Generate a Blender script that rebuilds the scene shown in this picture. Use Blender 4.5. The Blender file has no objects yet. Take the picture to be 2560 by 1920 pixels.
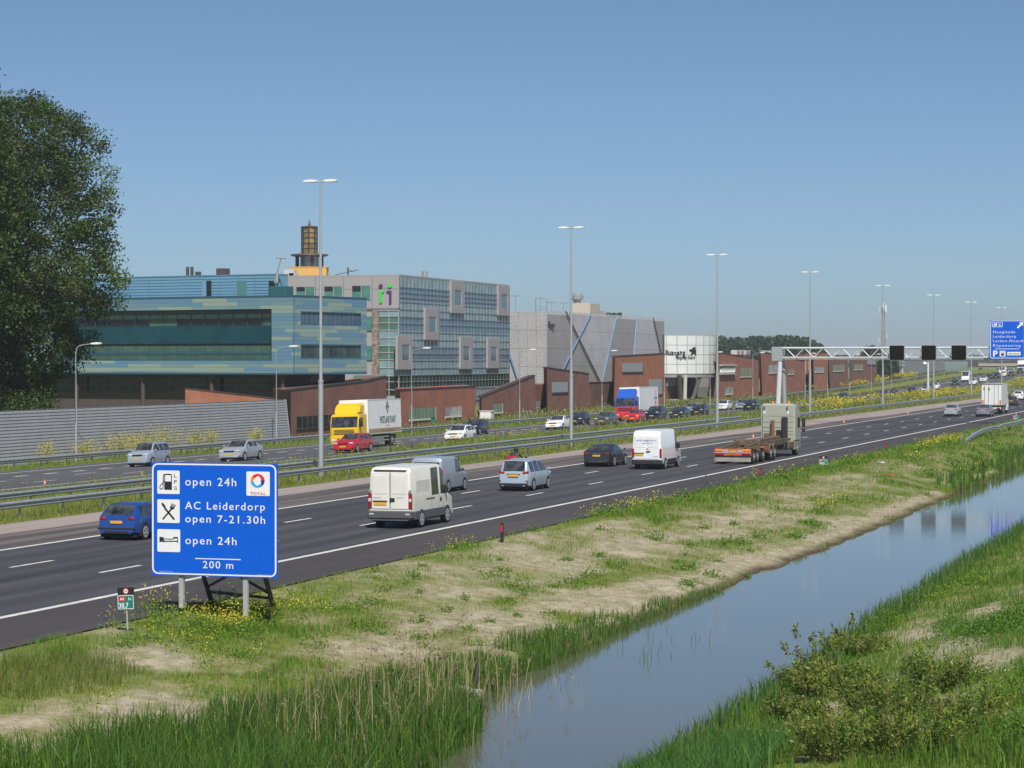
import bpy, bmesh, math, random
import numpy as np
from mathutils import Vector, Matrix
random.seed(7)
RNG = np.random.default_rng(11)
R = math.radians
SC = bpy.context.scene
COL = SC.collection
# ---------------------------------------------------------------- camera, sky, sun, exposure
FPX, VPX, HY, HC = 6150.0, 3200.0, 899.0, 6.9          # focal length and road vanishing point in photo pixels, eye height
THETA = math.atan((VPX - 1280.0) / FPX)
PITCH = math.atan((960.0 - HY) / FPX)
cam_d = bpy.data.cameras.new('camera'); cam = bpy.data.objects.new('camera', cam_d); COL.objects.link(cam)
cam_d.sensor_width = 36.0; cam_d.lens = 36.0 * FPX / 2560.0
cam_d.clip_start = 0.5; cam_d.clip_end = 30000.0
cam.location = (0, 0, HC); cam.rotation_euler = (math.pi / 2 - PITCH, 0, THETA)
SC.camera = cam
CAMR = cam.rotation_euler.to_matrix(); CAMO = Vector((0, 0, HC))
SUN_EL, SUN_AZ = 50.0, 153.0                            # azimuth clockwise from +Y (the road direction)
world = bpy.data.worlds.new('World'); SC.world = world; world.use_nodes = True
wn = world.node_tree; wn.nodes.clear()
sky = wn.nodes.new('ShaderNodeTexSky'); sky.sky_type = 'NISHITA'; sky.sun_disc = False
sky.sun_elevation = R(SUN_EL); sky.sun_rotation = R(SUN_AZ)
sky.air_density = .5; sky.dust_density = .8; sky.ozone_density = 4.0; sky.altitude = 0
bg = wn.nodes.new('ShaderNodeBackground'); bg.inputs['Strength'].default_value = 0.091
wo = wn.nodes.new('ShaderNodeOutputWorld')
tn = wn.nodes.new('ShaderNodeMix'); tn.data_type = 'RGBA'; tn.blend_type = 'MULTIPLY'; tn.inputs['Factor'].default_value = 1.0; tn.inputs['B'].default_value = (1.0, 1.045, .99, 1)
wn.links.new(sky.outputs[0], tn.inputs['A']); wn.links.new(tn.outputs['Result'], bg.inputs[0]); wn.links.new(bg.outputs[0], wo.inputs[0])
sun_d = bpy.data.lights.new('sun', 'SUN'); sun = bpy.data.objects.new('sun', sun_d); COL.objects.link(sun)
sun_d.energy = 4.6; sun_d.angle = R(0.53); sun_d.color = (1.0, 0.955, 0.88)
SDIR = Vector((math.sin(R(SUN_AZ)) * math.cos(R(SUN_EL)), math.cos(R(SUN_AZ)) * math.cos(R(SUN_EL)), math.sin(R(SUN_EL))))
sun.rotation_euler = SDIR.to_track_quat('Z', 'Y').to_euler(); sun.location = (0, -50, 60)
SC.view_settings.view_transform = 'Standard'; SC.view_settings.look = 'None'
SC.view_settings.exposure = 0.12; SC.view_settings.gamma = 1.0; SC.view_settings.use_curve_mapping = False
SC.render.engine = 'CYCLES'
SC.cycles.use_denoising = True; SC.cycles.max_bounces = 6; SC.cycles.transparent_max_bounces = 8
SC.cycles.diffuse_bounces = 2; SC.cycles.glossy_bounces = 3; SC.cycles.caustics_reflective = False; SC.cycles.caustics_refractive = False
SC.cycles.volume_bounces = 0

# ---------------------------------------------------------------- geometry of the place from the photograph's perspective
def ray(px, py):
    return (CAMR @ Vector((px - 1280.0, 960.0 - py, -FPX))).normalized()
def on_plane(px, py, P, n):
    d = ray(px, py); n = Vector(n); P = Vector(P)
    return CAMO + d * ((P - CAMO).dot(n) / d.dot(n))
def gp(px, py, z=0.0): return on_plane(px, py, (0, 0, z), (0, 0, 1))
def xp(px, py, a): return on_plane(px, py, (-a, 0, 0), (1, 0, 0))
def yp(px, py, Y): return on_plane(px, py, (0, Y, 0), (0, 1, 0))
def Yof(px, a):
    """distance along the road at which the upright plane X=-a shows at photo column px"""
    return xp(px, 960, a).y

def hash2(ix, iy, seed):
    h = (ix.astype(np.int64) * 374761393 + iy.astype(np.int64) * 668265263 + seed * 974711) & 0x7fffffff
    h = (h ^ (h >> 13)) * 1274126177 & 0x7fffffff
    h = (h ^ (h >> 16)) & 0xffff
    return h / 65535.0
def vnoise(x, y, seed=0):
    x = np.asarray(x, float); y = np.asarray(y, float)
    ix = np.floor(x); iy = np.floor(y); fx = x - ix; fy = y - iy
    fx = fx * fx * (3 - 2 * fx); fy = fy * fy * (3 - 2 * fy)
    ix = ix.astype(np.int64); iy = iy.astype(np.int64)
    a = hash2(ix, iy, seed); b = hash2(ix + 1, iy, seed); c = hash2(ix, iy + 1, seed); d = hash2(ix + 1, iy + 1, seed)
    return (a * (1 - fx) + b * fx) * (1 - fy) + (c * (1 - fx) + d * fx) * fy
def fbm(x, y, seed=0, oct=4):
    s = 0; amp = 1; tot = 0
    for k in range(oct):
        s = s + amp * vnoise(np.asarray(x) * 2 ** k, np.asarray(y) * 2 ** k, seed + 17 * k); tot += amp; amp *= .55
    return s / tot
def sstep(e0, e1, x):
    t = np.clip((np.asarray(x, float) - e0) / (e1 - e0), 0, 1); return t * t * (3 - 2 * t)

WATER_Z = -1.4
def rise(Y): return 3.4 * sstep(470, 800, Y)            # the far carriageway climbs towards the viaduct
def ramp(Y): return np.interp(Y, [520, 560, 668, 727, 800], [0, .25, 1.85, 2.9, 3.6])   # slip road embankment
def tz(X, Y):
    """ground height; a = distance left of the camera's line"""
    a = -np.asarray(X, float); Y = np.asarray(Y, float)
    wob = (fbm(Y / 7.0, Y * 0 + 3.1, 5, 3) - .5)
    aa = a + np.where((a > 10) & (a < 26), wob * .9, 0)
    bank_l = np.interp(aa, [17.0, 18.6, 19.1, 20.0, 28.3, 29.3], [-2.3, -1.75, -1.4, -1.12, -.06, -.03])
    b2 = np.interp(aa, [17.0, 18.6, 19.1, 20.0, 23.6, 29.3], [-2.3, -1.75, -1.4, -1.08, -.06, -.03]); w2 = sstep(110, 190, Y); bank_l = bank_l * (1 - w2) + b2 * w2
    bulge = 2.3 * sstep(57.5, 50, Y); bank_l = np.where((aa < 20.5) & (aa > 14.5), np.maximum(bank_l, np.interp(aa + bulge, [16.5, 18.6, 19.1, 20.2], [-2.4, -1.75, -1.42, -1.3])), bank_l)
    bank_r = np.interp(aa, [-40, 0, 4.0, 8.0, 11.4, 12.1, 13.0, 14.5], [.9, .5, .15, -.55, -1.2, -1.4, -1.85, -2.3])
    z = np.where(aa < 14.6, bank_r, bank_l)
    z = z + np.where((a < 27.8), (fbm(a / 1.7, Y / 1.7, 3, 3) - .5) * .28 * sstep(28, 26, a), 0)
    z = np.where((a > 29.3), -.03, z)
    far0 = np.interp(a, [60, 86.5, 89.5, 96.5], [0, -.9275, -.9, -.1])
    low = sstep(320, 250, Y) * -.75 * sstep(88, 96, a)
    z = np.where(a > 60, far0 - .03 + low, z)
    k = sstep(84.5, 89, a)
    z = z + np.where(a > 58, (rise(Y) * sstep(58, 66, a) * (1 - k) + ramp(Y) * k) * sstep(112, 97, a), 0)
    return z
def tzf(x, y): return float(tz(np.array([x]), np.array([y]))[0])
def tp(px, py, lo=40.0, hi=1400.0):
    """the ground point seen at a photo pixel (march along the ray)"""
    d = ray(px, py); t = np.concatenate([np.arange(lo, 400, .25), np.arange(400, hi, 1.0)])
    P = np.array(CAMO)[None] + t[:, None] * np.array(d)[None]
    g = P[:, 2] - tz(P[:, 0], P[:, 1]); k = np.argmax(g < 0)
    if g[k] >= 0: return gp(px, py, 0)
    f = g[k - 1] / (g[k - 1] - g[k]); tt = t[k - 1] + f * (t[k] - t[k - 1])
    return CAMO + d * tt

# ---------------------------------------------------------------- object helpers
def tag(o, label=None, cat=None, group=None, kind=None):
    if label: o['label'] = label
    if cat: o['category'] = cat
    if group: o['group'] = group
    if kind: o['kind'] = kind
    return o
def thing(name, label, cat, loc=(0, 0, 0), rotz=0.0, group=None):
    o = bpy.data.objects.new(name, None); COL.objects.link(o); o.empty_display_size = .2
    o.location = loc; o.rotation_euler = (0, 0, rotz)
    return tag(o, label, cat, group)
def copy_tree(o, parent=None):
    c = o.copy(); COL.objects.link(c)
    if parent is not None: c.parent = parent
    for ch in o.children: copy_tree(ch, c)
    return c
class B:
    """collects shapes in one bmesh; make() links them as ONE object"""
    def __init__(s): s.bm = bmesh.new(); s.mi = 0
    def _fin(s, f):
        for x in f: x.material_index = s.mi
    def poly(s, pts):
        f = s.bm.faces.new([s.bm.verts.new(p) for p in pts]); f.material_index = s.mi; return s
    def box(s, c, d, bev=0.0, rot=None, seg=1):
        m = Matrix.Translation(Vector(c)) @ (rot.to_4x4() if rot else Matrix.Identity(4)) @ Matrix.Diagonal((d[0], d[1], d[2], 1))
        r = bmesh.ops.create_cube(s.bm, size=1.0, matrix=m)
        fs = set(f for v in r['verts'] for f in v.link_faces)
        s._fin(fs)
        if bev > 0:
            es = list(set(e for v in r['verts'] for e in v.link_edges))
            q = bmesh.ops.bevel(s.bm, geom=es, offset=bev, segments=seg, affect='EDGES', profile=.5, clamp_overlap=True)
            s._fin(q['faces'])
        return s
    def b2(s, lo, hi, bev=0.0, seg=1):
        return s.box([(lo[i] + hi[i]) / 2 for i in range(3)], [abs(hi[i] - lo[i]) for i in range(3)], bev, None, seg)
    def prism(s, pts, axis, a, b):
        """extrude a 2-D outline along axis from a to b"""
        def P(u, v, w): return {'x': (w, u, v), 'y': (u, w, v), 'z': (u, v, w)}[axis]
        n = len(pts); A = [s.bm.verts.new(P(u, v, a)) for u, v in pts]; Bv = [s.bm.verts.new(P(u, v, b)) for u, v in pts]
        fs = [s.bm.faces.new(A), s.bm.faces.new(Bv[::-1])]
        for i in range(n): fs.append(s.bm.faces.new((A[i], Bv[i], Bv[(i + 1) % n], A[(i + 1) % n])))
        s._fin(fs); return s
    def tube(s, pts, r, n=8, cap=True):
        pts = [Vector(p) for p in pts]; rr = r if isinstance(r, (list, tuple)) else [r] * len(pts)
        rings = []
        for i, p in enumerate(pts):
            t = (pts[min(i + 1, len(pts) - 1)] - pts[max(i - 1, 0)]).normalized()
            u = t.cross(Vector((0, 0, 1)));
            if u.length < 1e-3: u = Vector((1, 0, 0))
            u.normalize(); w = t.cross(u)
            rings.append([s.bm.verts.new(p + (u * math.cos(2 * math.pi * k / n) + w * math.sin(2 * math.pi * k / n)) * rr[i]) for k in range(n)])
        fs = []
        for i in range(len(pts) - 1):
            for k in range(n):
                fs.append(s.bm.faces.new((rings[i][k], rings[i][(k + 1) % n], rings[i + 1][(k + 1) % n], rings[i + 1][k])))
        if cap:
            fs.append(s.bm.faces.new(rings[0][::-1])); fs.append(s.bm.faces.new(rings[-1]))
        s._fin(fs); return s
    def cylx(s, c, r, w, n=20, bev=0.0):
        """a drum lying along x"""
        x0 = c[0] - w / 2; x1 = c[0] + w / 2
        prof = [(x0, r - bev), (x0 + bev, r), (x1 - bev, r), (x1, r - bev)] if bev else [(x0, r), (x1, r)]
        rings = [[s.bm.verts.new((x, c[1] + q * math.cos(2 * math.pi * k / n), c[2] + q * math.sin(2 * math.pi * k / n))) for k in range(n)] for x, q in prof]
        fs = []
        for i in range(len(prof) - 1):
            for k in range(n): fs.append(s.bm.faces.new((rings[i][k], rings[i][(k + 1) % n], rings[i + 1][(k + 1) % n], rings[i + 1][k])))
        fs.append(s.bm.faces.new(rings[0])); fs.append(s.bm.faces.new(rings[-1][::-1])); s._fin(fs); return s
    def lathe(s, prof, n=16, c=(0, 0, 0)):
        rings = [[s.bm.verts.new((c[0] + r * math.cos(2 * math.pi * k / n), c[1] + r * math.sin(2 * math.pi * k / n), c[2] + z)) for k in range(n)] for r, z in prof]
        fs = []
        for i in range(len(prof) - 1):
            for k in range(n): fs.append(s.bm.faces.new((rings[i][k], rings[i][(k + 1) % n], rings[i + 1][(k + 1) % n], rings[i + 1][k])))
        fs.append(s.bm.faces.new(rings[0][::-1])); fs.append(s.bm.faces.new(rings[-1])); s._fin(fs); return s
    def make(s, name, mat, parent=None, smooth=None, loc=None):
        bmesh.ops.recalc_face_normals(s.bm, faces=s.bm.faces)
        me = bpy.data.meshes.new(name)
        s.bm.to_mesh(me); s.bm.free()
        for m in (mat if isinstance(mat, (list, tuple)) else [mat]): me.materials.append(m)
        if smooth is not None:
            me.shade_smooth(); me.set_sharp_from_angle(angle=R(smooth))
        o = bpy.data.objects.new(name, me); COL.objects.link(o)
        if parent is not None: o.parent = parent
        if loc: o.location = loc
        return o
def np_mesh(name, V, F, mat, col=None, parent=None, smooth=False):
    """V (n,3), F (m,k) all faces with k corners; col (n,3) per-vertex tint"""
    V = np.ascontiguousarray(V, np.float32); F = np.ascontiguousarray(F, np.int32)
    me = bpy.data.meshes.new(name); k = F.shape[1]
    me.vertices.add(len(V)); me.vertices.foreach_set('co', V.ravel())
    me.loops.add(F.size); me.loops.foreach_set('vertex_index', F.ravel())
    me.polygons.add(len(F)); me.polygons.foreach_set('loop_start', np.arange(0, F.size, k, dtype=np.int32))
    if smooth: me.polygons.foreach_set('use_smooth', np.ones(len(F), bool))
    me.update(calc_edges=True)
    if col is not None:
        a = me.color_attributes.new('tint', 'FLOAT_COLOR', 'POINT')
        c4 = np.ones((len(V), 4), np.float32); c4[:, :3] = col; a.data.foreach_set('color', c4.ravel())
    me.materials.append(mat)
    o = bpy.data.objects.new(name, me); COL.objects.link(o)
    if parent is not None: o.parent = parent
    return o
FONT = None
def text(b_or_none, s, size, loc, rot=None, extrude=.004, align='LEFT', spacing=1.0, bold=0.0, xs=1.0):
    """letters as mesh data (verts, faces) in their own plane: x right, z up, facing -y"""
    cu = bpy.data.curves.new('letters', 'FONT'); cu.body = s; cu.size = size; cu.extrude = extrude; cu.align_x = align
    cu.space_character = spacing; cu.offset = bold; cu.resolution_u = 3
    ob = bpy.data.objects.new('letters', cu); COL.objects.link(ob)
    dg = bpy.context.evaluated_depsgraph_get(); me = bpy.data.meshes.new_from_object(ob.evaluated_get(dg))
    bpy.data.objects.remove(ob); bpy.data.curves.remove(cu)
    M = Matrix.Translation(Vector(loc)) @ (rot.to_4x4() if rot else Matrix.Identity(4)) @ Matrix.Rotation(math.pi / 2, 4, 'X') @ Matrix.Diagonal((xs, 1, 1, 1))
    me.transform(M)
    nf = len(b_or_none.bm.faces)
    b_or_none.bm.from_mesh(me); bpy.data.meshes.remove(me)
    b_or_none.bm.faces.ensure_lookup_table()
    for f in b_or_none.bm.faces[nf:]: f.material_index = b_or_none.mi
    return b_or_none

# ---------------------------------------------------------------- materials
class N:
    def __init__(s, m): s.t = m.node_tree; s.n = s.t.nodes; s.l = s.t.links
    def __call__(s, kind, **kw):
        n = s.n.new('ShaderNode' + kind)
        for k, v in kw.items():
            if k in n.inputs: n.inputs[k].default_value = v
            else: setattr(n, k, v)
        return n
    def link(s, a, b): s.l.new(a, b)
MATS = {}
def base_mat(name):
    m = bpy.data.materials.new(name); m.use_nodes = True; nt = N(m)
    return m, nt, nt.n['Principled BSDF']
def c4(c): return (c[0], c[1], c[2], 1.0)
def M(name, col=None, rough=.6, metal=0.0, var=.06, scale=6.0, spec=.5, coat=0.0, bump=0.0, col2=None, detail=4.0, trans=0.0):
    """a procedural surface: colour broken up by noise, optionally towards a second colour"""
    if name in MATS: return MATS[name]
    m, nt, p = base_mat(name)
    tc = nt('TexCoord'); nz = nt('TexNoise', Scale=scale, Detail=detail, Roughness=.6)
    nt.link(tc.outputs['Object'], nz.inputs['Vector'])
    mr = nt('MapRange'); mr.inputs['From Min'].default_value = .3; mr.inputs['From Max'].default_value = .7
    nt.link(nz.outputs['Fac'], mr.inputs['Value'])
    mx = nt('Mix', data_type='RGBA')
    lo = [max(0, x * (1 - var)) for x in col]; hi = col2 if col2 else [min(1, x * (1 + var)) for x in col]
    mx.inputs['A'].default_value = c4(lo); mx.inputs['B'].default_value = c4(hi)
    nt.link(mr.outputs[0], mx.inputs['Factor']); nt.link(mx.outputs['Result'], p.inputs['Base Color'])
    p.inputs['Roughness'].default_value = rough; p.inputs['Metallic'].default_value = metal
    p.inputs['Specular IOR Level'].default_value = spec; p.inputs['Coat Weight'].default_value = coat
    p.inputs['Coat Roughness'].default_value = .06
    if bump:
        bp = nt('Bump', Strength=bump, Distance=.02); nt.link(nz.outputs['Fac'], bp.inputs['Height']); nt.link(bp.outputs[0], p.inputs['Normal'])
    MATS[name] = m; return m
def leafmat(name, rough=.55, transl=.35, mul=1.0, spec=.3):
    """leaves and blades: per-vertex tint (a real colour difference from plant to plant), some light passes through"""
    if name in MATS: return MATS[name]
    m, nt, p = base_mat(name)
    at = nt('Attribute', attribute_name='tint'); nt.link(at.outputs['Color'], p.inputs['Base Color'])
    p.inputs['Roughness'].default_value = rough; p.inputs['Specular IOR Level'].default_value = spec
    tr = nt('BsdfTranslucent'); nt.link(at.outputs['Color'], tr.inputs['Color'])
    ms = nt('MixShader'); ms.inputs[0].default_value = transl
    nt.link(p.outputs[0], ms.inputs[1]); nt.link(tr.outputs[0], ms.inputs[2])
    nt.link(ms.outputs[0], nt.n['Material Output'].inputs['Surface'])
    MATS[name] = m; return m
def paint(col, rough=.32, metal=.0, coat=.6, name=None):
    return M(name or 'car_paint_%02x%02x%02x' % tuple(int(255 * x) for x in col), col, rough, metal, .05, 1.5, .5, coat)
GLASS = M('tinted_glass', (.006, .008, .010), .05, 0, .1, 2.6, .7, col2=(.075, .085, .09), detail=2)
TYRE = M('tyre_rubber', (.014, .014, .015), .85, 0, .2, 20)
RIM = M('alloy_rim', (.50, .51, .53), .35, .35, .08, 8)
BLACKP = M('black_plastic', (.02, .02, .022), .6, 0, .2, 10)
DARKG = M('dark_underbody', (.012, .012, .013), .8, 0, .2, 5)
PLATE = M('yellow_plate', (.70, .38, .03), .5, 0, .03, 10)
INK = M('black_ink', (.015, .015, .018), .6, 0, .1, 10)
WHITE = M('white_coating', (.78, .78, .76), .45, 0, .03, 3)
RED_L = M('red_lamp_lens', (.30, .006, .010), .2, 0, .05, 10, .6, .5)
CLEAR_L = M('clear_lamp_lens', (.75, .77, .78), .12, .3, .1, 15, .8, .5)
ORANGE_L = M('orange_lamp_lens', (.85, .22, .02), .25, 0, .05, 10)
GALV = M('galvanised_steel', (.38, .40, .42), .44, .45, .16, 3)
# ---------------------------------------------------------------- land, roads, markings, water
def blob_mask(X, Y, blobs):
    s = np.zeros_like(X)
    for (px, py, rx, ry, w) in blobs:
        q = tp(px, py)
        s = np.maximum(s, w * np.exp(-(((X - q.x) / rx) ** 2 + ((Y - q.y) / ry) ** 2)))
    return s
SAND_BLOBS = [(300, 1650, 1.6, 2.2, 1), (420, 1655, 1.1, 1.6, .9), (300, 1760, 1.4, 3.0, 1), (230, 1830, 1.2, 2.4, 1), (60, 1800, .8, 1.8, .8),
    (430, 1800, 1.0, 1.5, .7), (880, 1620, 1.6, 2.5, .8), (1000, 1640, 1.6, 3.0, .9), (1100, 1560, 1.8, 4, .7), (1250, 1560, 1.5, 4, 1.0), (1450, 1500, 1.6, 5, 1.0),
    (1560, 1500, 1.3, 5, 1), (1650, 1480, 1.5, 5, 1), (1400, 1620, 1.2, 3, .6), (1150, 1480, 2.2, 6, .7), (1350, 1400, 2.2, 9, .75), (1600, 1360, 2.0, 10, .8),
    (1850, 1300, 1.8, 12, .8), (1780, 1420, 1.2, 8, .9), (1950, 1400, 1.0, 9, 1), (2100, 1330, .8, 12, 1), (2250, 1270, .7, 12, .9), (1300, 1370, 1.6, 5, .8),
    (1480, 1320, 1.3, 6, .7), (2050, 1220, 1.2, 14, .5), (820, 1560, 1.2, 2.5, .5), (20, 1640, .8, 2.5, .5), (700, 1470, .8, 2, .2),
    (2380, 1620, .9, 2.6, 1.0), (2500, 1640, .8, 2.0, 1.0), (2300, 1580, .7, 2.2, .8), (2470, 1530, .6, 2.5, .9), (2250, 1690, .6, 1.2, .6), (2440, 1690, .6, 1.2, .7), (2080, 1770, .4, .8, .6), (2130, 1765, .5, .9, .5), (2330, 1750, .4, .8, .5)]
GREEN_BLOBS = [(60, 1720, 1.4, 3.5, 1), (120, 1660, 1.1, 2.5, 1), (620, 1590, 1.4, 3, .8), (750, 1550, 1.6, 4, .6), (1500, 1290, 1.0, 9, 1), (1700, 1250, 1.0, 14, 1), (1900, 1205, 1.0, 16, 1),
    (2100, 1165, 1.1, 18, 1), (2300, 1125, 1.3, 20, 1), (2480, 1100, 2.5, 20, 1), (2380, 1220, .9, 12, .9), (2480, 1180, 1.0, 14, .9), (1500, 1450, .6, 2.5, .8), (950, 1560, .9, 2.4, .6), (560, 1700, 1.1, 2.2, .5),
    (1720, 1420, .7, 4, .5), (1280, 1500, .6, 1.6, .5)]
_B = None
def sand_frac(X, Y):
    """0 = grown over, 1 = bare sand; bank zones only"""
    X = np.asarray(X, float); Y = np.asarray(Y, float)
    base = .30 + (fbm(X / 1.3, Y / 2.2, 21, 4) - .5) * 2.0
    s = base * .75 + blob_mask(X, Y, SAND_BLOBS) * .85 - blob_mask(X, Y, GREEN_BLOBS) * .75
    a = -X
    edge = np.exp(-((a - (19.9 + .35 * np.sin(Y / 6))) / .55) ** 2) * sstep(66, 78, Y) * sstep(260, 150, Y)   # worn sandy lip above the water
    s = s + edge * np.clip((fbm(X / .8, Y / 2.6, 57, 3) - .30) * 3.2, 0, 1.1)
    return np.clip((s - .06) / .80, 0, 1) ** 1.0 * (fbm(X / .4, Y / .5, 33, 4) * 1.5 + .15).clip(.15, 1)
xs = np.concatenate([[-9000, -4000, -2000, -1200, -700, -450, -320, -240, -190, -160, -140, -128, -120, -112], np.arange(-108, -57, 1.0), [-56, -54, -52, -50.9, -49, -44, -38, -32, -29.3, -29.0, -28.8],
    np.arange(-28.6, -11, .2), np.arange(-10.8, -2, .25), [-1, 2, 6, 12, 25, 60, 200, 800, 3000, 9000]])
ys = np.concatenate([[-3000, -600, -150, -40, 0, 20, 32], np.arange(38, 110, .3), np.arange(110, 180, .8), np.arange(180, 330, 2.5), np.arange(330, 900, 8), [940, 1000, 1100, 1300, 1700, 2500, 4500, 9000, 16000]])
GX, GY = np.meshgrid(xs, ys); gz = tz(GX, GY)
V = np.stack([GX.ravel(), GY.ravel(), gz.ravel()], 1)
nx, ny = len(xs), len(ys); ii = np.arange(nx * ny).reshape(ny, nx)
Fq = np.stack([ii[:-1, :-1].ravel(), ii[:-1, 1:].ravel(), ii[1:, 1:].ravel(), ii[1:, :-1].ravel()], 1)
sf = np.zeros_like(GX); mk = (GX > -29.5) & (GX < 1) & (GY > 30) & (GY < 420); sf[mk] = sand_frac(GX[mk], GY[mk])
wet = sstep(WATER_Z + .22, WATER_Z + .02, gz) * ((GX > -30) & (GX < -8))
tint = np.stack([sf.ravel(), wet.ravel(), sf.ravel() * 0], 1)
m, nt, p = base_mat('soil_and_turf')
at = nt('Attribute', attribute_name='tint'); sp = nt('SeparateColor'); nt.link(at.outputs['Color'], sp.inputs[0])
geo = nt('NewGeometry'); n1 = nt('TexNoise', Scale=.35, Detail=6, Roughness=.65); n2 = nt('TexNoise', Scale=3.0, Detail=5, Roughness=.7)
nt.link(geo.outputs['Position'], n1.inputs['Vector']); nt.link(geo.outputs['Position'], n2.inputs['Vector'])
gr = nt('ValToRGB'); e = gr.color_ramp.elements; e[0].position = .32; e[0].color = (.105, .155, .026, 1); e[1].position = .68; e[1].color = (.20, .215, .055, 1)
nt.link(n1.outputs['Fac'], gr.inputs[0])
sr = nt('ValToRGB'); e = sr.color_ramp.elements; e[0].position = .3; e[0].color = (.28, .235, .165, 1); e[1].position = .7; e[1].color = (.50, .435, .325, 1)
nt.link(n2.outputs['Fac'], sr.inputs[0])
n3 = nt('TexNoise', Scale=1.6, Detail=9, Roughness=.72); nt.link(geo.outputs['Position'], n3.inputs['Vector'])
f1 = nt('Math', operation='MULTIPLY_ADD'); f1.inputs[1].default_value = 1.9; f1.inputs[2].default_value = -.95; nt.link(n3.outputs['Fac'], f1.inputs[0]); f2 = nt('Math', operation='ADD'); nt.link(f1.outputs[0], f2.inputs[0]); nt.link(sp.outputs[0], f2.inputs[1]); f2.use_clamp = True
mx = nt('Mix', data_type='RGBA'); nt.link(f2.outputs[0], mx.inputs['Factor']); nt.link(gr.outputs[0], mx.inputs['A']); nt.link(sr.outputs[0], mx.inputs['B'])
mw = nt('Mix', data_type='RGBA'); mw.inputs['B'].default_value = (.07, .055, .03, 1); nt.link(sp.outputs[1], mw.inputs['Factor']); nt.link(mx.outputs['Result'], mw.inputs['A'])
nt.link(mw.outputs['Result'], p.inputs['Base Color']); p.inputs['Roughness'].default_value = .95; p.inputs['Specular IOR Level'].default_value = .15
bp = nt('Bump', Strength=.9, Distance=.14); nt.link(n2.outputs['Fac'], bp.inputs['Height']); nt.link(bp.outputs[0], p.inputs['Normal'])
g = np_mesh('ground', V, Fq, m, tint, smooth=True); tag(g, 'sandy and grassy land on both sides of the motorway', kind='structure')

def strip(name, a0, a1, y0, y1, mat, dz, label, step=12.0, shape=None):
    """a road sheet between two distances left of the camera line"""
    Y = np.arange(y0, y1 + step, step); A0 = np.full_like(Y, a0); A1 = np.full_like(Y, a1)
    if shape is not None: A0, A1 = shape(Y, A0, A1)
    ks = np.linspace(0, 1, 5); V = []
    for k in ks:
        A = A0 + (A1 - A0) * k; V.append(np.stack([-A, Y, road_z(A, Y) + dz], 1))
    n = len(Y); V = np.stack(V, 1).reshape(-1, 3); i = np.arange(n * 5).reshape(n, 5)
    F = np.stack([i[:-1, :-1].ravel(), i[1:, :-1].ravel(), i[1:, 1:].ravel(), i[:-1, 1:].ravel()], 1)[:, ::-1]
    o = np_mesh(name, V, F, mat); return tag(o, label, kind='structure')
def road_z(A, Y):
    A = np.asarray(A, float); Y = np.asarray(Y, float)
    k = sstep(84.5, 89, A); base = np.where(A > 60, np.interp(A, [60, 86.5, 89.5], [0, -.9275, -.9]), 0)
    return base + np.where(A > 60, rise(Y) * sstep(58, 66, A) * (1 - k) + ramp(Y) * k, 0)
def asphalt(name, c0, c1, c2, tracks=None):
    m, nt, p = base_mat(name)
    geo = nt('NewGeometry'); mp = nt('Mapping'); mp.inputs['Scale'].default_value = (1.1, .035, 1); nt.link(geo.outputs['Position'], mp.inputs['Vector'])
    n1 = nt('TexNoise', Scale=1.0, Detail=5, Roughness=.6); nt.link(mp.outputs[0], n1.inputs['Vector'])
    n2 = nt('TexNoise', Scale=14.0, Detail=3, Roughness=.7); nt.link(geo.outputs['Position'], n2.inputs['Vector'])
    r = nt('ValToRGB'); e = r.color_ramp.elements; e[0].position = .3; e[0].color = c4(c0); e[1].position = .7; e[1].color = c4(c2)
    e2 = r.color_ramp.elements.new(.5); e2.color = c4(c1); nt.link(n1.outputs['Fac'], r.inputs[0])
    mx = nt('Mix', data_type='RGBA', blend_type='MULTIPLY'); mx.inputs['Factor'].default_value = .55
    r2 = nt('ValToRGB'); e = r2.color_ramp.elements; e[0].position = .3; e[0].color = (.62, .62, .62, 1); e[1].position = .7; e[1].color = (1.35, 1.35, 1.35, 1); nt.link(n2.outputs['Fac'], r2.inputs[0])
    nt.link(r.outputs[0], mx.inputs['A']); nt.link(r2.outputs[0], mx.inputs['B']); out = mx.outputs['Result']
    if tracks:
        sx = nt('SeparateXYZ'); nt.link(geo.outputs['Position'], sx.inputs[0]); u = nt('Math', operation='MULTIPLY_ADD'); u.inputs[1].default_value = -1.0 / tracks[1]; u.inputs[2].default_value = -tracks[0] / tracks[1]; nt.link(sx.outputs[0], u.inputs[0])
        n3 = nt('TexNoise', Scale=.05, Detail=3); nt.link(geo.outputs['Position'], n3.inputs['Vector']); wv = nt('Math', operation='MULTIPLY_ADD'); wv.inputs[1].default_value = .12; nt.link(n3.outputs['Fac'], wv.inputs[0]); nt.link(u.outputs[0], wv.inputs[2])
        fr = nt('Math', operation='FRACT'); nt.link(wv.outputs[0], fr.inputs[0]); tr = nt('ValToRGB'); e = tr.color_ramp.elements; e[0].position = 0; e[0].color = (1.0, 1.0, 1.0, 1); e[1].position = 1; e[1].color = (1.0, 1.0, 1.0, 1)
        for ps, v in ((.16, 1.02), (.29, 1.28), (.40, 1.0), (.52, .80), (.64, 1.0), (.76, 1.26), (.88, 1.02)): q = e.new(ps); q.color = (v, v, v, 1)
        nt.link(fr.outputs[0], tr.inputs[0]); m3 = nt('Mix', data_type='RGBA', blend_type='MULTIPLY'); m3.inputs['Factor'].default_value = 1; nt.link(out, m3.inputs['A']); nt.link(tr.outputs[0], m3.inputs['B']); out = m3.outputs['Result']
    nt.link(out, p.inputs['Base Color'])
    p.inputs['Roughness'].default_value = .82; p.inputs['Specular IOR Level'].default_value = .35
    return m
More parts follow.
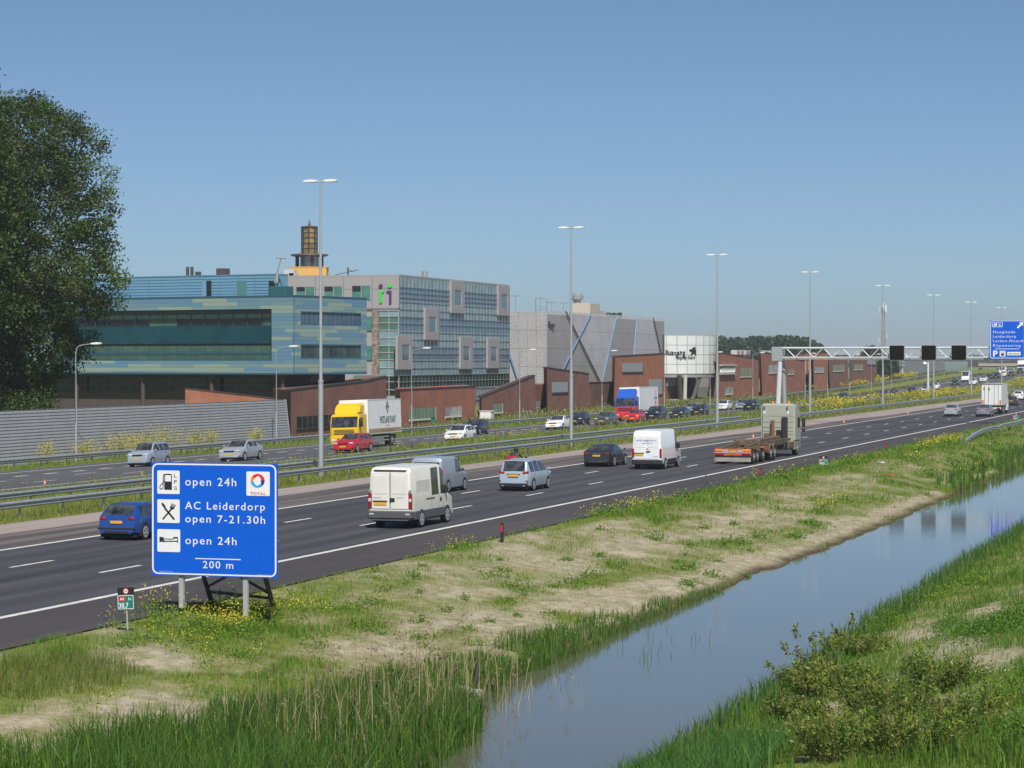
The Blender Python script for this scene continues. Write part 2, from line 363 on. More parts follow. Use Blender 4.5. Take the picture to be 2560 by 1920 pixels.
ASPH = asphalt('dark_asphalt', (.040, .041, .047), (.052, .053, .060), (.072, .073, .080), (32.6, 3.83))
SHLD = asphalt('brownish_asphalt', (.048, .043, .045), (.060, .054, .056), (.078, .070, .070))
WORN = asphalt('worn_asphalt', (.055, .048, .050), (.105, .090, .088), (.20, .17, .16))
PINK = asphalt('pale_pinkish_paving', (.25, .205, .19), (.32, .265, .245), (.38, .32, .295))
ASP2 = asphalt('grey_asphalt', (.066, .068, .076), (.082, .084, .092), (.105, .107, .115), (66.4, 3.6))
strip('road_right_shoulder', 29.0, 32.55, -60, 900, SHLD, .002, 'hard shoulder of the near carriageway')
strip('road_near_carriageway', 32.55, 44.2, -60, 900, ASPH, .002, 'dark three lane near carriageway')
strip('road_median_shoulder', 44.2, 50.5, -60, 900, WORN, .002, 'worn strip beside the median')
strip('pavement_strip', 48.4, 50.9, -60, 900, PINK, .007, 'pale pinkish strip beside the median grass', 4.0,
      lambda Y, a, b: (a + (fbm(Y / 40, Y * 0, 4, 2) - .5) * 1.6 - 1.5 * sstep(200, 290, Y), b + (fbm(Y / 9, Y * 0, 8, 3) - .5) * .35 + .9 * sstep(170, 240, Y) * sstep(420, 300, Y)))
strip('road_far_carriageway', 64.9, 84.3, -60, 900, ASP2, .02, 'grey far carriageway with four lanes')
strip('road_slip_ramp', 88.0, 93.4, 500, 780, ASP2, .05, 'slip road climbing beside the far carriageway')
LINE = M('road_paint', (.52, .52, .50), .7, 0, .1, 2.2, col2=(.78, .78, .75), detail=8)
def lines(name, segs, dz=.008, label=None):
    """segs: (a_centre, width, y0, y1)"""
    V = []; F = []
    for a, w, y0, y1 in segs:
        n = max(1, int((y1 - y0) / 10)); 
        for k in range(n):
            ya, yb = y0 + (y1 - y0) * k / n, y0 + (y1 - y0) * (k + 1) / n; i = len(V)
            for aa, yy in ((a + w / 2, ya), (a - w / 2, ya), (a - w / 2, yb), (a + w / 2, yb)):
                V.append((-aa, yy, float(road_z(aa, yy)) + dz + (.02 if aa > 60 else 0)))
            F.append((i, i + 1, i + 2, i + 3))
    o = np_mesh(name, np.array(V), np.array(F), LINE); return tag(o, label, kind='structure')
lines('road_edge_lines', [(32.6, .27, -60, 900), (44.15, .24, -60, 900)], label='solid white edge lines of the near carriageway')
d0, d1 = Yof(1337, 36.45), Yof(1177, 40.2)
lines('road_lane_dashes', [(36.45, .17, d0 - 1.5 + 11.8 * k, d0 + 1.5 + 11.8 * k) for k in range(-8, 50)] + [(40.2, .17, d1 - 1.5 + 11.8 * k, d1 + 1.5 + 11.8 * k) for k in range(-8, 50)], label='white lane dashes of the near carriageway')
d0, d1, d2 = Yof(333, 70.1), Yof(213, 73.5), Yof(126, 77.0)
lines('road_far_lines', [(66.4, .26, -60, 720), (81.5, .32, -60, 720)] + [(70.1, .19, d0 - 1.5 + 11.8 * k, d0 + 1.5 + 11.8 * k) for k in range(-6, 45)] +
      [(73.5, .19, d1 - 1.5 + 11.8 * k, d1 + 1.5 + 11.8 * k) for k in range(-6, 45)] + [(77.0, .42, d2 - .9 + 3.93 * k, d2 + .9 + 3.93 * k) for k in range(-12, 90)], label='white lines and blocks of the far carriageway')
lines('road_slip_lines', [(88.5, .2, 510, 760), (92.9, .2, 510, 760)], .06, label='edge lines of the slip road')
# water of the ditch: reflects the sky, slightly murky, with faint ripples
m, nt, p = base_mat('ditch_water')
geo = nt('NewGeometry'); n1 = nt('TexNoise', Scale=.25, Detail=3); nt.link(geo.outputs['Position'], n1.inputs['Vector'])
mp = nt('Mapping'); mp.inputs['Scale'].default_value = (1.2, 1.2, 1); nt.link(geo.outputs['Position'], mp.inputs['Vector'])
n2 = nt('TexNoise', Scale=5.0, Detail=3, Roughness=.55); nt.link(mp.outputs[0], n2.inputs['Vector'])
r = nt('ValToRGB'); e = r.color_ramp.elements; e[0].color = (.090, .092, .062, 1); e[1].color = (.122, .12, .082, 1); nt.link(n1.outputs['Fac'], r.inputs[0])
nt.link(r.outputs[0], p.inputs['Base Color']); p.inputs['Roughness'].default_value = .035; p.inputs['IOR'].default_value = 1.45; p.inputs['Specular IOR Level'].default_value = .5
bp = nt('Bump', Strength=.045, Distance=.02); nt.link(n2.outputs['Fac'], bp.inputs['Height']); nt.link(bp.outputs[0], p.inputs['Normal'])
o = B().poly([(-19.9, -200, WATER_Z), (-11.2, -200, WATER_Z), (-11.2, 900, WATER_Z), (-19.9, 900, WATER_Z)]).make('water', m); tag(o, 'still blue ditch water beside the motorway', kind='structure')
# ---------------------------------------------------------------- signs
def rrect(x0, z0, x1, z1, r, n=5):
    pts = []
    for cx, cz, a0 in ((x1 - r, z1 - r, 0), (x0 + r, z1 - r, 90), (x0 + r, z0 + r, 180), (x1 - r, z0 + r, 270)):
        for k in range(n + 1):
            a = R(a0 + 90 * k / n); pts.append((cx + r * math.cos(a), cz + r * math.sin(a)))
    return pts
def ring(b, p, q, y0, y1):
    """raised band between two outlines of equal length, facing -y"""
    n = len(p)
    for i in range(n):
        j = (i + 1) % n
        b.poly([(p[i][0], y0, p[i][1]), (p[j][0], y0, p[j][1]), (q[j][0], y0, q[j][1]), (q[i][0], y0, q[i][1])])
        b.poly([(p[i][0], y0, p[i][1]), (p[j][0], y0, p[j][1]), (p[j][0], y1, p[j][1]), (p[i][0], y1, p[i][1])])
        b.poly([(q[i][0], y0, q[i][1]), (q[j][0], y0, q[j][1]), (q[j][0], y1, q[j][1]), (q[i][0], y1, q[i][1])])
def textfit(b, s, x0, x1, z0, cap, y, spacing=1.1, bold=.012, ref='H', ext=.003):
    """letters between x0 and x1 with capital height cap, front at y facing -y"""
    t = B(); text(t, ref, 1.0, (0, 0, 0)); h = max(v.co.z for v in t.bm.verts); t.bm.free()
    t = B(); text(t, s, 1.0, (0, 0, 0), spacing=spacing, bold=bold)
    xa = min(v.co.x for v in t.bm.verts); xb = max(v.co.x for v in t.bm.verts)
    kx = (x1 - x0) / max(1e-6, xb - xa); kz = cap / h
    me = bpy.data.meshes.new('t'); t.bm.to_mesh(me); t.bm.free()
    me.transform(Matrix.Translation((x0, y, z0)) @ Matrix.Diagonal((kx, .6, kz, 1)) @ Matrix.Translation((-xa, 0, 0)))
    nf = len(b.bm.faces); b.bm.from_mesh(me); bpy.data.meshes.remove(me); b.bm.faces.ensure_lookup_table()
    for f in b.bm.faces[nf:]: f.material_index = b.mi
    return b
BLUE = M('sign_blue', (.003, .105, .62), .4, 0, .04, 2, .3)
SIGNW = M('sign_white', (.80, .80, .80), .45, 0, .02, 4)
GREENS = M('sign_green', (.01, .19, .15), .4, 0, .05, 5)
REDS = M('sign_red', (.55, .03, .03), .4, 0, .05, 5)
STEELG = M('grey_painted_steel', (.40, .41, .41), .5, .1, .07, 4)
STEELD = M('dark_and_shaded_steel', (.085, .083, .080), .6, .2, .3, 4)  # dark steel parts; on the sign's struts and brace it paints the panel's shade
BITUM = M('bitumen_coated_steel', (.018, .018, .018), .6, 0, .2, 6)

YS = 61.0
pa, pb = yp(379, 1155.5, YS), yp(693.2, 1446, YS)
SW, SH = pb.x - pa.x, pa.z - pb.z
svc = thing('service_sign', 'big blue motorway service sign reading open 24h and AC Leiderdorp on two grey posts', 'road sign', (pa.x, YS, tzf(pa.x + SW / 2, YS)))
oz = svc.location.z
def cx(u): return (u - 201) / (1291 - 201) * SW
def cz(v): return (pa.z - oz) - (v - 123) / (1128 - 123) * SH
b = B(); b.prism(rrect(0, cz(1128), SW, cz(123), .02), 'y', 0, .05); b.make('sign_panel', BLUE, svc)
panel = svc.children[0]
b = B(); ring(b, rrect(cx(205), cz(1118), cx(1284), cz(131), .17), rrect(cx(218), cz(1106), cx(1271), cz(144), .135), -.004, .0); b.make('border_line', SIGNW, panel)
b = B()
for s, x0, x1, zb, ch in (('open 24h', 497, 940, 325, 70), ('AC Leiderdorp', 495, 1186, 535, 66), ('open 7-21.30h', 497, 1188, 652, 66), ('open 24h', 497, 942, 845, 68), ('200 m', 650, 913, 1055, 62)):
    textfit(b, s, cx(x0), cx(x1), cz(zb), ch / 1005 * SH, -.004, 1.2, .003)
b.b2((cx(583), -.004, cz(976)), (cx(977), 0, cz(968)))
textfit(b, 'ANWB 10-12-2014', cx(265), cx(390), cz(1095), .012, -.004); textfit(b, 'Rijkswaterstaat', cx(1120), cx(1228), cz(1104), .014, -.004)
b.make('lettering', SIGNW, panel)
def icon(name, u0, v0, u1, v1, label):
    b = B(); b.prism(rrect(cx(u0), cz(v1), cx(u1), cz(v0), .035), 'y', -.008, 0); o = b.make(name, SIGNW, svc); o['label'] = label; return o
yi0, yi1 = -.013, -.008
def bar(b, pts, w):
    for i in range(len(pts) - 1):
        (u0, v0), (u1, v1) = pts[i], pts[i + 1]; p = Vector((cx(u0), cz(v0))); q = Vector((cx(u1), cz(v1))); d = (q - p); L = d.length
        nrm = Vector((-d.y, d.x)).normalized() * (w / 1090 * SW / 2)
        b.prism([tuple(p + nrm), tuple(q + nrm), tuple(q - nrm), tuple(p - nrm)], 'y', yi0 - .0004 * i, yi1)
def shape(b, pts, dy=0): b.prism([(cx(u), cz(v)) for u, v in pts], 'y', yi0 + dy, yi1)
ic = icon('fuel_pictogram', 252, 195, 448, 403, 'white square with black fuel pump and LPG')
b = B(); ring(b, [(cx(u), cz(v)) for u, v in ((314, 366), (381, 366), (381, 232), (372, 224), (323, 224), (314, 232))], [(cx(u), cz(v)) for u, v in ((321, 360), (374, 360), (374, 240), (370, 234), (325, 234), (321, 240))], yi0, yi1)
shape(b, [(318, 292), (378, 292), (378, 364), (318, 364)], .001)
bar(b, [(316, 292), (303, 293), (301, 308), (286, 320), (275, 340), (276, 356), (290, 362), (302, 352), (305, 330), (306, 240), (314, 228)], 6)
for s, v in (('L', 255), ('P', 310), ('G', 365)): textfit(b, s, cx(400), cx(424), cz(v), .094, -.012, bold=.0)
b.make('pictogram', INK, ic)
ic = icon('cutlery_pictogram', 252, 452, 448, 661, 'white square with crossed spoon and fork')
b = B(); bar(b, [(318, 530), (402, 630)], 15); bar(b, [(300, 630), (384, 528)], 13)
b.prism([(cx(308 + 20 * math.cos(t) * .8 + 10 * math.sin(t)), cz(507 + 24 * math.sin(t) + 8 * math.cos(t))) for t in np.linspace(0, 6.0, 14)], 'y', yi0, yi1)
shape(b, [(362, 522), (372, 512), (402, 524), (392, 540), (376, 544)], -.001)
for k in range(4): bar(b, [(366 + 10 * k, 524 + 4 * k), (384 + 9.5 * k, 486 + 5 * k)], 6)
b.make('pictogram', INK, ic)
ic = icon('bed_pictogram', 252, 718, 452, 920, 'white square with black bed')
b = B(); bar(b, [(275, 785), (275, 835)], 8); bar(b, [(430, 785), (430, 838)], 6); bar(b, [(272, 826), (432, 822)], 8); shape(b, [(272, 786), (308, 790), (311, 822), (272, 822)], -.001)
bar(b, [(308, 804), (388, 805), (398, 788), (430, 790)], 6); shape(b, [(392, 786), (430, 784), (430, 796), (396, 800)], -.0015); bar(b, [(314, 822), (314, 838)], 6)
b.make('pictogram', INK, ic)
ic = icon('company_logo_panel', 1028, 193, 1228, 406, 'white square with red blue swirl logo and TOTAL')
LR, LO, LB, LD = M('logo_red', (.72, .03, .05), .4), M('logo_orange', (.85, .25, .06), .4), M('logo_light_blue', (.03, .36, .75), .4), M('logo_dark_blue', (.01, .04, .25), .4)
b = B()
def swirl(a0, a1, r0, r1, sh, mi, dy):
    b.mi = mi; n = 9; c = (1125, 272)
    P = [(c[0] + r1 * math.cos(R(a)), c[1] - r1 * math.sin(R(a))) for a in np.linspace(a0, a1, n)]
    Q = [(c[0] + r0 * math.cos(R(a)) + sh[0] * k, c[1] - r0 * math.sin(R(a)) + sh[1] * k) for k, a in zip(np.linspace(0, 1, n), np.linspace(a0, a1, n))]
    for i in range(n - 1): shape(b, [P[i], P[i + 1], Q[i + 1], Q[i]], dy)
swirl(165, 55, 34, 60, (22, -14), 0, 0); swirl(75, -10, 40, 60, (-14, 8), 0, -.0006); swirl(5, -60, 26, 60, (14, 14), 3, -.0012)
swirl(-48, -125, 34, 61, (0, 16), 2, -.0018); swirl(-110, -178, 40, 60, (8, 4), 2, -.0024); swirl(190, 140, 38, 60, (0, 8), 1, -.003)
b.mi = 0; textfit(b, 'T', cx(1060), cx(1088), cz(396), .072, -.012); textfit(b, 'OTAL', cx(1088), cx(1196), cz(396), .060, -.012)
b.make('logo', [LR, LO, LB, LD], ic)
# posts, raking struts and the cross brace behind the panel, whose shade is put into their dark colour
for u, base_py in ((466, 1562), (1020, 1594)):
    px = 320 + u * .2893; w = .135; q = yp(px, base_py, YS + .12)
    zg = tzf(q.x, YS) - oz - .35; x = q.x - pa.x
    b = B(); b.b2((x - w / 2, .055, zg + .55), (x + w / 2, .055 + .12, cz(200)), .008); b.make('post', STEELG, svc)
    b = B(); b.b2((x - w / 2 - .003, .052, zg), (x + w / 2 + .003, .178, zg + (.62 if u > 700 else .4)), .006); b.make('post_foot', BITUM, svc.children[-1])
    top = Vector((x, .18, cz(123) - SH * .42)); bot = Vector((x - .02, 2.45, tzf(q.x, YS + 2.45) - oz - .3)); foot = bot + (top - bot) * .22
    b = B(); b.tube([foot, top], .075, 4); st = b.make('strut', STEELD, svc)
    b = B(); b.tube([bot, foot + (top - bot) * .01], .08, 4); b.make('strut_foot', BITUM, st)
    if u < 700: s0 = (top, bot)
    else:
        f = lambda ab, k: ab[1] + (ab[0] - ab[1]) * k
        b = B(); L0, L1 = f(s0, .25), f((top, bot), .25); b.tube([L0, L1], .045, 4)
        mid = (f(s0, .45) + f((top, bot), .45)) / 2; b.tube([f(s0, .29), mid], .04, 4); b.tube([f((top, bot), .29), mid], .04, 4)
        b.make('brace', STEELD, svc)
# kilometre signs
def km_sign(px, py_base, w, h, lines_, label, post_h, Yextra=0, yaw=0.0, lean=0.0):
    q = tp(px, py_base); t = thing('kilometre_sign', label, 'road sign', q, yaw, 'green kilometre signs along the near verge'); t.rotation_euler.y = lean
    b = B(); b.tube([(0, .02, -.3), (0, .02, post_h + h * .9)], .022, 8); b.make('post', STEELG, t)
    b = B(); b.prism(rrect(-w / 2, post_h, w / 2, post_h + h * .66, .02), 'y', -.02, 0); pn = b.make('green_plate', GREENS, t)
    b = B(); ring(b, rrect(-w / 2 + .008, post_h + .008, w / 2 - .008, post_h + h * .66 - .008, .02), rrect(-w / 2 + .022, post_h + .022, w / 2 - .022, post_h + h * .66 - .022, .015), -.023, -.02)
    textfit(b, lines_[0], -w * .40, w * .16, post_h + h * .08, h * .21, -.023, bold=.02); textfit(b, 'Li', w * .18, w * .33, post_h + h * .42, h * .12, -.023, bold=.02)
    b.make('lettering', SIGNW, pn)
    b = B(); b.prism(rrect(-w * .42, post_h + h * .37, -w * .02, post_h + h * .6, .012), 'y', -.024, -.02); rp = b.make('road_number', REDS, pn)
    b = B(); textfit(b, 'A4', -w * .34, -w * .1, post_h + h * .42, h * .12, -.027, bold=.02); b.make('lettering', SIGNW, rp)
    b = B(); b.b2((-w * .47, -.02, post_h + h * .67), (w * .53, 0, post_h + h), .004); bp_ = b.make('black_plate', INK, t)
    cxx, czz = w * .04, post_h + h * .83
    circ = lambda r: [(cxx + r * math.cos(k * math.pi / 10), czz + r * math.sin(k * math.pi / 10)) for k in range(20)]
    b = B(); b.mi = 0; b.prism(circ(h * .14), 'y', -.023, -.02); b.mi = 1; b.prism(circ(h * .10), 'y', -.025, -.023); b.mi = 2; textfit(b, '130', cxx - h * .07, cxx + h * .07, czz - h * .035, h * .07, -.0262)
    b.make('speed_disc', [REDS, SIGNW, INK], bp_)
    return t
km_sign(319, 1584, .45, .56, ['30,7'], 'small green 30,7 kilometre sign leaning on a thin post beside the blue service sign', .62, yaw=R(3), lean=R(-3))
km_sign(2058, 1168, .54, .56, ['30,8'], 'small green and black kilometre sign standing low in the grass below the truck', .16)
km_sign(2540, 1055, .62, .66, ['30,9'], 'faint kilometre sign behind the near steel rail at the right edge', .3)
# black marker posts with red reflector
def marker_post(px, py, label, h=1.0):
    q = tp(px, py); t = thing('marker_post', label, 'marker post', q, 0, 'black marker posts along the near verge')
    b = B(); b.prism([(-.055, -.05), (.055, -.05), (.06, .03), (0, .06), (-.06, .03)], 'z', -.2, h); b.make('post', BLACKP, t)
    b = B(); b.b2((-.035, -.058, h - .34), (.035, -.0505, h - .09), .004); b.make('reflector', M('red_reflector', (.75, .02, .02), .3), t)
marker_post(1255, 1356, 'black marker post with red reflector at the asphalt edge below the silver people carrier', .74)
marker_post(1901, 1198, 'slim dark marker post in the flowers below the truck trailer', .64)
marker_post(2215, 1128, 'dark marker post with red reflector in the verge right of the truck', .64)

# ---------------------------------------------------------------- lamp posts
LAMPW = M('lamp_cover', (.82, .82, .80), .3, 0, .02, 5); POLE = M('pale_grey_pole', (.40, .43, .45), .45, .3, .07, 2)
def lamp_head(b, x, s, z):
    prof = [(0, -.03), (.12, -.075), (.5, -.09), (.82, -.06), (.9, 0), (.8, .07), (.45, .10), (.1, .06)]
    n = len(prof); L = []
    for w, k in ((-.17, .75), (-.1, 1), (.1, 1), (.17, .75)): L.append([b.bm.verts.new((x + s * p[0], w, z + p[1] * k)) for p in prof])
    for i in range(3):
        for j in range(n): b.bm.faces.new((L[i][j], L[i][(j + 1) % n], L[i + 1][(j + 1) % n], L[i + 1][j]))
    b.bm.faces.new(L[0]); b.bm.faces.new(L[-1][::-1])
HD = 17.45
def double_lamp(): 
    t = thing('twin_street_lamp', None, 'street lamp', group='tall twin lamp posts in the median')
    b = B(); b.tube([(0, 0, -.4), (0, 0, 5.6)], [.15, .15], 12); b.tube([(0, 0, 5.55), (0, 0, 5.7)], .17, 12); b.tube([(0, 0, 5.65), (0, 0, HD - .05)], [.11, .055], 10); b.make('pole', POLE, t, 40)
    b = B(); b.tube([(-.35, 0, HD + .04), (-.1, 0, HD - .02), (.1, 0, HD - .02), (.35, 0, HD + .04)], .035, 6); b.make('arm', POLE, t)
    for s in (-1, 1): b = B(); lamp_head(b, s * .18, s, HD + .05); b.make('lamp_head', LAMPW, t, 50)
    return t
dl = double_lamp(); tops = [802, 1428, 1793, 2025, 2207, 2334, 2428, 2504]
dlab = ['nearest tall twin lamp post, standing before the blue clad building', 'tall twin lamp post in front of the grey perforated building', 'tall twin lamp post in front of the white drum building', 'tall twin lamp post just right of the white gantry leg',
        'tall twin lamp post beside the lattice antenna mast', 'tall twin lamp post behind the middle black lane panel of the gantry', 'tall twin lamp post between the last black lane panel and the blue gantry sign', 'farthest tall twin lamp post, rising above the blue gantry sign']
for i, (px, lb) in enumerate(zip(tops, dlab)):
    o = dl if i == 0 else copy_tree(dl); Y = Yof(px, 54.35); o.location = (-54.35, Y, 0); o['label'] = lb
def single_lamp():
    t = thing('street_lamp', None, 'street lamp', group='single arm lamp posts along the far edge')
    b = B(); b.tube([(0, 0, -.5), (0, 0, 3.0)], .085, 10); b.tube([(0, 0, 2.98), (0, 0, 8.3), (.08, 0, 8.68), (.3, 0, 8.86), (.7, 0, 8.93), (1.35, 0, 9.0)], [.062, .05, .045, .04, .035, .03], 10); b.make('pole', POLE, t, 40)
    b = B(); lamp_head(b, 1.25, 1, 9.02); b.make('lamp_head', LAMPW, t, 50); return t
sl = single_lamp()
slab = [(190, 'single arm lamp post in front of the grey noise barrier, beside the tree'), (691, 'single arm lamp post before the blue clad building corner'), (1029, 'single arm lamp post before the low brick block and the glass facade'),
        (1299, 'single arm lamp post beside the white cabinet and the sloping brick wedge'), (1505, 'single arm lamp post before the dark low wall of the perforated building'), (1661, 'single arm lamp post at the edge of the tall orange brick block'),
        (1775, 'single arm lamp post under the right side of the white drum'), (1882, 'single arm lamp post before the gap between two slanted brick blocks'), (2013, 'single arm lamp post by the brick block with the coloured banner'),
        (2069, 'single arm lamp post at the right end of the bright brick block'), (2125, 'single arm lamp post before the last but one brick block'), (2178, 'single arm lamp post before the last brick block'), (2228, 'single arm lamp post beside the dark green trees')]
for i, (px, lb) in enumerate(slab):
    o = sl if i == 0 else copy_tree(sl); Y = Yof(px, 87.2); o.location = (-87.2, Y, tzf(-87.2, min(Y, 380)) + .05); o['label'] = lb

# ---------------------------------------------------------------- guard rails
def guard_rail(name, a, y0, y1, zf, label, face=1, post_to=420, ramp0=False, posts=True, step=8.0, grp='steel guard rails', xoff=None):
    t = thing(name, label, 'guard rail', (-a, y0, 0), 0, grp)
    prof = [(-.02, .0), (.05, .03), (.095, .06), (.095, .085), (-.005, .135), (-.005, .175), (.095, .215), (.095, .245), (.03, .30), (-.03, .32), (-.05, .32), (-.05, 0)]
    ys_ = np.arange(y0, y1 + .01, step); V = []
    for Y in ys_:
        k = 0.0 if not ramp0 else min(1, (Y - y0) / 14.0); dx = 0 if xoff is None else xoff(Y)
        for px, pz in prof: V.append((face * px + dx, Y - y0, zf(Y) + .44 * (k if ramp0 else 1) - (0 if not ramp0 else .25 * (1 - k)) + pz))
    n = len(prof); m_ = len(ys_); F = []
    for i in range(m_ - 1):
        for j in range(n): F.append((i * n + j, i * n + (j + 1) % n, (i + 1) * n + (j + 1) % n, (i + 1) * n + j))
    o = np_mesh('rail_beam', np.array(V), np.array(F), GALV, parent=t)
    bm = bmesh.new(); bm.from_mesh(o.data); bmesh.ops.recalc_face_normals(bm, faces=bm.faces); bm.to_mesh(o.data); bm.free()
    if posts:
        b = B(); b.b2((-.10 if face > 0 else .03, -.05, -.6), (-.03 if face > 0 else .10, .05, .70)); p0 = b.make('post', GALV, t); first = True; cnt = 0
        for Y in np.arange(max(y0 + 1, 60), min(y1, post_to), 4.0):
            if cnt >= 98: break
            p = p0 if first else p0.copy()
            if not first: COL.objects.link(p); p.parent = t
            first = False; p.location = (0 if xoff is None else xoff(Y), Y - y0, zf(Y)); cnt += 1
    return t
guard_rail('guard_rail', 52.4, 40, 640, lambda Y: 0, 'long galvanised guard rail nearest the three lane carriageway, along the front of the median', 1)
guard_rail('guard_rail', 56.2, 40, Yof(1872, 56.2), lambda Y: 0, 'second galvanised guard rail behind the lamp posts, ending before the truck cab', 1, 300)
guard_rail('guard_rail', 60.5, Yof(1950, 60), 640, lambda Y: .05, 'short guard rail among yellow flowers behind the truck cab', 1, 330, grp='steel guard rails')
guard_rail('guard_rail', 86.2, 60, 760, lambda Y: max(tzf(-86.3 - 8 * float(sstep(370, 520, Y)), Y), -.95) + .03, 'guard rail along the far edge, before noise barrier and brick blocks, beside the slip road', 1, 420, xoff=lambda Y: -8.0 * float(sstep(370, 520, Y)))
guard_rail('guard_rail', 25.2, 205, 420, lambda Y: tzf(-25.2, Y) + .04, 'galvanised guard rail starting in the right verge, its end sloping into the ground', 1, 330, ramp0=True, step=4.0)

# ---------------------------------------------------------------- noise barrier
def barrier():
    Ya, Yb = Yof(-260, 89.3), Yof(727, 89.3)
    t = thing('noise_barrier', 'long grey ribbed noise barrier left of the yellow truck', 'noise barrier', (-89.3, Ya, 0))
    rows = 18; L = Yb - Ya; segs = 16
    steel = M('barrier_sheet', (.345, .355, .375), .55, 0, .08, 1.2, .4)
    # leaning ribbed sheet: each rib a shallow channel; parts = bays between posts
    H0 = -1.2; H1 = 3.12; pr = []
    hz = (H1 - H0) / rows
    for i in range(rows):
        z = H0 + i * hz; pr += [(0, z + .0), (.0, z + hz * .62), (-.06, z + hz * .70), (-.06, z + hz * .97)]
    pr += [(0, H1), (-.16, H1), (-.16, H0)]
    lean = .12
    for k in range(segs):
        b = B(); y0 = L * k / segs + .012; y1 = L * (k + 1) / segs - .012
        b.prism([(0, 0)] and [(x - (z - H0) * lean, z) for x, z in pr], 'y', y0, y1)
        b.make('barrier_panel', steel, t)
    for k in range(1, segs + 1):
        b = B(); y = L * k / segs; b.prism([(.03 - 0 * lean, H0), (.03 - (H1 - H0) * lean, H1 + .02), (-.2 - (H1 - H0) * lean, H1 + .02), (-.2, H0)], 'y', y - .05, y + .05); 
        if k == segs: b.make('end_post', steel, t)
        else: b.bm.free()
barrier()

# ---------------------------------------------------------------- gantry
GXA = 52.0; GYY = Yof(1952, GXA)
ga = thing('sign_gantry', 'white tubular truss gantry spanning the near carriageway', 'gantry', (-GXA, GYY, 0))
GW = M('gantry_white_steel', (.60, .62, .63), .4, .1, .04, 3)
zt_ = yp(1960, 870, GYY).z; zb_ = yp(1960, 897, GYY).z; GL = 34.0
b = B(); b.tube([(-1.0, 0, zt_), (GL, 0, zt_)], .11, 8); b.tube([(-.2, 0, zb_ + .15), (GL, 0, zb_ + .15)], .075, 8); b.make('front_chord', GW, ga, 40)
b = B(); b.tube([(-1.0, 1.3, zt_ - .02), (GL, 1.3, zt_ - .02)], .08, 8); b.tube([(-.2, 1.3, zb_ - .02), (GL, 1.3, zb_ - .02)], .05, 8); b.make('rear_chord', GW, ga, 40)
b = B(); st = 2.05
for k in range(16):
    x = .55 + st * k; b.tube([(x, 0, zt_), (x + st / 2, .02, zb_ + .15)], .055, 6); b.tube([(x + st / 2, .02, zb_ + .15), (x + st, 0, zt_)], .055, 6)
    if k % 2 == 0: b.tube([(x, 0, zt_), (x, 1.3, zt_)], .05, 6); b.tube([(x + st / 2, 0, zb_ + .15), (x + st / 2, 1.3, zb_)], .05, 6)
b.make('truss_web', GW, ga)
b = B(); b.b2((-1.0, -.2, zb_ - .25), (.2, 1.5, zt_ + .1), .04); b.make('column_head', M('gantry_grey_steel', (.38, .40, .42), .5, .3), ga)
b = B(); b.tube([(-.1, .1, zb_ - .2), (-.38, -.1, 0)], [.27, .30], 10); b.make('column_leg', GW, ga, 40)
b = B(); b.tube([(.0, 1.3, zb_ - .2), (.10, 1.9, 0)], [.25, .28], 10); b.make('column_leg', MATS['gantry_grey_steel'], ga, 40)
b = B(); b.b2((.2, .35, zb_ + .0), (GL, .75, zb_ + .02)); b.make('walkway', MATS['gantry_grey_steel'], ga)
def gx(px): return yp(px, 880, GYY - .35).x + GXA
LEDB = M('matrix_black', (.005, .005, .0045), .8, 0, .3, 30, .1)
for k, (u0, u1, pos) in enumerate(((2223, 2262, 'leftmost of the three, nearest the gantry leg'), (2303, 2341.5, 'middle one of the three'), (2378, 2417, 'beside the blue sign'))):
    x0, x1 = gx(u0), gx(u1); z1 = yp(2240, 862.5, GYY - .35).z; z0 = yp(2240, 901, GYY - .35).z
    t = thing('lane_signal', 'square black lane signal with pale rim, ' + pos, 'lane signal', (-GXA + (x0 + x1) / 2, GYY - .35, z0), 0, 'black lane signals on the gantry')
    w = x1 - x0; h = z1 - z0
    b = B(); b.prism(rrect(-w / 2, 0, w / 2, h, .16), 'y', -.1, .3); b.make('housing', M('signal_rim', (.42, .41, .37), .5), t)
    b = B(); b.prism(rrect(-w / 2 + .055, .055, w / 2 - .055, h - .055, .12), 'y', -.13, -.09); b.make('display', LEDB, t)
# blue direction sign on the gantry
YG = GYY - .4
qa, qb = yp(2474.5, 800.5, YG), yp(2563, 897, YG); DW, DH = qb.x - qa.x, qa.z - qb.z
ds = thing('direction_sign', 'blue direction sign with Hoogmade and Leiderdorp hanging on the gantry', 'road sign', (qa.x, YG, qb.z))
def dx(u): return (u - 1818) / (2218 - 1818) * DW
def dz(v): return DH * (1 - (v - 370) / (815 - 370))
b = B(); b.prism(rrect(0, 0, DW, DH, .03), 'y', 0, .06); pn = b.make('sign_panel', BLUE, ds)
b = B(); ring(b, rrect(.05, .05, DW - .05, DH - .05, .22), rrect(.11, .11, DW - .11, DH - .11, .17), -.006, 0); b.make('border_line', SIGNW, pn)
b = B()
for s, x0, x1, v in (('Hoogmade', 1856, 2103, 520), ('Leiderdorp', 1856, 2112, 572), ('Leiden-Noord', 1856, 2192, 623), ('Rijpwetering', 1856, 2165, 676)):
    textfit(b, s, dx(x0), dx(x1), dz(v), .27, -.006, 1.3, .0)
b.b2((dx(1880), -.006, dz(704)), (dx(2148), 0, dz(698)))
textfit(b, 'P', dx(1856), dx(1908), dz(788), .60, -.006, bold=.03); textfit(b, '6', dx(1918), dx(1944), dz(440), .26, -.006, bold=.02)
ring(b, rrect(dx(1843), dz(450), dx(1964), dz(397), .08), rrect(dx(1849), dz(445), dx(1958), dz(402), .06), -.006, 0)
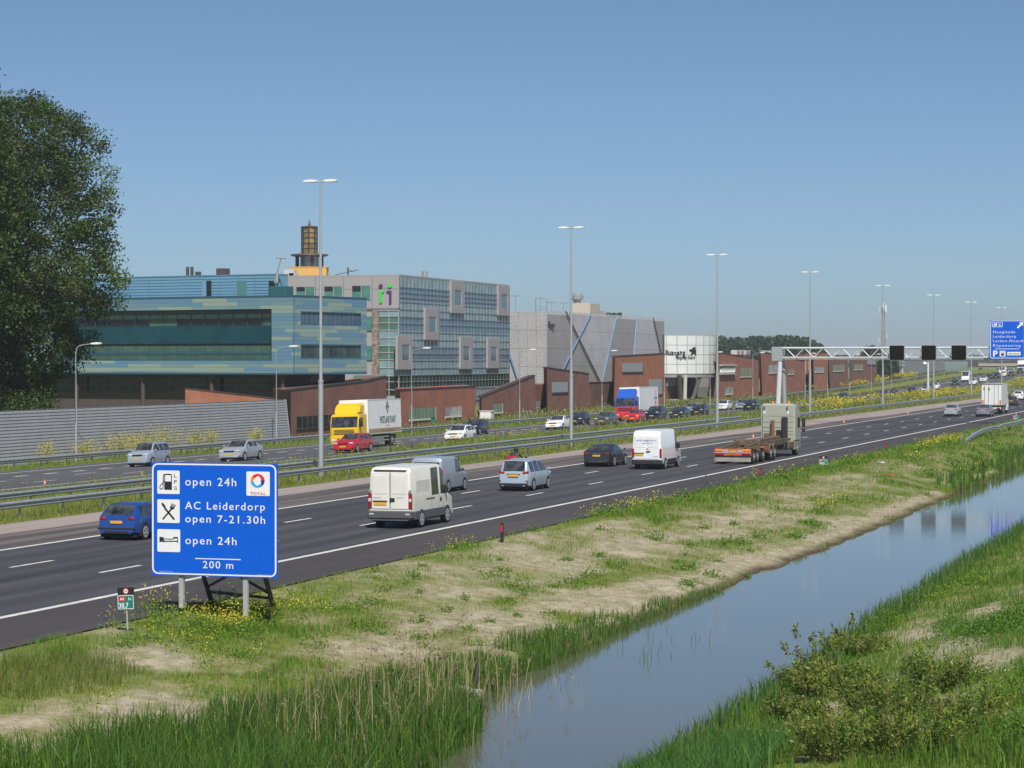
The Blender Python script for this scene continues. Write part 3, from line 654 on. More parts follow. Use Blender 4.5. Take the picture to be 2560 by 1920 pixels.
for k in (0, 24): b.prism([(dx(1856 + k), dz(440)), (dx(1870 + k), dz(440)), (dx(1888 + k * .7), dz(408)), (dx(1872 + k * .7), dz(408))], 'y', -.006, 0)
b.prism([(dx(2122), dz(455)), (dx(2140), dz(466)), (dx(2182), dz(424)), (dx(2192), dz(442)), (dx(2196), dz(392)), (dx(2146), dz(398)), (dx(2162), dz(410))], 'y', -.006, 0)
b.make('lettering', SIGNW, pn)
b = B(); b.mi = 0; b.prism(rrect(dx(1930), dz(788), dx(1996), dz(724), .06), 'y', -.006, 0); b.mi = 1; b.b2((dx(1950), -.010, dz(776)), (dx(1976), -.006, dz(752))); ring(b, [(dx(1946), dz(780)), (dx(1980), dz(780)), (dx(1980), dz(734)), (dx(1946), dz(734))], [(dx(1950), dz(776)), (dx(1976), dz(776)), (dx(1976), dz(738)), (dx(1950), dz(738))], -.010, -.006)
b.make('fuel_pictogram', [SIGNW, INK], ds)
b = B(); b.mi = 0; b.prism(rrect(dx(2016), dz(775), dx(2166), dz(735), .06), 'y', -.006, 0); b.mi = 1; textfit(b, 'Aurora', dx(2028), dx(2152), dz(766), .2, -.010, 1.1, .02); b.make('name_plate', [SIGNW, INK], ds)
# white camera pole in the far median
Yp = Yof(2320, 62.0); t = thing('camera_pole', 'white pole with a bright round camera head under the middle lane panel', 'camera pole', (-62, Yp, 0))
zc = xp(2320, 905, 62).z; b = B(); b.tube([(0, 0, -.3), (0, 0, zc)], [.26, .2], 10); b.make('pole', GW, t, 40)
b = B(); b.lathe([(.05, -.3), (.32, -.15), (.4, .05), (.3, .3), (.05, .4)], 12, (-.62, 0, zc - .35)); b.tube([(-.5, 0, zc - .3), (0, 0, zc - .25)], .06, 6); b.make('camera_head', WHITE, t, 60)

# ---------------------------------------------------------------- cones, cabinet, rack, pipe
def cone():
    t = thing('traffic_cone', None, 'traffic cone', group='orange traffic cones on the pale strip')
    OR = M('cone_orange', (.85, .13, .03), .45)
    b = B(); b.b2((-.2, -.2, 0), (.2, .2, .04), .015); b.make('cone_base', OR, t)
    b = B(); b.mi = 0; b.lathe([(.15, .04), (.125, .22)], 14); b.lathe([(.09, .42), (.03, .75), (.02, .76)], 14); b.mi = 1; b.lathe([(.125, .22), (.09, .42)], 14); b.make('cone_body', [OR, WHITE], t, 40)
    return t
cn = cone()
for i, (px, py, lb) in enumerate(((1883, 1094, 'orange cone on the median shoulder just left of the truck cab'), (2110, 1058, 'orange cone on the shoulder right of the truck cab'), (2270, 1035, 'orange cone on the far pale strip below the gantry'))):
    o = cn if i == 0 else copy_tree(cn); o.location = gp(px, py, .004); o['label'] = lb; o.scale = (.5, .5, .5)
o = copy_tree(cn); q = tp(112, 1214); o.location = (q.x, q.y, tzf(q.x, q.y) + .06); o['label'] = 'small orange cone lying at the inner edge of the far carriageway'; o.scale = (.4, .4, .4)
q = tp(1217, 1052); t = thing('utility_cabinet', 'white utility cabinet beside the sloping brick wedge', 'cabinet', (q.x, q.y, tzf(q.x, q.y)), 0)
b = B(); b.b2((-.75, -.55, -.5), (.75, .55, 1.15), .02); b.make('cabinet_body', M('cabinet_white', (.62, .63, .62), .5), t)
b = B(); b.b2((-.85, -.62, 1.15), (.85, .62, 1.25), .03); b.make('cabinet_lid', MATS['cabinet_white'], t); b = B(); b.b2((-.6, -.57, .1), (-.02, -.552, 1.05)); b.b2((.02, -.57, .1), (.6, -.552, 1.05)); b.make('cabinet_door', WHITE, t)
def hoop(px, py, lb):
    q = tp(px, py); t = thing('bicycle_rack', lb, 'bicycle rack', (q.x, q.y, tzf(q.x, q.y)))
    for k in range(3):
        b = B(); x = .45 * k; b.tube([(x - .0, 0, -.3), (x, 0, .75), (x + .06, 0, .95), (x + .2, 0, 1.02), (x + .34, 0, .95), (x + .4, 0, .75), (x + .4, 0, -.3)], .025, 6); b.make('hoop', GALV, t)
hoop(1303, 1047, 'grey steel bicycle hoops beside the sloping brick wedge')
hoop(1675, 1014, 'grey steel hoops in the grass below the white drum building')
q = tp(1083, 1068); t = thing('kilometre_sign', 'tiny green kilometre plate in the grass left of the white cabinet', 'road sign', (q.x, q.y, tzf(q.x, q.y)), 0, 'green kilometre signs')
b = B(); b.tube([(0, 0, -.2), (0, 0, 1.0)], .025, 6); b.make('post', STEELG, t); b = B(); b.b2((-.3, -.03, .55), (.3, -.01, .95)); b.make('green_plate', GREENS, t); b = B(); b.b2((-.28, -.03, .96), (.28, -.01, 1.15)); b.make('black_plate', INK, t)
q = tp(1193, 1737); t = thing('drain_outlet', 'dark stake with a grey drain pipe end at the water edge', 'drain pipe', (q.x, q.y, WATER_Z))
b = B(); b.tube([(0, 0, -.6), (0, 0, .78)], .045, 10); b.make('stake', M('grey_plastic_stake', (.045, .05, .055), .5), t, 40)
b = B(); b.tube([(-.6, .25, .12), (.0, 0, .06), (.10, -.05, .05)], .085, 12, cap=False); b.tube([(.0, 0, .06), (.11, -.055, .05)], .10, 12); b.make('pipe', M('pale_grey_pipe', (.42, .42, .40), .5), t, 40)
# ---------------------------------------------------------------- buildings
class Frame:
    """a building's own axes: +y along its right face (away), -x along its left face, origin at the near corner on the ground"""
    def __init__(s, P, psi, name, label, cat='building', group=None):
        s.P = Vector(P); s.psi = R(psi); s.lx = Vector((math.cos(s.psi), -math.sin(s.psi), 0)); s.ly = Vector((math.sin(s.psi), math.cos(s.psi), 0))
        s.root = thing(name, label, cat, P, -s.psi, group)
    def r(s, px, py, off=0.0):
        h = on_plane(px, py, s.P + s.lx * off, s.lx) - s.P; return h.dot(s.ly), h.z
    def l(s, px, py, off=0.0):
        h = on_plane(px, py, s.P - s.ly * off, s.ly) - s.P; return h.dot(s.lx), h.z
def cladding(name, cols, h, l, rough=.45, line=.5):
    """rows of coloured boards: every board of length l in every row of height h takes one of the colours"""
    m, nt, p = base_mat(name)
    tc = nt('TexCoord'); sx = nt('SeparateXYZ'); nt.link(tc.outputs['Object'], sx.inputs[0])
    ad = nt('Math', operation='ADD'); nt.link(sx.outputs[0], ad.inputs[0]); nt.link(sx.outputs[1], ad.inputs[1])
    row = nt('Math', operation='DIVIDE'); row.inputs[1].default_value = h; nt.link(sx.outputs[2], row.inputs[0]); rf = nt('Math', operation='FLOOR'); nt.link(row.outputs[0], rf.inputs[0])
    wn_ = nt('TexWhiteNoise', noise_dimensions='1D'); nt.link(rf.outputs[0], wn_.inputs['W'])
    u = nt('Math', operation='DIVIDE'); u.inputs[1].default_value = l; nt.link(ad.outputs[0], u.inputs[0])
    u2 = nt('Math', operation='MULTIPLY_ADD'); u2.inputs[1].default_value = 3.0; nt.link(wn_.outputs[0], u2.inputs[0]); nt.link(u.outputs[0], u2.inputs[2])
    uf = nt('Math', operation='FLOOR'); nt.link(u2.outputs[0], uf.inputs[0])
    cb = nt('CombineXYZ'); nt.link(uf.outputs[0], cb.inputs[0]); nt.link(rf.outputs[0], cb.inputs[1])
    w2 = nt('TexWhiteNoise', noise_dimensions='2D'); nt.link(cb.outputs[0], w2.inputs['Vector'])
    cr = nt('ValToRGB'); cr.color_ramp.interpolation = 'CONSTANT'; e = cr.color_ramp.elements
    e[0].position = 0; e[0].color = c4(cols[0]); e[1].position = 1.0 / len(cols); e[1].color = c4(cols[1])
    for k in range(2, len(cols)): q = e.new(k / len(cols)); q.color = c4(cols[k])
    nt.link(w2.outputs[0], cr.inputs[0])
    fr = nt('Math', operation='FRACT'); nt.link(row.outputs[0], fr.inputs[0]); lt = nt('Math', operation='LESS_THAN'); lt.inputs[1].default_value = .09; nt.link(fr.outputs[0], lt.inputs[0])
    mm = nt('Math', operation='MULTIPLY'); mm.inputs[1].default_value = line; nt.link(lt.outputs[0], mm.inputs[0])
    mx = nt('Mix', data_type='RGBA'); nt.link(mm.outputs[0], mx.inputs['Factor']); nt.link(cr.outputs[0], mx.inputs['A']); mx.inputs['B'].default_value = (.03, .06, .09, 1)
    nt.link(mx.outputs['Result'], p.inputs['Base Color']); p.inputs['Roughness'].default_value = rough; return m
def brickmat(name, c1, c2, mortar=(.22, .19, .17), rough=.85):
    if name in MATS: return MATS[name]
    m, nt, p = base_mat(name)
    tc = nt('TexCoord'); sx = nt('SeparateXYZ'); nt.link(tc.outputs['Object'], sx.inputs[0]); ad = nt('Math', operation='ADD'); nt.link(sx.outputs[0], ad.inputs[0]); nt.link(sx.outputs[1], ad.inputs[1])
    cb = nt('CombineXYZ'); nt.link(ad.outputs[0], cb.inputs[0]); nt.link(sx.outputs[2], cb.inputs[1])
    bt = nt('TexBrick'); bt.inputs['Scale'].default_value = 1.0; bt.inputs['Brick Width'].default_value = .22; bt.inputs['Row Height'].default_value = .065; bt.inputs['Mortar Size'].default_value = .006
    bt.inputs['Color1'].default_value = c4(c1); bt.inputs['Color2'].default_value = c4(c2); bt.inputs['Mortar'].default_value = c4(mortar); nt.link(cb.outputs[0], bt.inputs['Vector'])
    nz = nt('TexNoise', Scale=.45, Detail=5, Roughness=.65); nt.link(tc.outputs['Object'], nz.inputs['Vector'])
    r = nt('ValToRGB'); e = r.color_ramp.elements; e[0].position = .3; e[0].color = (.78, .76, .76, 1); e[1].position = .7; e[1].color = (1.18, 1.15, 1.12, 1); nt.link(nz.outputs['Fac'], r.inputs[0])
    mx = nt('Mix', data_type='RGBA', blend_type='MULTIPLY'); mx.inputs['Factor'].default_value = 1; nt.link(bt.outputs['Color'], mx.inputs['A']); nt.link(r.outputs[0], mx.inputs['B'])
    nt.link(mx.outputs['Result'], p.inputs['Base Color']); p.inputs['Roughness'].default_value = rough; p.inputs['Specular IOR Level'].default_value = .25
    MATS[name] = m; return m
def winglass(name, c=None, rough=.08, spec=.5, var=.25, scale=.6):
    return M(name, c, rough, 0, var, scale, spec)
WG_DARK = winglass('window_dark', (.010, .014, .014)); WG_TEAL = winglass('glass_dark_teal', (.008, .055, .075), .2, .3); WG_GREEN = winglass('glass_green', (.075, .155, .115), .15, .4)
WG_BLUE = winglass('glass_blue', (.11, .20, .30), .12, .5); WG_PALE = winglass('glass_pale_spandrel', (.27, .38, .42), .25, .4); WG_LGREEN = winglass('glass_light_green', (.20, .30, .21), .25, .4)
MULL = M('mullion_steel', (.12, .15, .18), .5, .2); MULLL = M('pale_mullion', (.42, .42, .42), .5, .1)
CONC = M('grey_violet_panel', (.335, .315, .33), .8, 0, .05, .5); CONCD = M('grey_panel_joint', (.16, .15, .16), .8)
CREAM = M('cream_render', (.55, .48, .38), .8, 0, .05, .4); ROOFG = M('roof_grey', (.20, .20, .20), .9, 0, .15, .5)

# --- grey building with the glass facade
P = xp(998, 900, 115.0); gb = Frame((P.x, P.y, 0), 0, 'office_building', 'grey office building with glass facade, jutting grey window boxes and green and purple emblem')
GBr = gb.root; Gt = gb.r(998, 686)[1]; GL_ = gb.r(1273, 720)[0]; GWd = 34.0
b = B(); b.b2((-GWd, .15, -1), (-.15, GL_, Gt - .25)); b.make('wall', CONC, GBr)
b = B(); b.b2((-GWd - .1, .0, Gt - .25), (.02, GL_ + .1, Gt)); b.make('roof_edge', CONC, GBr)
zc_ = lambda v: gb.r(998, 500 + v * .2893)[1]
bands = [(645, 745, 1), (745, 870, 0), (870, 1003, 1), (1003, 1130, 0), (1130, 1265, 1), (1265, 1380, 0), (1380, 1515, 1), (1515, 1640, 2), (1640, 1760, 1)]
b = B()
for v0, v1, k in bands:
    b.mi = k; z1, z0 = zc_(v0) - (.26 if v0 == 645 else 0), zc_(v1); b.poly([(0, 0, z0), (0, GL_, z0), (0, GL_, z1), (0, 0, z1)])
b.make('curtain_wall', [WG_BLUE, WG_PALE, winglass('glass_painted_tree_reflection', (.035, .06, .045), .12, .5, .9, .35)], GBr)  # lowest window band: reflection of trees painted into the glass colour
b = B(); nm = 33
for k in range(nm + 1):
    y = GL_ * k / nm; b.b2((.002, y - .04, -1), (.075, y + .04, Gt - .27))
b.make('mullions', MULL, GBr)
b = B()
for v in (745, 790, 832, 870, 935, 1003, 1060, 1130, 1195, 1265, 1322, 1380, 1448, 1515, 1572, 1640):
    b.b2((.078, -.02, zc_(v) - .03), (.13, GL_, zc_(v) + .03))
b.make('sunshade_rails', MULLL, GBr)
for (u0, v0, u1, v1, wu0, wv0, wu1, wv1) in ((1690, 705, 1805, 980, 1715, 780, 1780, 910), (2097, 745, 2195, 1000, 2120, 815, 2175, 940), (1465, 935, 1585, 1210, 1495, 1010, 1560, 1140),
        (1225, 1175, 1355, 1465, 1262, 1250, 1330, 1385), (1770, 1185, 1875, 1460, 1790, 1265, 1850, 1385), (2005, 1195, 2105, 1455, 2030, 1270, 2085, 1390)):
    X_ = lambda u, v: gb.r(640 + u * .2893, 500 + v * .2893, .38)
    y0, y1 = X_(u0, (v0 + v1) / 2)[0], X_(u1, (v0 + v1) / 2)[0]; zm = X_((u0 + u1) / 2, v0)[1], X_((u0 + u1) / 2, v1)[1]
    wy0, wy1 = X_(wu0, wv0)[0], X_(wu1, wv0)[0]; wz = X_((wu0 + wu1) / 2, wv0)[1], X_((wu0 + wu1) / 2, wv1)[1]
    b = B(); b.b2((.01, y0, zm[1]), (.38, wy0, zm[0]), .03); b.b2((.01, wy1, zm[1]), (.38, y1, zm[0]), .03); b.b2((.012, wy0, wz[0]), (.378, wy1, zm[0]), .02); b.b2((.012, wy0, zm[1]), (.378, wy1, wz[1]), .02)
    fb = b.make('window_box', CONC, GBr)
    b = B(); b.b2((.20, wy0 + .004, wz[1] + .004), (.30, wy1 - .004, wz[0] - .004)); b.make('window_pane', WG_GREEN if False else winglass('glass_soft_blue', (.10, .19, .235), .1), fb)
    b = B(); ring_w = .12; b.b2((.30, wy0, wz[1]), (.36, wy0 + ring_w, wz[0])); b.b2((.30, wy1 - ring_w, wz[1]), (.36, wy1, wz[0])); b.make('frame', MULLL, fb)
LX = lambda u, v, off=0.0: gb.l(640 + u * .2893, 500 + v * .2893, off)
zb1 = LX(1100, 950)[1]
# left face: panel joints, windows, lower strip
b = B()
for u in (265, 515, 757, 1003): x = LX(u, 700)[0]; b.b2((x - .03, -.012, zb1), (x + .03, .15, Gt - .26))
x0 = LX(960, 900)[0]; b.b2((-GWd, .0, zb1), (-.15, .16, zb1 + .25)); b.b2((-GWd, -.006, Gt - 2.0), (-.16, .15, Gt - 1.94)); b.make('panel_joints', CONCD, GBr)
b = B(); b.b2((-GWd, .01, zb1 + .25), (-.0, .149, Gt - .25)); b.make('upper_panel', CONC, GBr)
for u0, v0, u1, v1 in ((205, 755, 265, 845), (350, 752, 505, 850), (592, 748, 745, 860), (832, 742, 988, 870)):
    xa, za = LX(u0, v0); xb, zb = LX(u1, v1)
    b = B(); b.mi = 0; b.b2((xa, -.02, zb), (xb, .005, za)); b.mi = 1; b.b2((xa, -.05, za), (xb, -.0, za + .25)); b.b2((xa - .12, -.05, zb), (xa, 0, za)); b.b2((xb, -.05, zb), (xb + .12, 0, za)); b.b2(((xa + xb) / 2 - .05, -.05, zb), ((xa + xb) / 2 + .05, -.021, za))
    b.mi = 2; b.b2((xa + .004, -.035, za - (za - zb) * .38), ((xa + xb) / 2 - .06, -.022, za - .004)); b.make('window', [winglass('glass_sea_green', (.07, .20, .17), .12), CONC, WG_DARK], GBr)
x0, x1 = LX(1005, 1200)[0], LX(1062, 1200)[0]; b = B(); b.b2((x0, -.05, -1), (x1, .149, zb1 - .002)); b.make('stone_column', M('brown_stone', (.20, .145, .115), .85, 0, .5, 2.2, .4, col2=(.38, .30, .25), detail=6), GBr)
b = B(); zz = lambda v: LX(1150, v)[1]; xa, xb = LX(1066, 1200)[0], -.06
for v0, v1, k in ((955, 1005, 0), (1005, 1125, 1), (1125, 1260, 0), (1260, 1380, 1), (1380, 1520, 0), (1520, 1680, 2)):
    b.mi = k; b.b2((xa, -.01, zz(v1)), (xb, .14, zz(v0) - .001))
b.mi = 3
for v in (955, 1005, 1062, 1125, 1193, 1260, 1320, 1380, 1450, 1520, 1570, 1640): b.b2((xa, -.10, zz(v) - .05), (xb, -.012, zz(v) + .05))
xm = (xa + xb) / 2; b.b2((xm - .05, -.05, -1), (xm + .05, -.013, zb1)); b.b2((xb - .05, -.06, -1), (xb + .05, -.014, zb1))
b.make('glass_strip', [winglass('glass_light_blue', (.19, .29, .33), .2), WG_GREEN, WG_DARK, MULLL], GBr)
xa = LX(960, 1200)[0]; xw = LX(1000, 1200)[0]
for v0, v1 in ((1005, 1130), (1262, 1385), (1515, 1560)): b = B(); b.b2((xa - 2, -.01, zz(v1)), (xw, .149, zz(v0))); b.make('side_window', winglass('glass_sea_green'), GBr)
# emblem on the wall
PUR, GRN = M('emblem_purple', (.12, .02, .16), .45), M('emblem_green', (.05, .62, .06), .45)
def emb(shapes, mat, lab):
    b = B()
    for s in shapes: b.prism([LX(u, v, .16) for u, v in s], 'y', -.16, -.02)
    o = b.make('emblem', mat, GBr); o['label'] = lab
circ = lambda u, v, r: [(u + r * math.cos(k * math.pi / 8), v + r * math.sin(k * math.pi / 8)) for k in range(16)]
emb([circ(1076, 743, 17)], PUR, 'purple dot'); emb([circ(1156, 741, 18)], GRN, 'green dot')
emb([[(1066, 785), (1106, 780), (1104, 796), (1088, 803), (1086, 890), (1067, 892)]], GRN, 'green stroke shaped like r'); emb([[(1126, 785), (1168, 783), (1168, 895), (1150, 897), (1150, 805), (1130, 799)]], PUR, 'purple stroke shaped like a reversed r')
t = gb.root
b = B(); y_, z_ = gb.r(1062, 690, -3.0); b.tube([(-3, y_, Gt - .2), (-3, y_, Gt + 1.1)], .45, 12); b.make('roof_vent', GALV, GBr)
b = B()
for u, v, w, h in ((240, 650, 1.5, 1.0), (285, 650, .9, .5)): x, z = LX(u, v, -4); b.b2((x, 4, Gt), (x + w, 5.2, Gt + h))
b.make('roof_unit', M('pale_unit', (.5, .5, .49), .6), GBr)
b = B(); x, z = LX(795, 640, -3); b.tube([(x, 3, Gt), (x, 3, Gt + 1.15)], .12, 6); b.tube([(x - 2.0, 3, Gt + .1), (x - .6, 3, Gt + .4), (x + 1.6, 3, Gt + .8)], .05, 5); b.tube([(x - .2, 3, Gt + .9), (x + .7, 3.4, Gt + .6)], .05, 5); b.make('aerial', STEELD, GBr)

# --- blue clad building
d = ray(735, 930); k = 262.0 / math.hypot(d.x, d.y); P = CAMO + d * k
bb = Frame((P.x, P.y, -.2), 13, 'clad_building', 'wide blue and green clad building with long recessed window band and dark ground floor'); BR = bb.root
BT, B0 = bb.r(735, 741)[1], bb.r(735, 932)[1]; BLn = bb.r(917, 800)[0]; BWd = -bb.l(60, 800)[0]
CLAD = cladding('blue_green_boards', [(.115, .235, .36), (.15, .26, .31), (.24, .335, .29), (.17, .275, .30), (.115, .24, .345), (.26, .34, .285), (.14, .25, .31)], .415, 4.6)
BEDGE = M('blue_edge', (.03, .10, .16), .5)
L1 = lambda u, v, off=0.0: bb.l(u * .28933, 500 + v * .28933, off)      # left-face crop coordinates
xr = bb.l(679, 840)[0]; zr1, zr0 = bb.l(679, 772)[1], bb.l(679, 902)[1]; xl = -BWd + 4
b = B()      # walls around the recess (boards), left face
b.b2((xr, 0, zr0), (0, .4, zr1)); b.b2((-BWd, .001, zr1), (0, .4, BT)); b.b2((-BWd, .001, B0), (0, .4, zr0)); b.b2((-BWd, .002, zr0), (xl, .4, zr1)); b.make('front_boards', CLAD, BR)
b = B(); wz = []
r0 = bb.r(752, 778); r1 = bb.r(903, 821); r2 = bb.r(752, 861); r3 = bb.r(903, 898)
wa = (r0[0], r1[0], bb.r(752, 812)[1], bb.r(752, 778)[1]); wb_ = (r2[0], r3[0], bb.r(752, 897)[1], bb.r(752, 861)[1])
b.b2((-.4, .401, B0), (0, wa[0], BT)); b.b2((-.4, wa[1], B0), (0, BLn, BT)); b.b2((-.4, wa[0], wa[3]), (0, wa[1], BT)); b.b2((-.4, wa[0], wb_[3]), (0, wa[1], wa[2])); b.b2((-.4, wa[0], B0), (0, wa[1], wb_[2])); b.make('side_boards', CLAD, BR)
b = B(); b.b2((-BWd, 1.05, B0 + .05), (-.45, BLn - .02, BT - .1)); b.make('core', M('core_dark', (.05, .07, .08), .8), BR)
b = B(); b.b2((-BWd - .02, -.05, BT), (.05, BLn + .05, BT + .16)); b.b2((-.03, -.03, B0), (.03, .03, BT)); b.b2((-BWd, -.02, B0 - .2), (.02, BLn, B0 - .001)); b.make('roof_edge', BEDGE, BR)
for (y0, y1, z0, z1), gm in ((wa, winglass('glass_slate_blue', (.075, .12, .17), .1)), (wb_, winglass('glass_painted_tree_reflection'))):
    b = B(); b.mi = 0; b.b2((-.25, y0, z0), (-.15, y1, z1)); b.mi = 1; b.b2((-.2, y0, z0), (-.02, y0 + .12, z1)); b.b2((-.2, y1 - .12, z0), (-.02, y1, z1)); b.b2((-.2, y0, z0), (-.02, y1, z0 + .15)); b.b2((-.2, y0, z1 - .12), (-.02, y1, z1))
    for k in range(1, 13): yy = y0 + (y1 - y0) * k / 13; b.b2((-.15, yy - .03, z0), (-.09, yy + .03, z1))
    b.make('window_band', [gm, BEDGE], BR)
# recess: two window rows with a dark teal band between
zs = [L1(2000, v)[1] for v in (948, 985, 1022, 1085, 1240, 1262, 1312, 1330, 1378, 1392)]
b = B(); b.mi = 0; b.b2((xl, .9, zs[4]), (xr, 1.0, zs[3])); b.mi = 1; b.b2((xl, .92, zs[1]), (xr, 1.0, zs[0])); b.make('teal_band', [WG_TEAL, WG_DARK], BR)
nb = 16; xb_ = [xl + (xr - xl) * k / nb for k in range(nb + 1)]
for row, (za, zb_2, zc2, zd) in enumerate(((zs[1], zs[2], zs[2], zs[3]), (zs[5], zs[6], zs[7], zs[8]))):
    for k in range(nb):
        b = B(); x0, x1 = xb_[k], xb_[k + 1]
        lite = (row == 0 and k in (nb - 1, 7, 8)) or row == 1
        b.mi = 0 if row == 0 else 2; b.b2((x0 + .04, .93, zb_2), (x1 - .04, 1.0, za)); b.mi = (2 if lite else 1); b.b2((x0 + .04, .931, zd), (x1 - .04, 1.0, zc2 - .06)); b.mi = 3; b.b2((x0 - .04, .86, zd), (x0 + .04, .99, za)); b.b2((x0 + .041, .88, zc2 - .06), (x1 - .041, .99, zb_2 + .02))
        b.make('window', [winglass('glass_mid_green', (.13, .22, .15), .2), WG_DARK, winglass('glass_dull_green', (.06, .115, .085), .25), M('frame_teal', (.03, .09, .12), .5)], BR)
b = B(); b.b2((xl, .86, zs[9] - .3), (xr, 1.0, zs[8])); b.b2((xl, .0, zr0 - .002), (xr, .95, zr0 + .05)); b.make('sill', M('frame_teal'), BR)
# ground floor
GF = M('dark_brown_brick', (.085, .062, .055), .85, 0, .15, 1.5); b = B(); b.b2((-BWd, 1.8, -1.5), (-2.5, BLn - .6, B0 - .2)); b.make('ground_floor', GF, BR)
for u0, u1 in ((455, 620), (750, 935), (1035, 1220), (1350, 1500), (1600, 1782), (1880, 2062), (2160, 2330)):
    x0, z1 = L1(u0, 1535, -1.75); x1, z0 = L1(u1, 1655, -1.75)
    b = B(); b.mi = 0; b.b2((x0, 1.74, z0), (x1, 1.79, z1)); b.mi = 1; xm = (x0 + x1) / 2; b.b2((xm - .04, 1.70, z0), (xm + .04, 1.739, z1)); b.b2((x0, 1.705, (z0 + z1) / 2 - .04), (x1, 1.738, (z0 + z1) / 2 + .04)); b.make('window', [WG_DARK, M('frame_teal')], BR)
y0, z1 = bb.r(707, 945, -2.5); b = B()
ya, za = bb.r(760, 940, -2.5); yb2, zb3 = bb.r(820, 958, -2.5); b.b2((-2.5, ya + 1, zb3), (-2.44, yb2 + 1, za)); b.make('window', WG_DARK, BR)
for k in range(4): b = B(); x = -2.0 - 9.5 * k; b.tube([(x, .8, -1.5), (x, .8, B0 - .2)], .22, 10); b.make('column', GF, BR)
# penthouse
PB = M('ribbed_light_blue', (.16, .33, .47), .5, 0, .06, .6); xq0, xq1 = bb.l(200, 720, -2.6)[0], bb.l(693, 720, -2.6)[0]; zt2 = bb.l(640, 687.5, -2.6)[1]
b = B(); b.b2((xq0, 2.6, BT + .16), (xq1, 4.6, zt2), .02); ph = b.make('penthouse', PB, BR)
b = B(); n = 7
for k in range(1, n): z = BT + .16 + (zt2 - BT - .16) * k / n; b.b2((xq0, 2.565, z - .025), (xq1, 2.599, z + .025))
for px in (373, 550, 638): x = bb.l(px, 720, -2.6)[0]; b.b2((x - .05, 2.55, BT + .16), (x + .05, 2.598, zt2))
b.b2((xq0, 2.55, zt2 - .02), (xq1 + .03, 4.62, zt2 + .1)); b.make('panel_joints', M('joint_blue', (.11, .245, .36), .6), ph)
for p0, p1, mt in ((505, 516, PB), (516, 528, WG_DARK), (593, 616, M('door_sea_green', (.09, .22, .22), .5)), (672, 688, WG_DARK)):
    x0, z1 = bb.l(p0, 702, -2.54); x1, _ = bb.l(p1, 702, -2.54); b = B(); b.b2((x0, 2.52, BT + .17), (x1, 2.562, z1)); b.make('door', mt, ph)
for px, w, h, mt in ((467, .28, 1.0, STEELD), (478, .28, 1.0, STEELD), (492, .5, .45, STEELD), (550, 1.1, .75, M('purple_brown', (.09, .06, .08), .7))):
    x = bb.l(px, 690, -3.4)[0]; b = B(); b.b2((x - w / 2, 3.4, zt2), (x + w / 2, 3.4 + w, zt2 + h + .1), .03); b.make('roof_flue', mt, ph)
# window-cleaning davit standing on the roof
x, z = bb.l(690, 735, -1.6); W_ = BR.matrix_basis @ Vector((x, 1.6, BT + .16)); t = thing('roof_davit', 'thin roof davit with crossbar on a teal box above the blue clad building', 'davit', W_, -bb.psi)
S = lambda u, v: ((u - 75) * .2893 / 6150 * 262 * 1.02, (735 - (500 + v * .2893)) / 6150 * 262)
b = B(); x0, z0 = S(30, 820); x1, z1 = S(207, 740); b.b2((x0, -.5, 0), (x1, .9, z1 - z0), .04); b.make('machine_box', M('teal_box', (.02, .115, .125), .5), t)
b = B(); f = lambda u, v: (S(u, v)[0], 0, S(u, v)[1] + .5); b.tube([f(60, 740), f(125, 530)], .09, 6); b.tube([f(80, 522), f(180, 528)], .08, 6); b.tube([f(80, 522), f(82, 545)], .05, 5); b.tube([f(180, 528), f(178, 545)], .05, 5); b.tube([f(85, 740), f(90, 660)], .12, 6); b.tube([f(137, 535), f(140, 660)], .02, 4); b.make('arm', STEELG, t)

# --- lantern tower behind
P = CAMO + ray(640 + 462 * .2893, 700) * 375; t = thing('lantern_tower', 'round lantern tower with glazed drum, flat disc roof and yellow base', 'tower', (P.x, P.y, 0), -THETA * -1)
tz_ = lambda v: HC + (HY - (500 + v * .2893)) / 6150 * 375; pw = .2893 / 6150 * 375
b = B(); w = 155 * pw; b.b2((-w, -w * .8, 0), (w, w * .8, tz_(592))); b.b2((-w - .06, -w * .8 - .06, tz_(592)), (w + .06, w * .8 + .06, tz_(584))); b.make('yellow_base', M('ochre_render', (.62, .36, .09), .8, 0, .05, .5), t)
DK = M('dark_purple_steel', (.055, .042, .05), .5, .2)
for k in range(8): a = k * math.pi / 4 + .3; b = B(); b.tube([(115 * pw * math.cos(a), 95 * pw * math.sin(a), tz_(584)), (115 * pw * math.cos(a), 95 * pw * math.sin(a), tz_(490))], .16, 6); b.make('column', DK, t)
b = B(); b.lathe([(80 * pw, tz_(584)), (80 * pw, tz_(490))], 8); b.make('gallery_glass', winglass('glass_pale_sky', (.30, .38, .42), .15), t)
b = B(); b.lathe([(140 * pw, tz_(492)), (164 * pw, tz_(484)), (160 * pw, tz_(474)), (80 * pw, tz_(466))], 28); b.make('disc_roof', M('brown_roof', (.085, .055, .05), .6), t, 30)
b = B(); b.lathe([(66 * pw, tz_(470)), (66 * pw, tz_(240))], 8); b.make('lantern_glass', M('stained_amber_glass', (.16, .15, .06), .25, 0, .7, 1.2, .4, col2=(.36, .27, .10)), t)
b = B()
for k in range(8): a = k * math.pi / 4; b.tube([(67 * pw * math.cos(a), 67 * pw * math.sin(a), tz_(470)), (67 * pw * math.cos(a), 67 * pw * math.sin(a), tz_(240))], .09, 4)
for v in (290, 335, 380, 425): b.lathe([(64 * pw, tz_(v) - .07), (68.5 * pw, tz_(v) - .07), (68.5 * pw, tz_(v) + .07), (64 * pw, tz_(v) + .07)], 8)
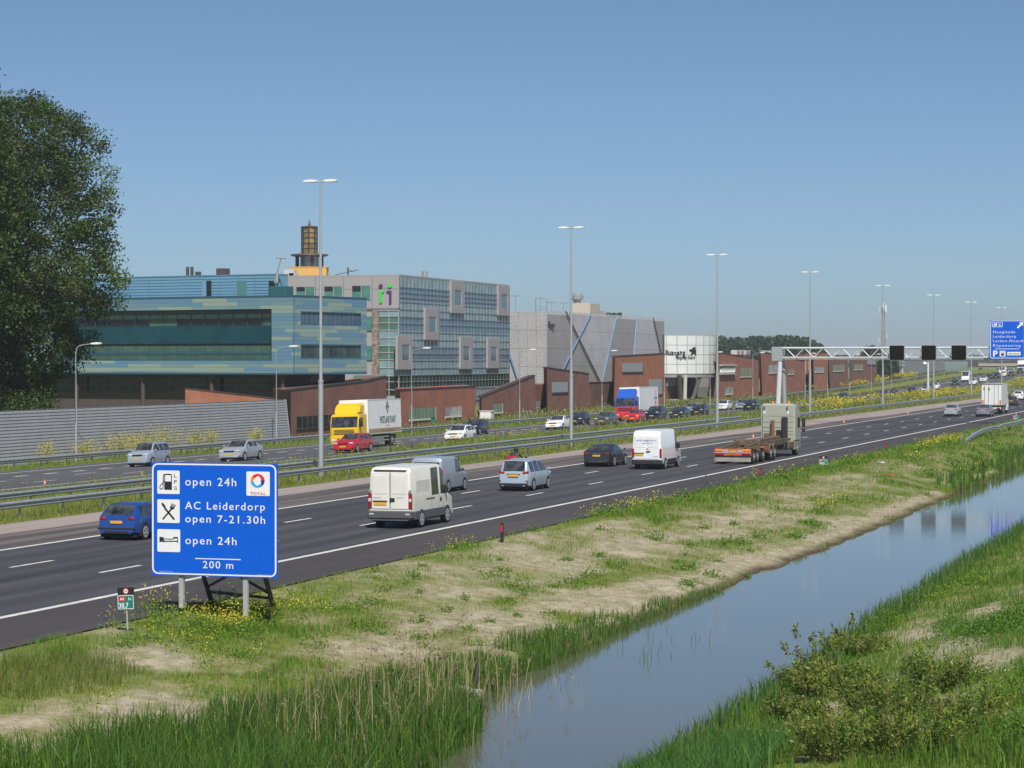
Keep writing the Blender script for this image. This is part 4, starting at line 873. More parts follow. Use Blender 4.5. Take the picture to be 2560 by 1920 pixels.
b.make('glazing_bars', DK, t); b = B(); b.lathe([(66 * pw, tz_(250)), (73 * pw, tz_(243)), (73 * pw, tz_(234)), (15 * pw, tz_(228)), (4 * pw, tz_(190)), (1 * pw, tz_(168))], 12); b.make('cap_and_spire', M('rust_purple', (.11, .05, .055), .6), t)

# --- perforated grey building with tubes
P = xp(1367, 900, 112.0); pf = Frame((P.x, P.y, 0), 0, 'car_park_building', 'grey perforated metal clad building with slanting blue and black tubes'); PR = pf.root
PT = pf.r(1367, 776)[1]; PL = pf.r(1661, 850)[0]; R3 = lambda u, v, off=0.0: pf.r(1200 + u * .24412, 720 + v * .24412, off); L3 = lambda u, v, off=0.0: pf.l(1200 + u * .24412, 720 + v * .24412, off)
def mesh_metal(name, c):
    m, nt, p = base_mat(name); tc = nt('TexCoord'); sx = nt('SeparateXYZ'); nt.link(tc.outputs['Object'], sx.inputs[0])
    nz = nt('TexNoise', Scale=7.0, Detail=2); nt.link(tc.outputs['Object'], nz.inputs['Vector']); n2 = nt('TexNoise', Scale=.25, Detail=3); nt.link(tc.outputs['Object'], n2.inputs['Vector'])
    r = nt('ValToRGB'); e = r.color_ramp.elements; e[0].position = .35; e[0].color = c4([x * .55 for x in c]); e[1].position = .65; e[1].color = c4([x * 1.3 for x in c]); nt.link(nz.outputs['Fac'], r.inputs[0])
    fr = nt('Math', operation='PINGPONG'); fr.inputs[1].default_value = 1.45; nt.link(sx.outputs[2], fr.inputs[0]); lt = nt('Math', operation='LESS_THAN'); lt.inputs[1].default_value = .06; nt.link(fr.outputs[0], lt.inputs[0])
    mx = nt('Mix', data_type='RGBA'); mm = nt('Math', operation='MULTIPLY'); mm.inputs[1].default_value = .35; nt.link(lt.outputs[0], mm.inputs[0]); nt.link(mm.outputs[0], mx.inputs['Factor']); nt.link(r.outputs[0], mx.inputs['A']); mx.inputs['B'].default_value = (.08, .08, .085, 1)
    m2 = nt('Mix', data_type='RGBA', blend_type='MULTIPLY'); m2.inputs['Factor'].default_value = .35; nt.link(mx.outputs['Result'], m2.inputs['A']); nt.link(n2.outputs['Fac'], m2.inputs['B'])
    nt.link(m2.outputs['Result'], p.inputs['Base Color']); p.inputs['Roughness'].default_value = .7; p.inputs['Metallic'].default_value = .0; return m
PM, PMd, PMl = mesh_metal('perforated_grey', (.50, .49, .49)), mesh_metal('perforated_dark_shaded_grey', (.45, .445, .45)), mesh_metal('perforated_light_grey', (.64, .65, .68))  # right face: its shade put into a darker grey; the left ribs share it
b = B(); b.b2((-40, .2, -1), (-.2, PL, PT - .9)); b.make('core', M('core_grey', (.14, .14, .14), .9), PR)
zb0 = pf.r(1367, 960)[1] - .6
b = B(); b.b2((-40, 0, -1), (0, .19, PT - .3)); b.make('left_screen', PM, PR)
b = B(); b.b2((-.19, .191, -1), (-.001, PL, PT - .6)); b.make('right_screen', PMd, PR)
def zone(pts, mat):
    b = B(); b.prism([R3(u, v, .03) for u, v in pts], 'x', .001, .03); b.make('light_screen', mat, PR)
zone([(890, 262), (1395, 305), (1262, 950), (1225, 960)], PMl); zone([(1605, 318), (1770, 325), (1848, 740), (1575, 760)], PMl)
n = 62; b = B(); b.b2((-.1, 0, PT - .75), (-.03, PL / n * .55, PT)); s0_ = b.make('crown_slat', M('pale_slat', (.50, .50, .51), .6), PR)
for k in range(n):
    o = s0_ if k == 0 else s0_.copy()
    if k: COL.objects.link(o); o.parent = PR
    o.location = (0, PL * (k + .15) / n, 0)
b = B()
for k in range(9): x = -.2 - 1.5 * k; b.b2((x - .06, -.06, -1), (x + .02, -.001, PT))
b.make('left_ribs', PMd, PR)
TB, TK = M('tube_blue', (.14, .24, .40), .45), M('tube_black', (.05, .055, .065), .5)
for pts, m_ in ((((880, 240), (1235, 968)), TK), (((1140, 258), (850, 838)), TB), (((1400, 285), (1252, 960)), TB), (((1607, 295), (1570, 700)), TB), (((1775, 305), (1860, 690)), TK)):
    b = B(); q = [R3(u, v, .18) for u, v in pts]; b.tube([(.18, y, z) for y, z in q], .10 if m_ is TK else .13, 8); b.make('facade_tube', m_, PR, 40)
b = B(); q = [L3(300, 680, .3), L3(392, 960, .3)]; b.tube([(x, -.18, z) for x, z in q], .17, 8); b.make('facade_tube', TB, PR, 40)
b = B()
for s in ([(702, 372), (768, 366), (770, 382), (704, 388)], [(706, 340), (718, 338), (722, 372), (708, 374)], [(708, 388), (722, 386), (734, 410), (716, 412)], [(728, 386), (744, 384), (742, 408), (730, 408)], [(750, 384), (762, 382), (754, 436), (744, 440)]):
    b.prism([R3(u, v, .12) for u, v in s], 'x', .04, .12)
b.make('emblem', TK, PR)
rt = lambda u, v, off: R3(u, v, -off)
b = B(); y1, z1 = rt(1128, 155, 14); b.b2((-17.9, y1, PT - 1), (-14, y1 + 7, z1), .02); y2, z2 = rt(1250, 238, 14); b.b2((-17.8, y1 + 7.01, PT - 1), (-14.1, y2 + 2, z2 + .1)); b.make('roof_house', CREAM, PR)
b = B(); z0 = z1; b.lathe([(.7, z0 - .1), (.7, z0 + .5), (1.25, z0 + .8), (1.25, z0 + 1.5), (.7, z0 + 1.9)], 14, (-17.0, y1 + 1.4, 0)); b.make('roof_vent', GALV, PR)
for u, v in ((365, 112), (620, 135), (735, 145), (855, 152)):
    y, z = rt(u, v, 8) if u > 690 else (6, rt(690, v, 8)[1]); x = -8 if u > 690 else L3(u, 200, -6)[0]
    b = B(); b.tube([(x, y, PT - 1), (x, y, z)], .05, 5); b.tube([(x - .75, y, z), (x + .75, y, z + .02)], .07, 5); b.make('roof_lamp', GALV, PR)
b = B(); xa, xb = L3(570, 200, -6)[0], L3(682, 200, -6)[0]; za, zb = L3(600, 185, -6)[1], L3(600, 100, -6)[1]
for x in (xa, xb): b.tube([(x, 6, PT - 1), (x, 6, zb if x == xa else zb - .2)], .07, 5)
for z in (za, za - .5): b.tube([(xa, 6, z), (xb, 6, z)], .045, 5)
b.make('roof_frame', GALV, PR)
b = B()
RNDB = random.Random(3)
y, z = rt(1430, 265, 4)
for k in range(60): b.box((-5 + RNDB.uniform(-1, 1), y + RNDB.uniform(-2.2, 2.2), PT - .2 + RNDB.uniform(0, .9)), (.5, .5, .05), 0, Matrix.Rotation(RNDB.uniform(0, 3), 3, Vector((RNDB.random(), RNDB.random(), RNDB.random())).normalized()))
b.make('roof_bush', M('roof_foliage', (.05, .075, .03), .8), PR)

# --- brick blocks along the far edge
BK = {'red': brickmat('brick_red', (.38, .135, .085), (.31, .105, .068)), 'orange': brickmat('brick_orange', (.45, .165, .085), (.38, .135, .07)), 'brown': brickmat('brick_brown', (.25, .098, .078), (.20, .08, .065)), 'dark': brickmat('brick_dark', (.17, .085, .068), (.14, .07, .058))}
SILL = M('pale_sill', (.6, .6, .58), .6); SHUT = M('grey_shutter', (.33, .35, .36), .5, .1, .1, 3); CAP = M('dark_cap', (.05, .04, .04), .6)
def block(label, pts, a, bl, mat, D=9.0, wins=(), cap=True, cat='building'):
    """an upright brick face outlined in the photograph's perspective on the plane a metres left, carried back D metres"""
    W = [xp(px, py, a) for px, py in pts]; y0 = W[0].y
    back = xp(bl, 950, a + D).y - xp(pts[1][0], 950, a).y
    t = thing('brick_block', label, cat, (-a, y0, 0), 0, 'slanted brick blocks along the far edge')
    F = [(w.y - y0, max(w.z, -1.6)) for w in W]; n = len(F)
    b = B(); A = [b.bm.verts.new((0, y, z)) for y, z in F]; Q = [b.bm.verts.new((-D, y + back, z)) for y, z in F]
    b.bm.faces.new(A); b.bm.faces.new(Q[::-1])
    for i in range(n): b.bm.faces.new((A[i], Q[i], Q[(i + 1) % n], A[(i + 1) % n]))
    b.make('wall', BK[mat], t)
    if cap:
        b = B()
        for i in range(1, n - 2):
            (ya, za), (yb, zb) = F[i], F[i + 1]
            b.prism([(ya, za + .004), (yb, zb + .004), (yb, zb + .16), (ya, za + .16)], 'x', -.6, .06)
        b.make('roof_edge', CAP, t)
    for w in wins:
        (u0, v0, u1, v1), kind = w[:2]; p0 = xp(u0, v0, a - .04); p1 = xp(u1, v1, a - .04); ya, yb, zb, za = p0.y - y0, p1.y - y0, p1.z, p0.z
        b = B(); b.mi = 0; b.b2((-.3, ya, zb), (.012, yb, za)); b.mi = 1; nn = max(2, int((yb - ya) / 1.3))
        if kind != 'shutter':
            for k in range(nn + 1): y = ya + (yb - ya) * k / nn; b.b2((.013, y - .05, zb), (.05, y + .05, za))
        o = b.make('window', [{'shutter': SHUT, 'green': winglass('glass_mid_green'), 'dark': WG_DARK, 'pale': winglass('glass_pale_grey', (.30, .32, .32), .2, .5, .6, .5), 'grass': winglass('glass_meadow', (.13, .17, .07), .15, .5, .6, .7), 'louvre': SHUT}[kind], M('window_bar', (.20, .21, .20), .6) if kind != 'dark' else STEELD], t)
        b = B(); b.b2((.0, ya - .1, zb - .16), (.13, yb + .1, zb)); b.b2((.0, yb, zb), (.06, yb + .12, za)) if kind not in ('dark',) else None; b.make('sill', SILL if kind not in ('shutter', 'dark') else CAP, o)
        if kind == 'louvre':
            b = B()
            for k in range(9): y = ya + (yb - ya) * (k + .5) / 9; b.prism([(y - .55, zb + .1), (y - .25, zb + .1), (y + .45, za - .1), (y + .15, za - .1)], 'x', .05, .35)
            b.b2((.02, ya, za), (.5, yb, za + .2)); b.b2((.02, ya, zb - .25), (.5, yb, zb - .17)); b.make('louvres', M('pale_louvre', (.55, .55, .53), .6), o)
    return t
block('long low dark brick block beside the grey noise barrier', [(727, 1110), (727, 976), (912, 955), (966, 942.5), (969, 1090)], 94, 682, 'brown', 9, [((742, 1042, 834, 1064), 'dark')])
block('orange red brick block with two wide windows behind the yellow truck', [(996, 1090), (1000, 976), (1190, 967), (1186, 1080)], 95.5, 988, 'red', 9, [((1024, 1022, 1089, 1045), 'green'), ((1114, 1018, 1152.5, 1039), 'pale')])
block('dark brick wedge sloping up to the right beside the white cabinet', [(1204, 1080), (1203, 994), (1337, 940), (1343, 1060)], 95.5, 1198, 'brown', 9, [((1232, 1010, 1256.5, 1030), 'green')])
t = block('narrow recessed brick wall between two dark brick blocks, with a pale door', [(1330, 1060), (1330, 962), (1372, 962), (1372, 1050)], 99.5, 1318, 'brown', 6, [], False)
b = B(); p0, p1 = xp(1343, 1003, 99.4), xp(1356, 1030, 99.4); b.b2((.01, p0.y - t.location.y, p1.z - .5), (.06, p1.y - t.location.y, p0.z)); b.make('door', SHUT, t)
block('dark brick block with a grey shuttered window, top sloping down to the right', [(1368, 1060), (1367.5, 920), (1472, 935.5), (1478, 1050)], 95.5, 1359, 'brown', 9, [((1380.5, 956, 1420.5, 979.5), 'shutter')])
block('low dark brick wall beneath the perforated building', [(1464, 1050), (1464, 958), (1545, 956.5), (1545, 1040)], 99, 1450, 'dark', 8)
block('tall orange brick block behind the blue and red truck', [(1534, 1045), (1538, 892), (1658, 885), (1669, 1035)], 95.5, 1531, 'orange', 9, [((1556.5, 907.5, 1607.5, 929), 'shutter'), ((1623, 948.5, 1656, 985), 'shutter')])
block('brick block with white louvred box and green windows, right of the drum', [(1781, 1025), (1797, 882), (1896, 898.6), (1897, 1005)], 96, 1786, 'red', 9, [((1799, 914.5, 1836.5, 932), 'louvre'), ((1851, 920.5, 1877.5, 941), 'grass'), ((1813, 968.5, 1831, 984.5), 'pale')])
block('slanted brick block behind the white gantry leg', [(1906, 1010), (1902, 880), (1950, 888), (2012, 904), (2012, 1000)], 96, 1897, 'red', 9, [((1922, 912.5, 1950, 931.5), 'pale'), ((1971, 923, 1984, 935), 'grass')])
t = block('narrow glazed bay with a red yellow and green banner between brick blocks', [(2010, 1000), (2010, 896), (2036, 896), (2036, 1000)], 98.5, 2004, 'dark', 6, [((2012, 944, 2034, 972), 'dark')], False)
for k, c in enumerate(((.75, .72, .65), (.60, .12, .05), (.80, .55, .12), (.15, .3, .06), (.74, .73, .70))):
    p0, p1 = xp(2013 + 4.2 * k, 902, 98.3), xp(2013 + 4.2 * (k + 1), 943, 98.3); b = B(); b.b2((.02, p0.y - t.location.y, p1.z), (.09, p1.y - t.location.y - .03, p0.z)); b.make('banner_stripe', M('banner_%d' % k, c, .6), t)
block('bright orange brick block right of the banner bay', [(2035, 1000), (2033, 882), (2067, 882), (2069, 990)], 96, 2029, 'orange', 9, [((2036.5, 918.5, 2059, 929.5), 'pale')])
block('dark red brick block seen between two lamp posts, with a pink edged window', [(2076, 990), (2071, 893), (2119, 889), (2121, 980)], 96.5, 2066, 'brown', 9, [((2083, 912.5, 2110, 927), 'grass')])
block('last brick block before the dark trees, with a bright end panel', [(2128, 985), (2127, 892), (2168, 891), (2192, 892), (2192, 975)], 96.5, 2123, 'brown', 9, [((2136, 911, 2156, 923.5), 'grass'), ((2169, 899, 2190, 911), 'shutter')])
block('brick wall rising behind the gantry truss', [(1998, 960), (1998, 884), (2064, 880), (2066, 950)], 107, 1990, 'orange', 8, [])
# low orange wall behind the noise barrier
Yw = Yof(690, 95.0); p0, p1, p2 = yp(463, 972, Yw), yp(690, 998, Yw), yp(474, 972, Yw + 4)
t = thing('brick_wall', 'orange brick wall with a sloping top peeking over the noise barrier', 'wall', (p0.x, Yw, 0))
b = B(); b.prism([(0, -1.5), (p1.x - p0.x, -1.5), (p1.x - p0.x, p1.z), (0, p0.z)], 'y', 0, .6); b.make('wall', BK['orange'], t)
b = B(); b.prism([(-.03, p0.z + .004), (p1.x - p0.x, p1.z + .004), (p1.x - p0.x, p1.z + .1), (-.03, p0.z + .1)], 'y', -.05, .65); b.make('coping', CAP, t)
# air conditioners on the roofs
def acs(px0, px1, py0, py1, a, lb):
    p0, p1 = xp(px0, py1, a), xp(px1, py0, a); t = thing('air_conditioner', lb, 'air conditioner', (-a, p0.y, p0.z), 0, 'roof air conditioners')
    L = p1.y - p0.y; h = p1.z - p0.z; b = B(); b.b2((-1.2, 0, -.0), (0, L, h), .06); b.make('casing', M('pale_unit'), t)
    b = B(); b.cylx((.015, L / 2, h / 2), min(h, L) * .32, .03, 16); b.make('fan_grille', INK, t); b = B(); b.b2((-1.1, .1, -2.5), (-.1, L - .1, -.002)); b.make('stand', M('roof_grey'), t)
acs(1842, 1851, 875.5, 887, 101, 'pale air conditioner on the roof right of the drum, first of the left pair'); acs(1852, 1860.5, 875.5, 887, 101, 'pale air conditioner on the roof right of the drum, second of the left pair')
acs(1864, 1876, 876, 887, 101, 'wide pale air conditioner on the roof, right of the pair'); acs(1912, 1924, 877, 884, 103, 'pale air conditioner on the roof just left of the gantry head'); acs(1926, 1939, 877, 884, 103, 'pale air conditioner partly behind the gantry head')

# --- white drum building
dC = CAMO + ray(1644, 899) * 447; rD = 145.6 / 6150 * 447
dr = thing('drum_building', 'white panelled drum building reading Mustang Flagship Store on slanted columns', 'building', (dC.x, dC.y, 0)); v0 = math.atan2(-dC.y, -dC.x)   # direction towards the camera
zT, zB = HC + (899 - 839) / 6150 * 437, HC + (899 - 935) / 6150 * 437
PANW = M('white_glazed_panel', (.66, .695, .68), .35, 0, .05, .5, .5); npan = 34
A0d = v0 + math.asin((1661 - 1644) / 145.6); A1d = v0 + R(150)
def arc(b, prof, n=44):
    rows = [[b.bm.verts.new((r * math.cos(A0d + (A1d - A0d) * k / n), r * math.sin(A0d + (A1d - A0d) * k / n), z)) for r, z in prof] for k in range(n + 1)]
    for k in range(n):
        for i in range(len(prof)): j = (i + 1) % len(prof); b.bm.faces.new((rows[k][i], rows[k][j], rows[k + 1][j], rows[k + 1][i]))
    b.bm.faces.new(rows[0]); b.bm.faces.new(rows[-1][::-1])
b = B()
for k in range(14):
    for j in range(4):
        a0 = max(A0d, v0 + 2 * math.pi * (k - .21) / npan + .008); a1 = v0 + 2 * math.pi * (k + .79) / npan - .008; z0 = zB + (zT - zB) * j / 4 + .06; z1 = zB + (zT - zB) * (j + 1) / 4 - .06
        if a1 <= a0: continue
        b.poly([(rD * math.cos(a0), rD * math.sin(a0), z0), (rD * math.cos(a1), rD * math.sin(a1), z0), (rD * math.cos(a1), rD * math.sin(a1), z1), (rD * math.cos(a0), rD * math.sin(a0), z1)])
b.make('drum_panels', PANW, dr)
b = B(); arc(b, [(rD - 3.4, zB - .02), (rD - .06, zB), (rD - .06, zT + .12), (rD - 3.4, zT + .12)]); b.make('drum_frame', M('panel_joint_grey', (.40, .41, .41), .6), dr)
b = B(); arc(b, [(rD - 1.5, zB - .6), (rD - .15, zB - .6), (rD - .15, zB - .03), (rD - 1.5, zB - .03)]); b.make('ring_beam', M('beam_grey', (.26, .27, .28), .6), dr)
def on_drum(b, s, px0, px1, py_base, cap):
    n = len(s); zz0 = HC + (899 - py_base) / 6150 * 437; hh = cap / 6150 * 437
    for i, ch in enumerate(s):
        if ch == ' ': continue
        pa_, pb_ = px0 + (px1 - px0) * i / n, px0 + (px1 - px0) * (i + .86) / n; ang = [v0 + math.asin(max(-1, min(1, (q - 1644) / 145.6))) for q in (pa_, pb_)]
        am = sum(ang) / 2; wd = 2 * rD * math.sin(abs(ang[1] - ang[0]) / 2); tb = B(); textfit(tb, ch, -wd / 2, wd / 2, 0, hh, -.06, 1, .03, ref='H' if ch not in 'ugasnpo' else 'H', ext=.01)
        me = bpy.data.meshes.new('t'); tb.bm.to_mesh(me); tb.bm.free(); me.transform(Matrix.Translation(((rD + .03) * math.cos(am), (rD + .03) * math.sin(am), zz0)) @ Matrix.Rotation(am + math.pi / 2, 4, 'Z')); b.bm.from_mesh(me); bpy.data.meshes.remove(me)
b = B(); on_drum(b, 'Mustang', 1663, 1712, 887, 12.5); on_drum(b, 'Flagship Store', 1688, 1735, 897, 8); b.make('lettering', INK, dr)
b = B(); hs = [(382, 452), (398, 446), (412, 452), (424, 436), (440, 424), (460, 418), (462, 440), (470, 470), (468, 515), (458, 518), (452, 490), (442, 486), (430, 500), (412, 512), (400, 512), (416, 492), (424, 476), (408, 468), (398, 470)]
am = v0 + math.asin((1640 + 425 * .208 - 1644) / 145.6); me = bpy.data.meshes.new('t'); tb = B(); tb.prism([((u - 425) * .208 / 6150 * 437 * 1.12, HC + (899 - (780 + v * .208)) / 6150 * 437) for u, v in hs], 'y', -.16, -.02)
tb.bm.to_mesh(me); tb.bm.free(); me.transform(Matrix.Translation(((rD + .02) * math.cos(am), (rD + .02) * math.sin(am), 0)) @ Matrix.Rotation(am + math.pi / 2, 4, 'Z')); b.bm.from_mesh(me); bpy.data.meshes.remove(me); b.make('horse_emblem', INK, dr)
Pd = lambda px, py, a: Vector(xp(px, py, a)) - Vector((dC.x, dC.y, 0))
for (q0, q1, w, m_, nm) in (((1712, 1000), (1713.5, 938), .42, M('pale_column', (.45, .46, .43), .7), 'pale'), ((1731, 1000), (1751, 938), .45, STEELD, 'dark'), ((1702, 998), (1698, 938), .55, STEELD, 'dark'), ((1787, 995), (1782, 938), .4, STEELD, 'dark')):
    b = B(); b.tube([Pd(q0[0], q0[1], 99.0), Pd(q1[0], q1[1], 99.0)], w * .8, 8); b.make('column', m_, dr, 40)
b = B(); c0, c1 = Pd(1655, 1010, 104), Pd(1796, 1010, 104); b.b2((c0.x - 8, c0.y, -1), (c0.x, c1.y, zB - .65)); b.make('base_wall', BK['brown'], dr)
for q0, q1, m_, nm in (((1668.5, 944), (1690, 965), M('poster_pale_blue', (.36, .40, .52), .4, 0, .3, .8), 'poster'), ((1739, 946), (1772, 967), M('pale_unit'), 'white_panel'), ((1739, 969), (1771, 991), SHUT, 'gate_panel')):
    a0_, a1_ = Pd(q0[0], q0[1], 103.8), Pd(q1[0], q1[1], 103.8); b = B(); b.b2((a0_.x - .12, a0_.y, a1_.z), (a0_.x, a1_.y, a0_.z)); b.make(nm, m_, dr)

# --- antenna mast
P = xp(2208, 925, 110); t = thing('antenna_mast', 'slim lattice antenna mast with white panels at its top', 'antenna mast', (P.x, P.y, 0)); Hm = xp(2208, 755, 110).z; D_ = (P - CAMO).length
b = B(); w0, w1 = .55, .32; ns = 22
def leg(k, z): w = w0 + (w1 - w0) * z / Hm; return Vector((w * (1, 1, -1, -1)[k], w * (1, -1, -1, 1)[k], z))
for k in range(4):
    b.tube([leg(k, -1), leg(k, Hm * .92)], .09, 5)
    for i in range(ns):
        z0, z1 = Hm * .92 * i / ns, Hm * .92 * (i + 1) / ns; b.tube([leg(k, z0), leg((k + 1) % 4, z1)], .06, 4); b.tube([leg(k, z1), leg((k + 1) % 4, z1)], .05, 4)
b.make('lattice', M('mast_steel', (.33, .32, .33), .6, .2), t)
for i, (x, z, h) in enumerate(((.1, Hm - 2.6, 2.6), (.9, Hm - 3.0, 2.0), (-1.0, Hm - 3.2, 1.8), (1.2, Hm * .55, 1.4), (-1.2, Hm * .5, 1.6))):
    b = B(); b.b2((x - .2, -1.0, z), (x + .2, -.7, z + h), .04); b.make('antenna_panel', WHITE if i < 2 else M('pale_unit'), t)
# --- far noise wall, viaduct and the hazy building at the left
Y0, Y1 = Yof(2233, 103), Yof(2359, 103); t = thing('noise_barrier', 'plain grey far noise wall beyond the last brick block', 'noise barrier', (-103, Y0, 0))
b = B(); z0, z1 = xp(2240, 903, 103).z, xp(2350, 901.5, 103).z; b.prism([(0, -1), (Y1 - Y0, 0), (Y1 - Y0, z1), (0, z0)], 'x', -.3, 0); b.make('barrier_panel', M('far_wall_grey', (.24, .245, .27), .8, 0, .08, .2), t)
for k in range(12): y = (Y1 - Y0) * k / 11; b = B(); b.b2((.0, y - .15, 0), (.2, y + .15, z0 + .1)); b.make('post', M('far_wall_post', (.17, .175, .19), .8), t)
Y2 = Yof(2416, 103); t = thing('glass_screen', 'pale blue glazed screen at the end of the far noise wall', 'screen', (-102.6, Y1, 0))
b = B(); za, zb = xp(2360, 926, 102.6).z, xp(2360, 904, 102.6).z; b.prism([(1, za), (Y2 - Y1, za - .3), (Y2 - Y1, zb), (0, zb)], 'x', -.2, 0); b.make('glass_panel', winglass('glass_haze_blue', (.26, .36, .42), .2), t)
b = B(); b.b2((-.22, Y2 - Y1, 0), (.02, Y2 - Y1 + 1, zb + .1)); b.b2((-.3, 0, -1), (0, Y2 - Y1 - .0, za - .35)); b.make('frame', M('far_wall_post'), t)
t = thing('road_canopy', 'pale skeletal canopy frame beside the dark trees', 'canopy', xp(2236, 935, 101)); b = B()
for y in (0, 14): b.tube([(0, y, -5), (0, y, 4.0)], .3, 5)
for z in (4.0, 3.2, 2.2): b.b2((-.4, -3, z), (.4, 24 - z * 1.5, z + .22))
b.make('frame', M('pale_unit'), t)
Yv = 1080.0; pa_, pb_ = yp(2446, 909, Yv), yp(2600, 908, Yv); t = thing('viaduct', 'distant tan viaduct deck crossing above the far traffic', 'viaduct', (pa_.x, Yv, 0))
b = B(); b.b2((0, 0, pa_.z - 1.0), (pb_.x - pa_.x + 60, 12, pa_.z + .1)); b.make('deck', M('tan_concrete', (.40, .33, .25), .8), t); b = B(); b.b2((0, .5, pa_.z - 1.9), (pb_.x - pa_.x + 60, 11.5, pa_.z - 1.0)); b.make('girder', M('beam_grey'), t)
for px in (2450, 2494, 2541): q = yp(px, 920, Yv + 4); b = B(); b.b2((q.x - pa_.x - .7, 4, -1), (q.x - pa_.x + .7, 6, pa_.z - 1.9)); b.make('pier', M('pale_column'), t)
P = CAMO + ray(110, 705) * 330; t = thing('office_building', 'brown building with a cream top storey glimpsed through the poplar crowns', 'building', (P.x, P.y, 0), THETA)
b = B(); zt3 = HC + (899 - 682) / 6150 * 330; b.b2((-60, 0, -1), (0, 20, zt3 - 2.2)); b.make('wall', M('brown_wall', (.14, .11, .10), .8), t); b = B(); b.b2((-60.1, -.1, zt3 - 2.2), (.1, 20, zt3)); b.make('top_storey', CREAM, t)
b = B()
for k in range(10): b.b2((-58 + 5.8 * k, -.06, zt3 - 6), (-54 + 5.8 * k, -.01, zt3 - 4)); 
b.make('windows', WG_DARK, t)
# ---------------------------------------------------------------- vehicles (local +y is the driving direction)
PROF = {
 'hatch': ([(-1, .30), (-.995, .45), (-.97, .65), (-.94, .68), (-.72, .945), (-.62, .98), (-.2, 1), (.12, .975), (.50, .68), (.86, .56), (.975, .45), (1, .30)], (-.94, -.72), (.12, .50), .655, [(-.70, -.37), (-.33, .06), (.06, .42)]),
 'sedan': ([(-1, .32), (-.995, .48), (-.97, .68), (-.93, .715), (-.70, .74), (-.42, .955), (-.30, .985), (-.05, 1), (.12, .98), (.45, .69), (.86, .58), (.975, .46), (1, .30)], (-.70, -.42), (.12, .45), .685, [(-.46, -.22), (-.18, .09), (.09, .38)]),
 'estate': ([(-1, .32), (-.995, .5), (-.975, .66), (-.965, .70), (-.86, .95), (-.8, .985), (-.2, 1), (.08, .975), (.40, .69), (.84, .60), (.975, .48), (1, .30)], (-.965, -.86), (.08, .40), .675, [(-.82, -.52), (-.48, -.18), (-.14, .05), (.05, .34)]),
 'suv': ([(-1, .32), (-.995, .5), (-.975, .66), (-.965, .70), (-.86, .95), (-.8, .985), (-.2, 1), (.10, .975), (.40, .71), (.86, .64), (.975, .52), (1, .30)], (-.965, -.86), (.10, .40), .685, [(-.80, -.50), (-.46, -.16), (-.12, .08), (.08, .34)]),
 'mpv': ([(-1, .28), (-.995, .43), (-.97, .58), (-.955, .62), (-.85, .94), (-.77, .975), (-.2, 1), (.2, .965), (.64, .62), (.88, .53), (.98, .42), (1, .28)], (-.955, -.85), (.2, .64), .60, [(-.80, -.48), (-.44, -.08), (-.04, .17), (.17, .55)]),
 'boxy': ([(-1, .30), (-.99, .5), (-.98, .66), (-.97, .68), (-.93, .95), (-.88, .985), (-.2, 1), (.26, .97), (.50, .68), (.88, .60), (.97, .50), (1, .28)], (-.97, -.93), (.26, .50), .64, [(-.86, -.44), (-.40, -.06), (-.02, .22), (.22, .44)]),
 'coupe': ([(-1, .34), (-.99, .52), (-.96, .70), (-.90, .74), (-.62, .77), (-.32, .96), (-.2, 1), (.0, .985), (.38, .70), (.86, .57), (.97, .45), (1, .30)], (-.62, -.32), (.0, .38), .70, [(-.40, -.16), (-.12, .30)]),
 'fast': ([(-1, .34), (-.99, .52), (-.965, .70), (-.93, .735), (-.80, .76), (-.35, .965), (-.2, .995), (-.05, 1), (.1, .98), (.46, .68), (.86, .57), (.97, .44), (1, .30)], (-.80, -.35), (.1, .46), .69, [(-.48, -.20), (-.16, .08), (.08, .38)]),
 'van': ([(-1, .18), (-.998, .5), (-.985, .94), (-.96, .985), (-.8, 1), (.36, 1), (.46, .975), (.66, .56), (.92, .44), (.985, .33), (1, .17)], None, (.46, .66), .50, [(.24, .44), (.44, .60)]),
 'caddy': ([(-1, .22), (-.995, .5), (-.975, .93), (-.94, .985), (-.7, 1), (.05, 1), (.18, .97), (.52, .60), (.88, .50), (.98, .38), (1, .22)], None, (.18, .52), .55, [(-.02, .16), (.16, .44)]),
}
def lerp(a, b, t): return a + (b - a) * t
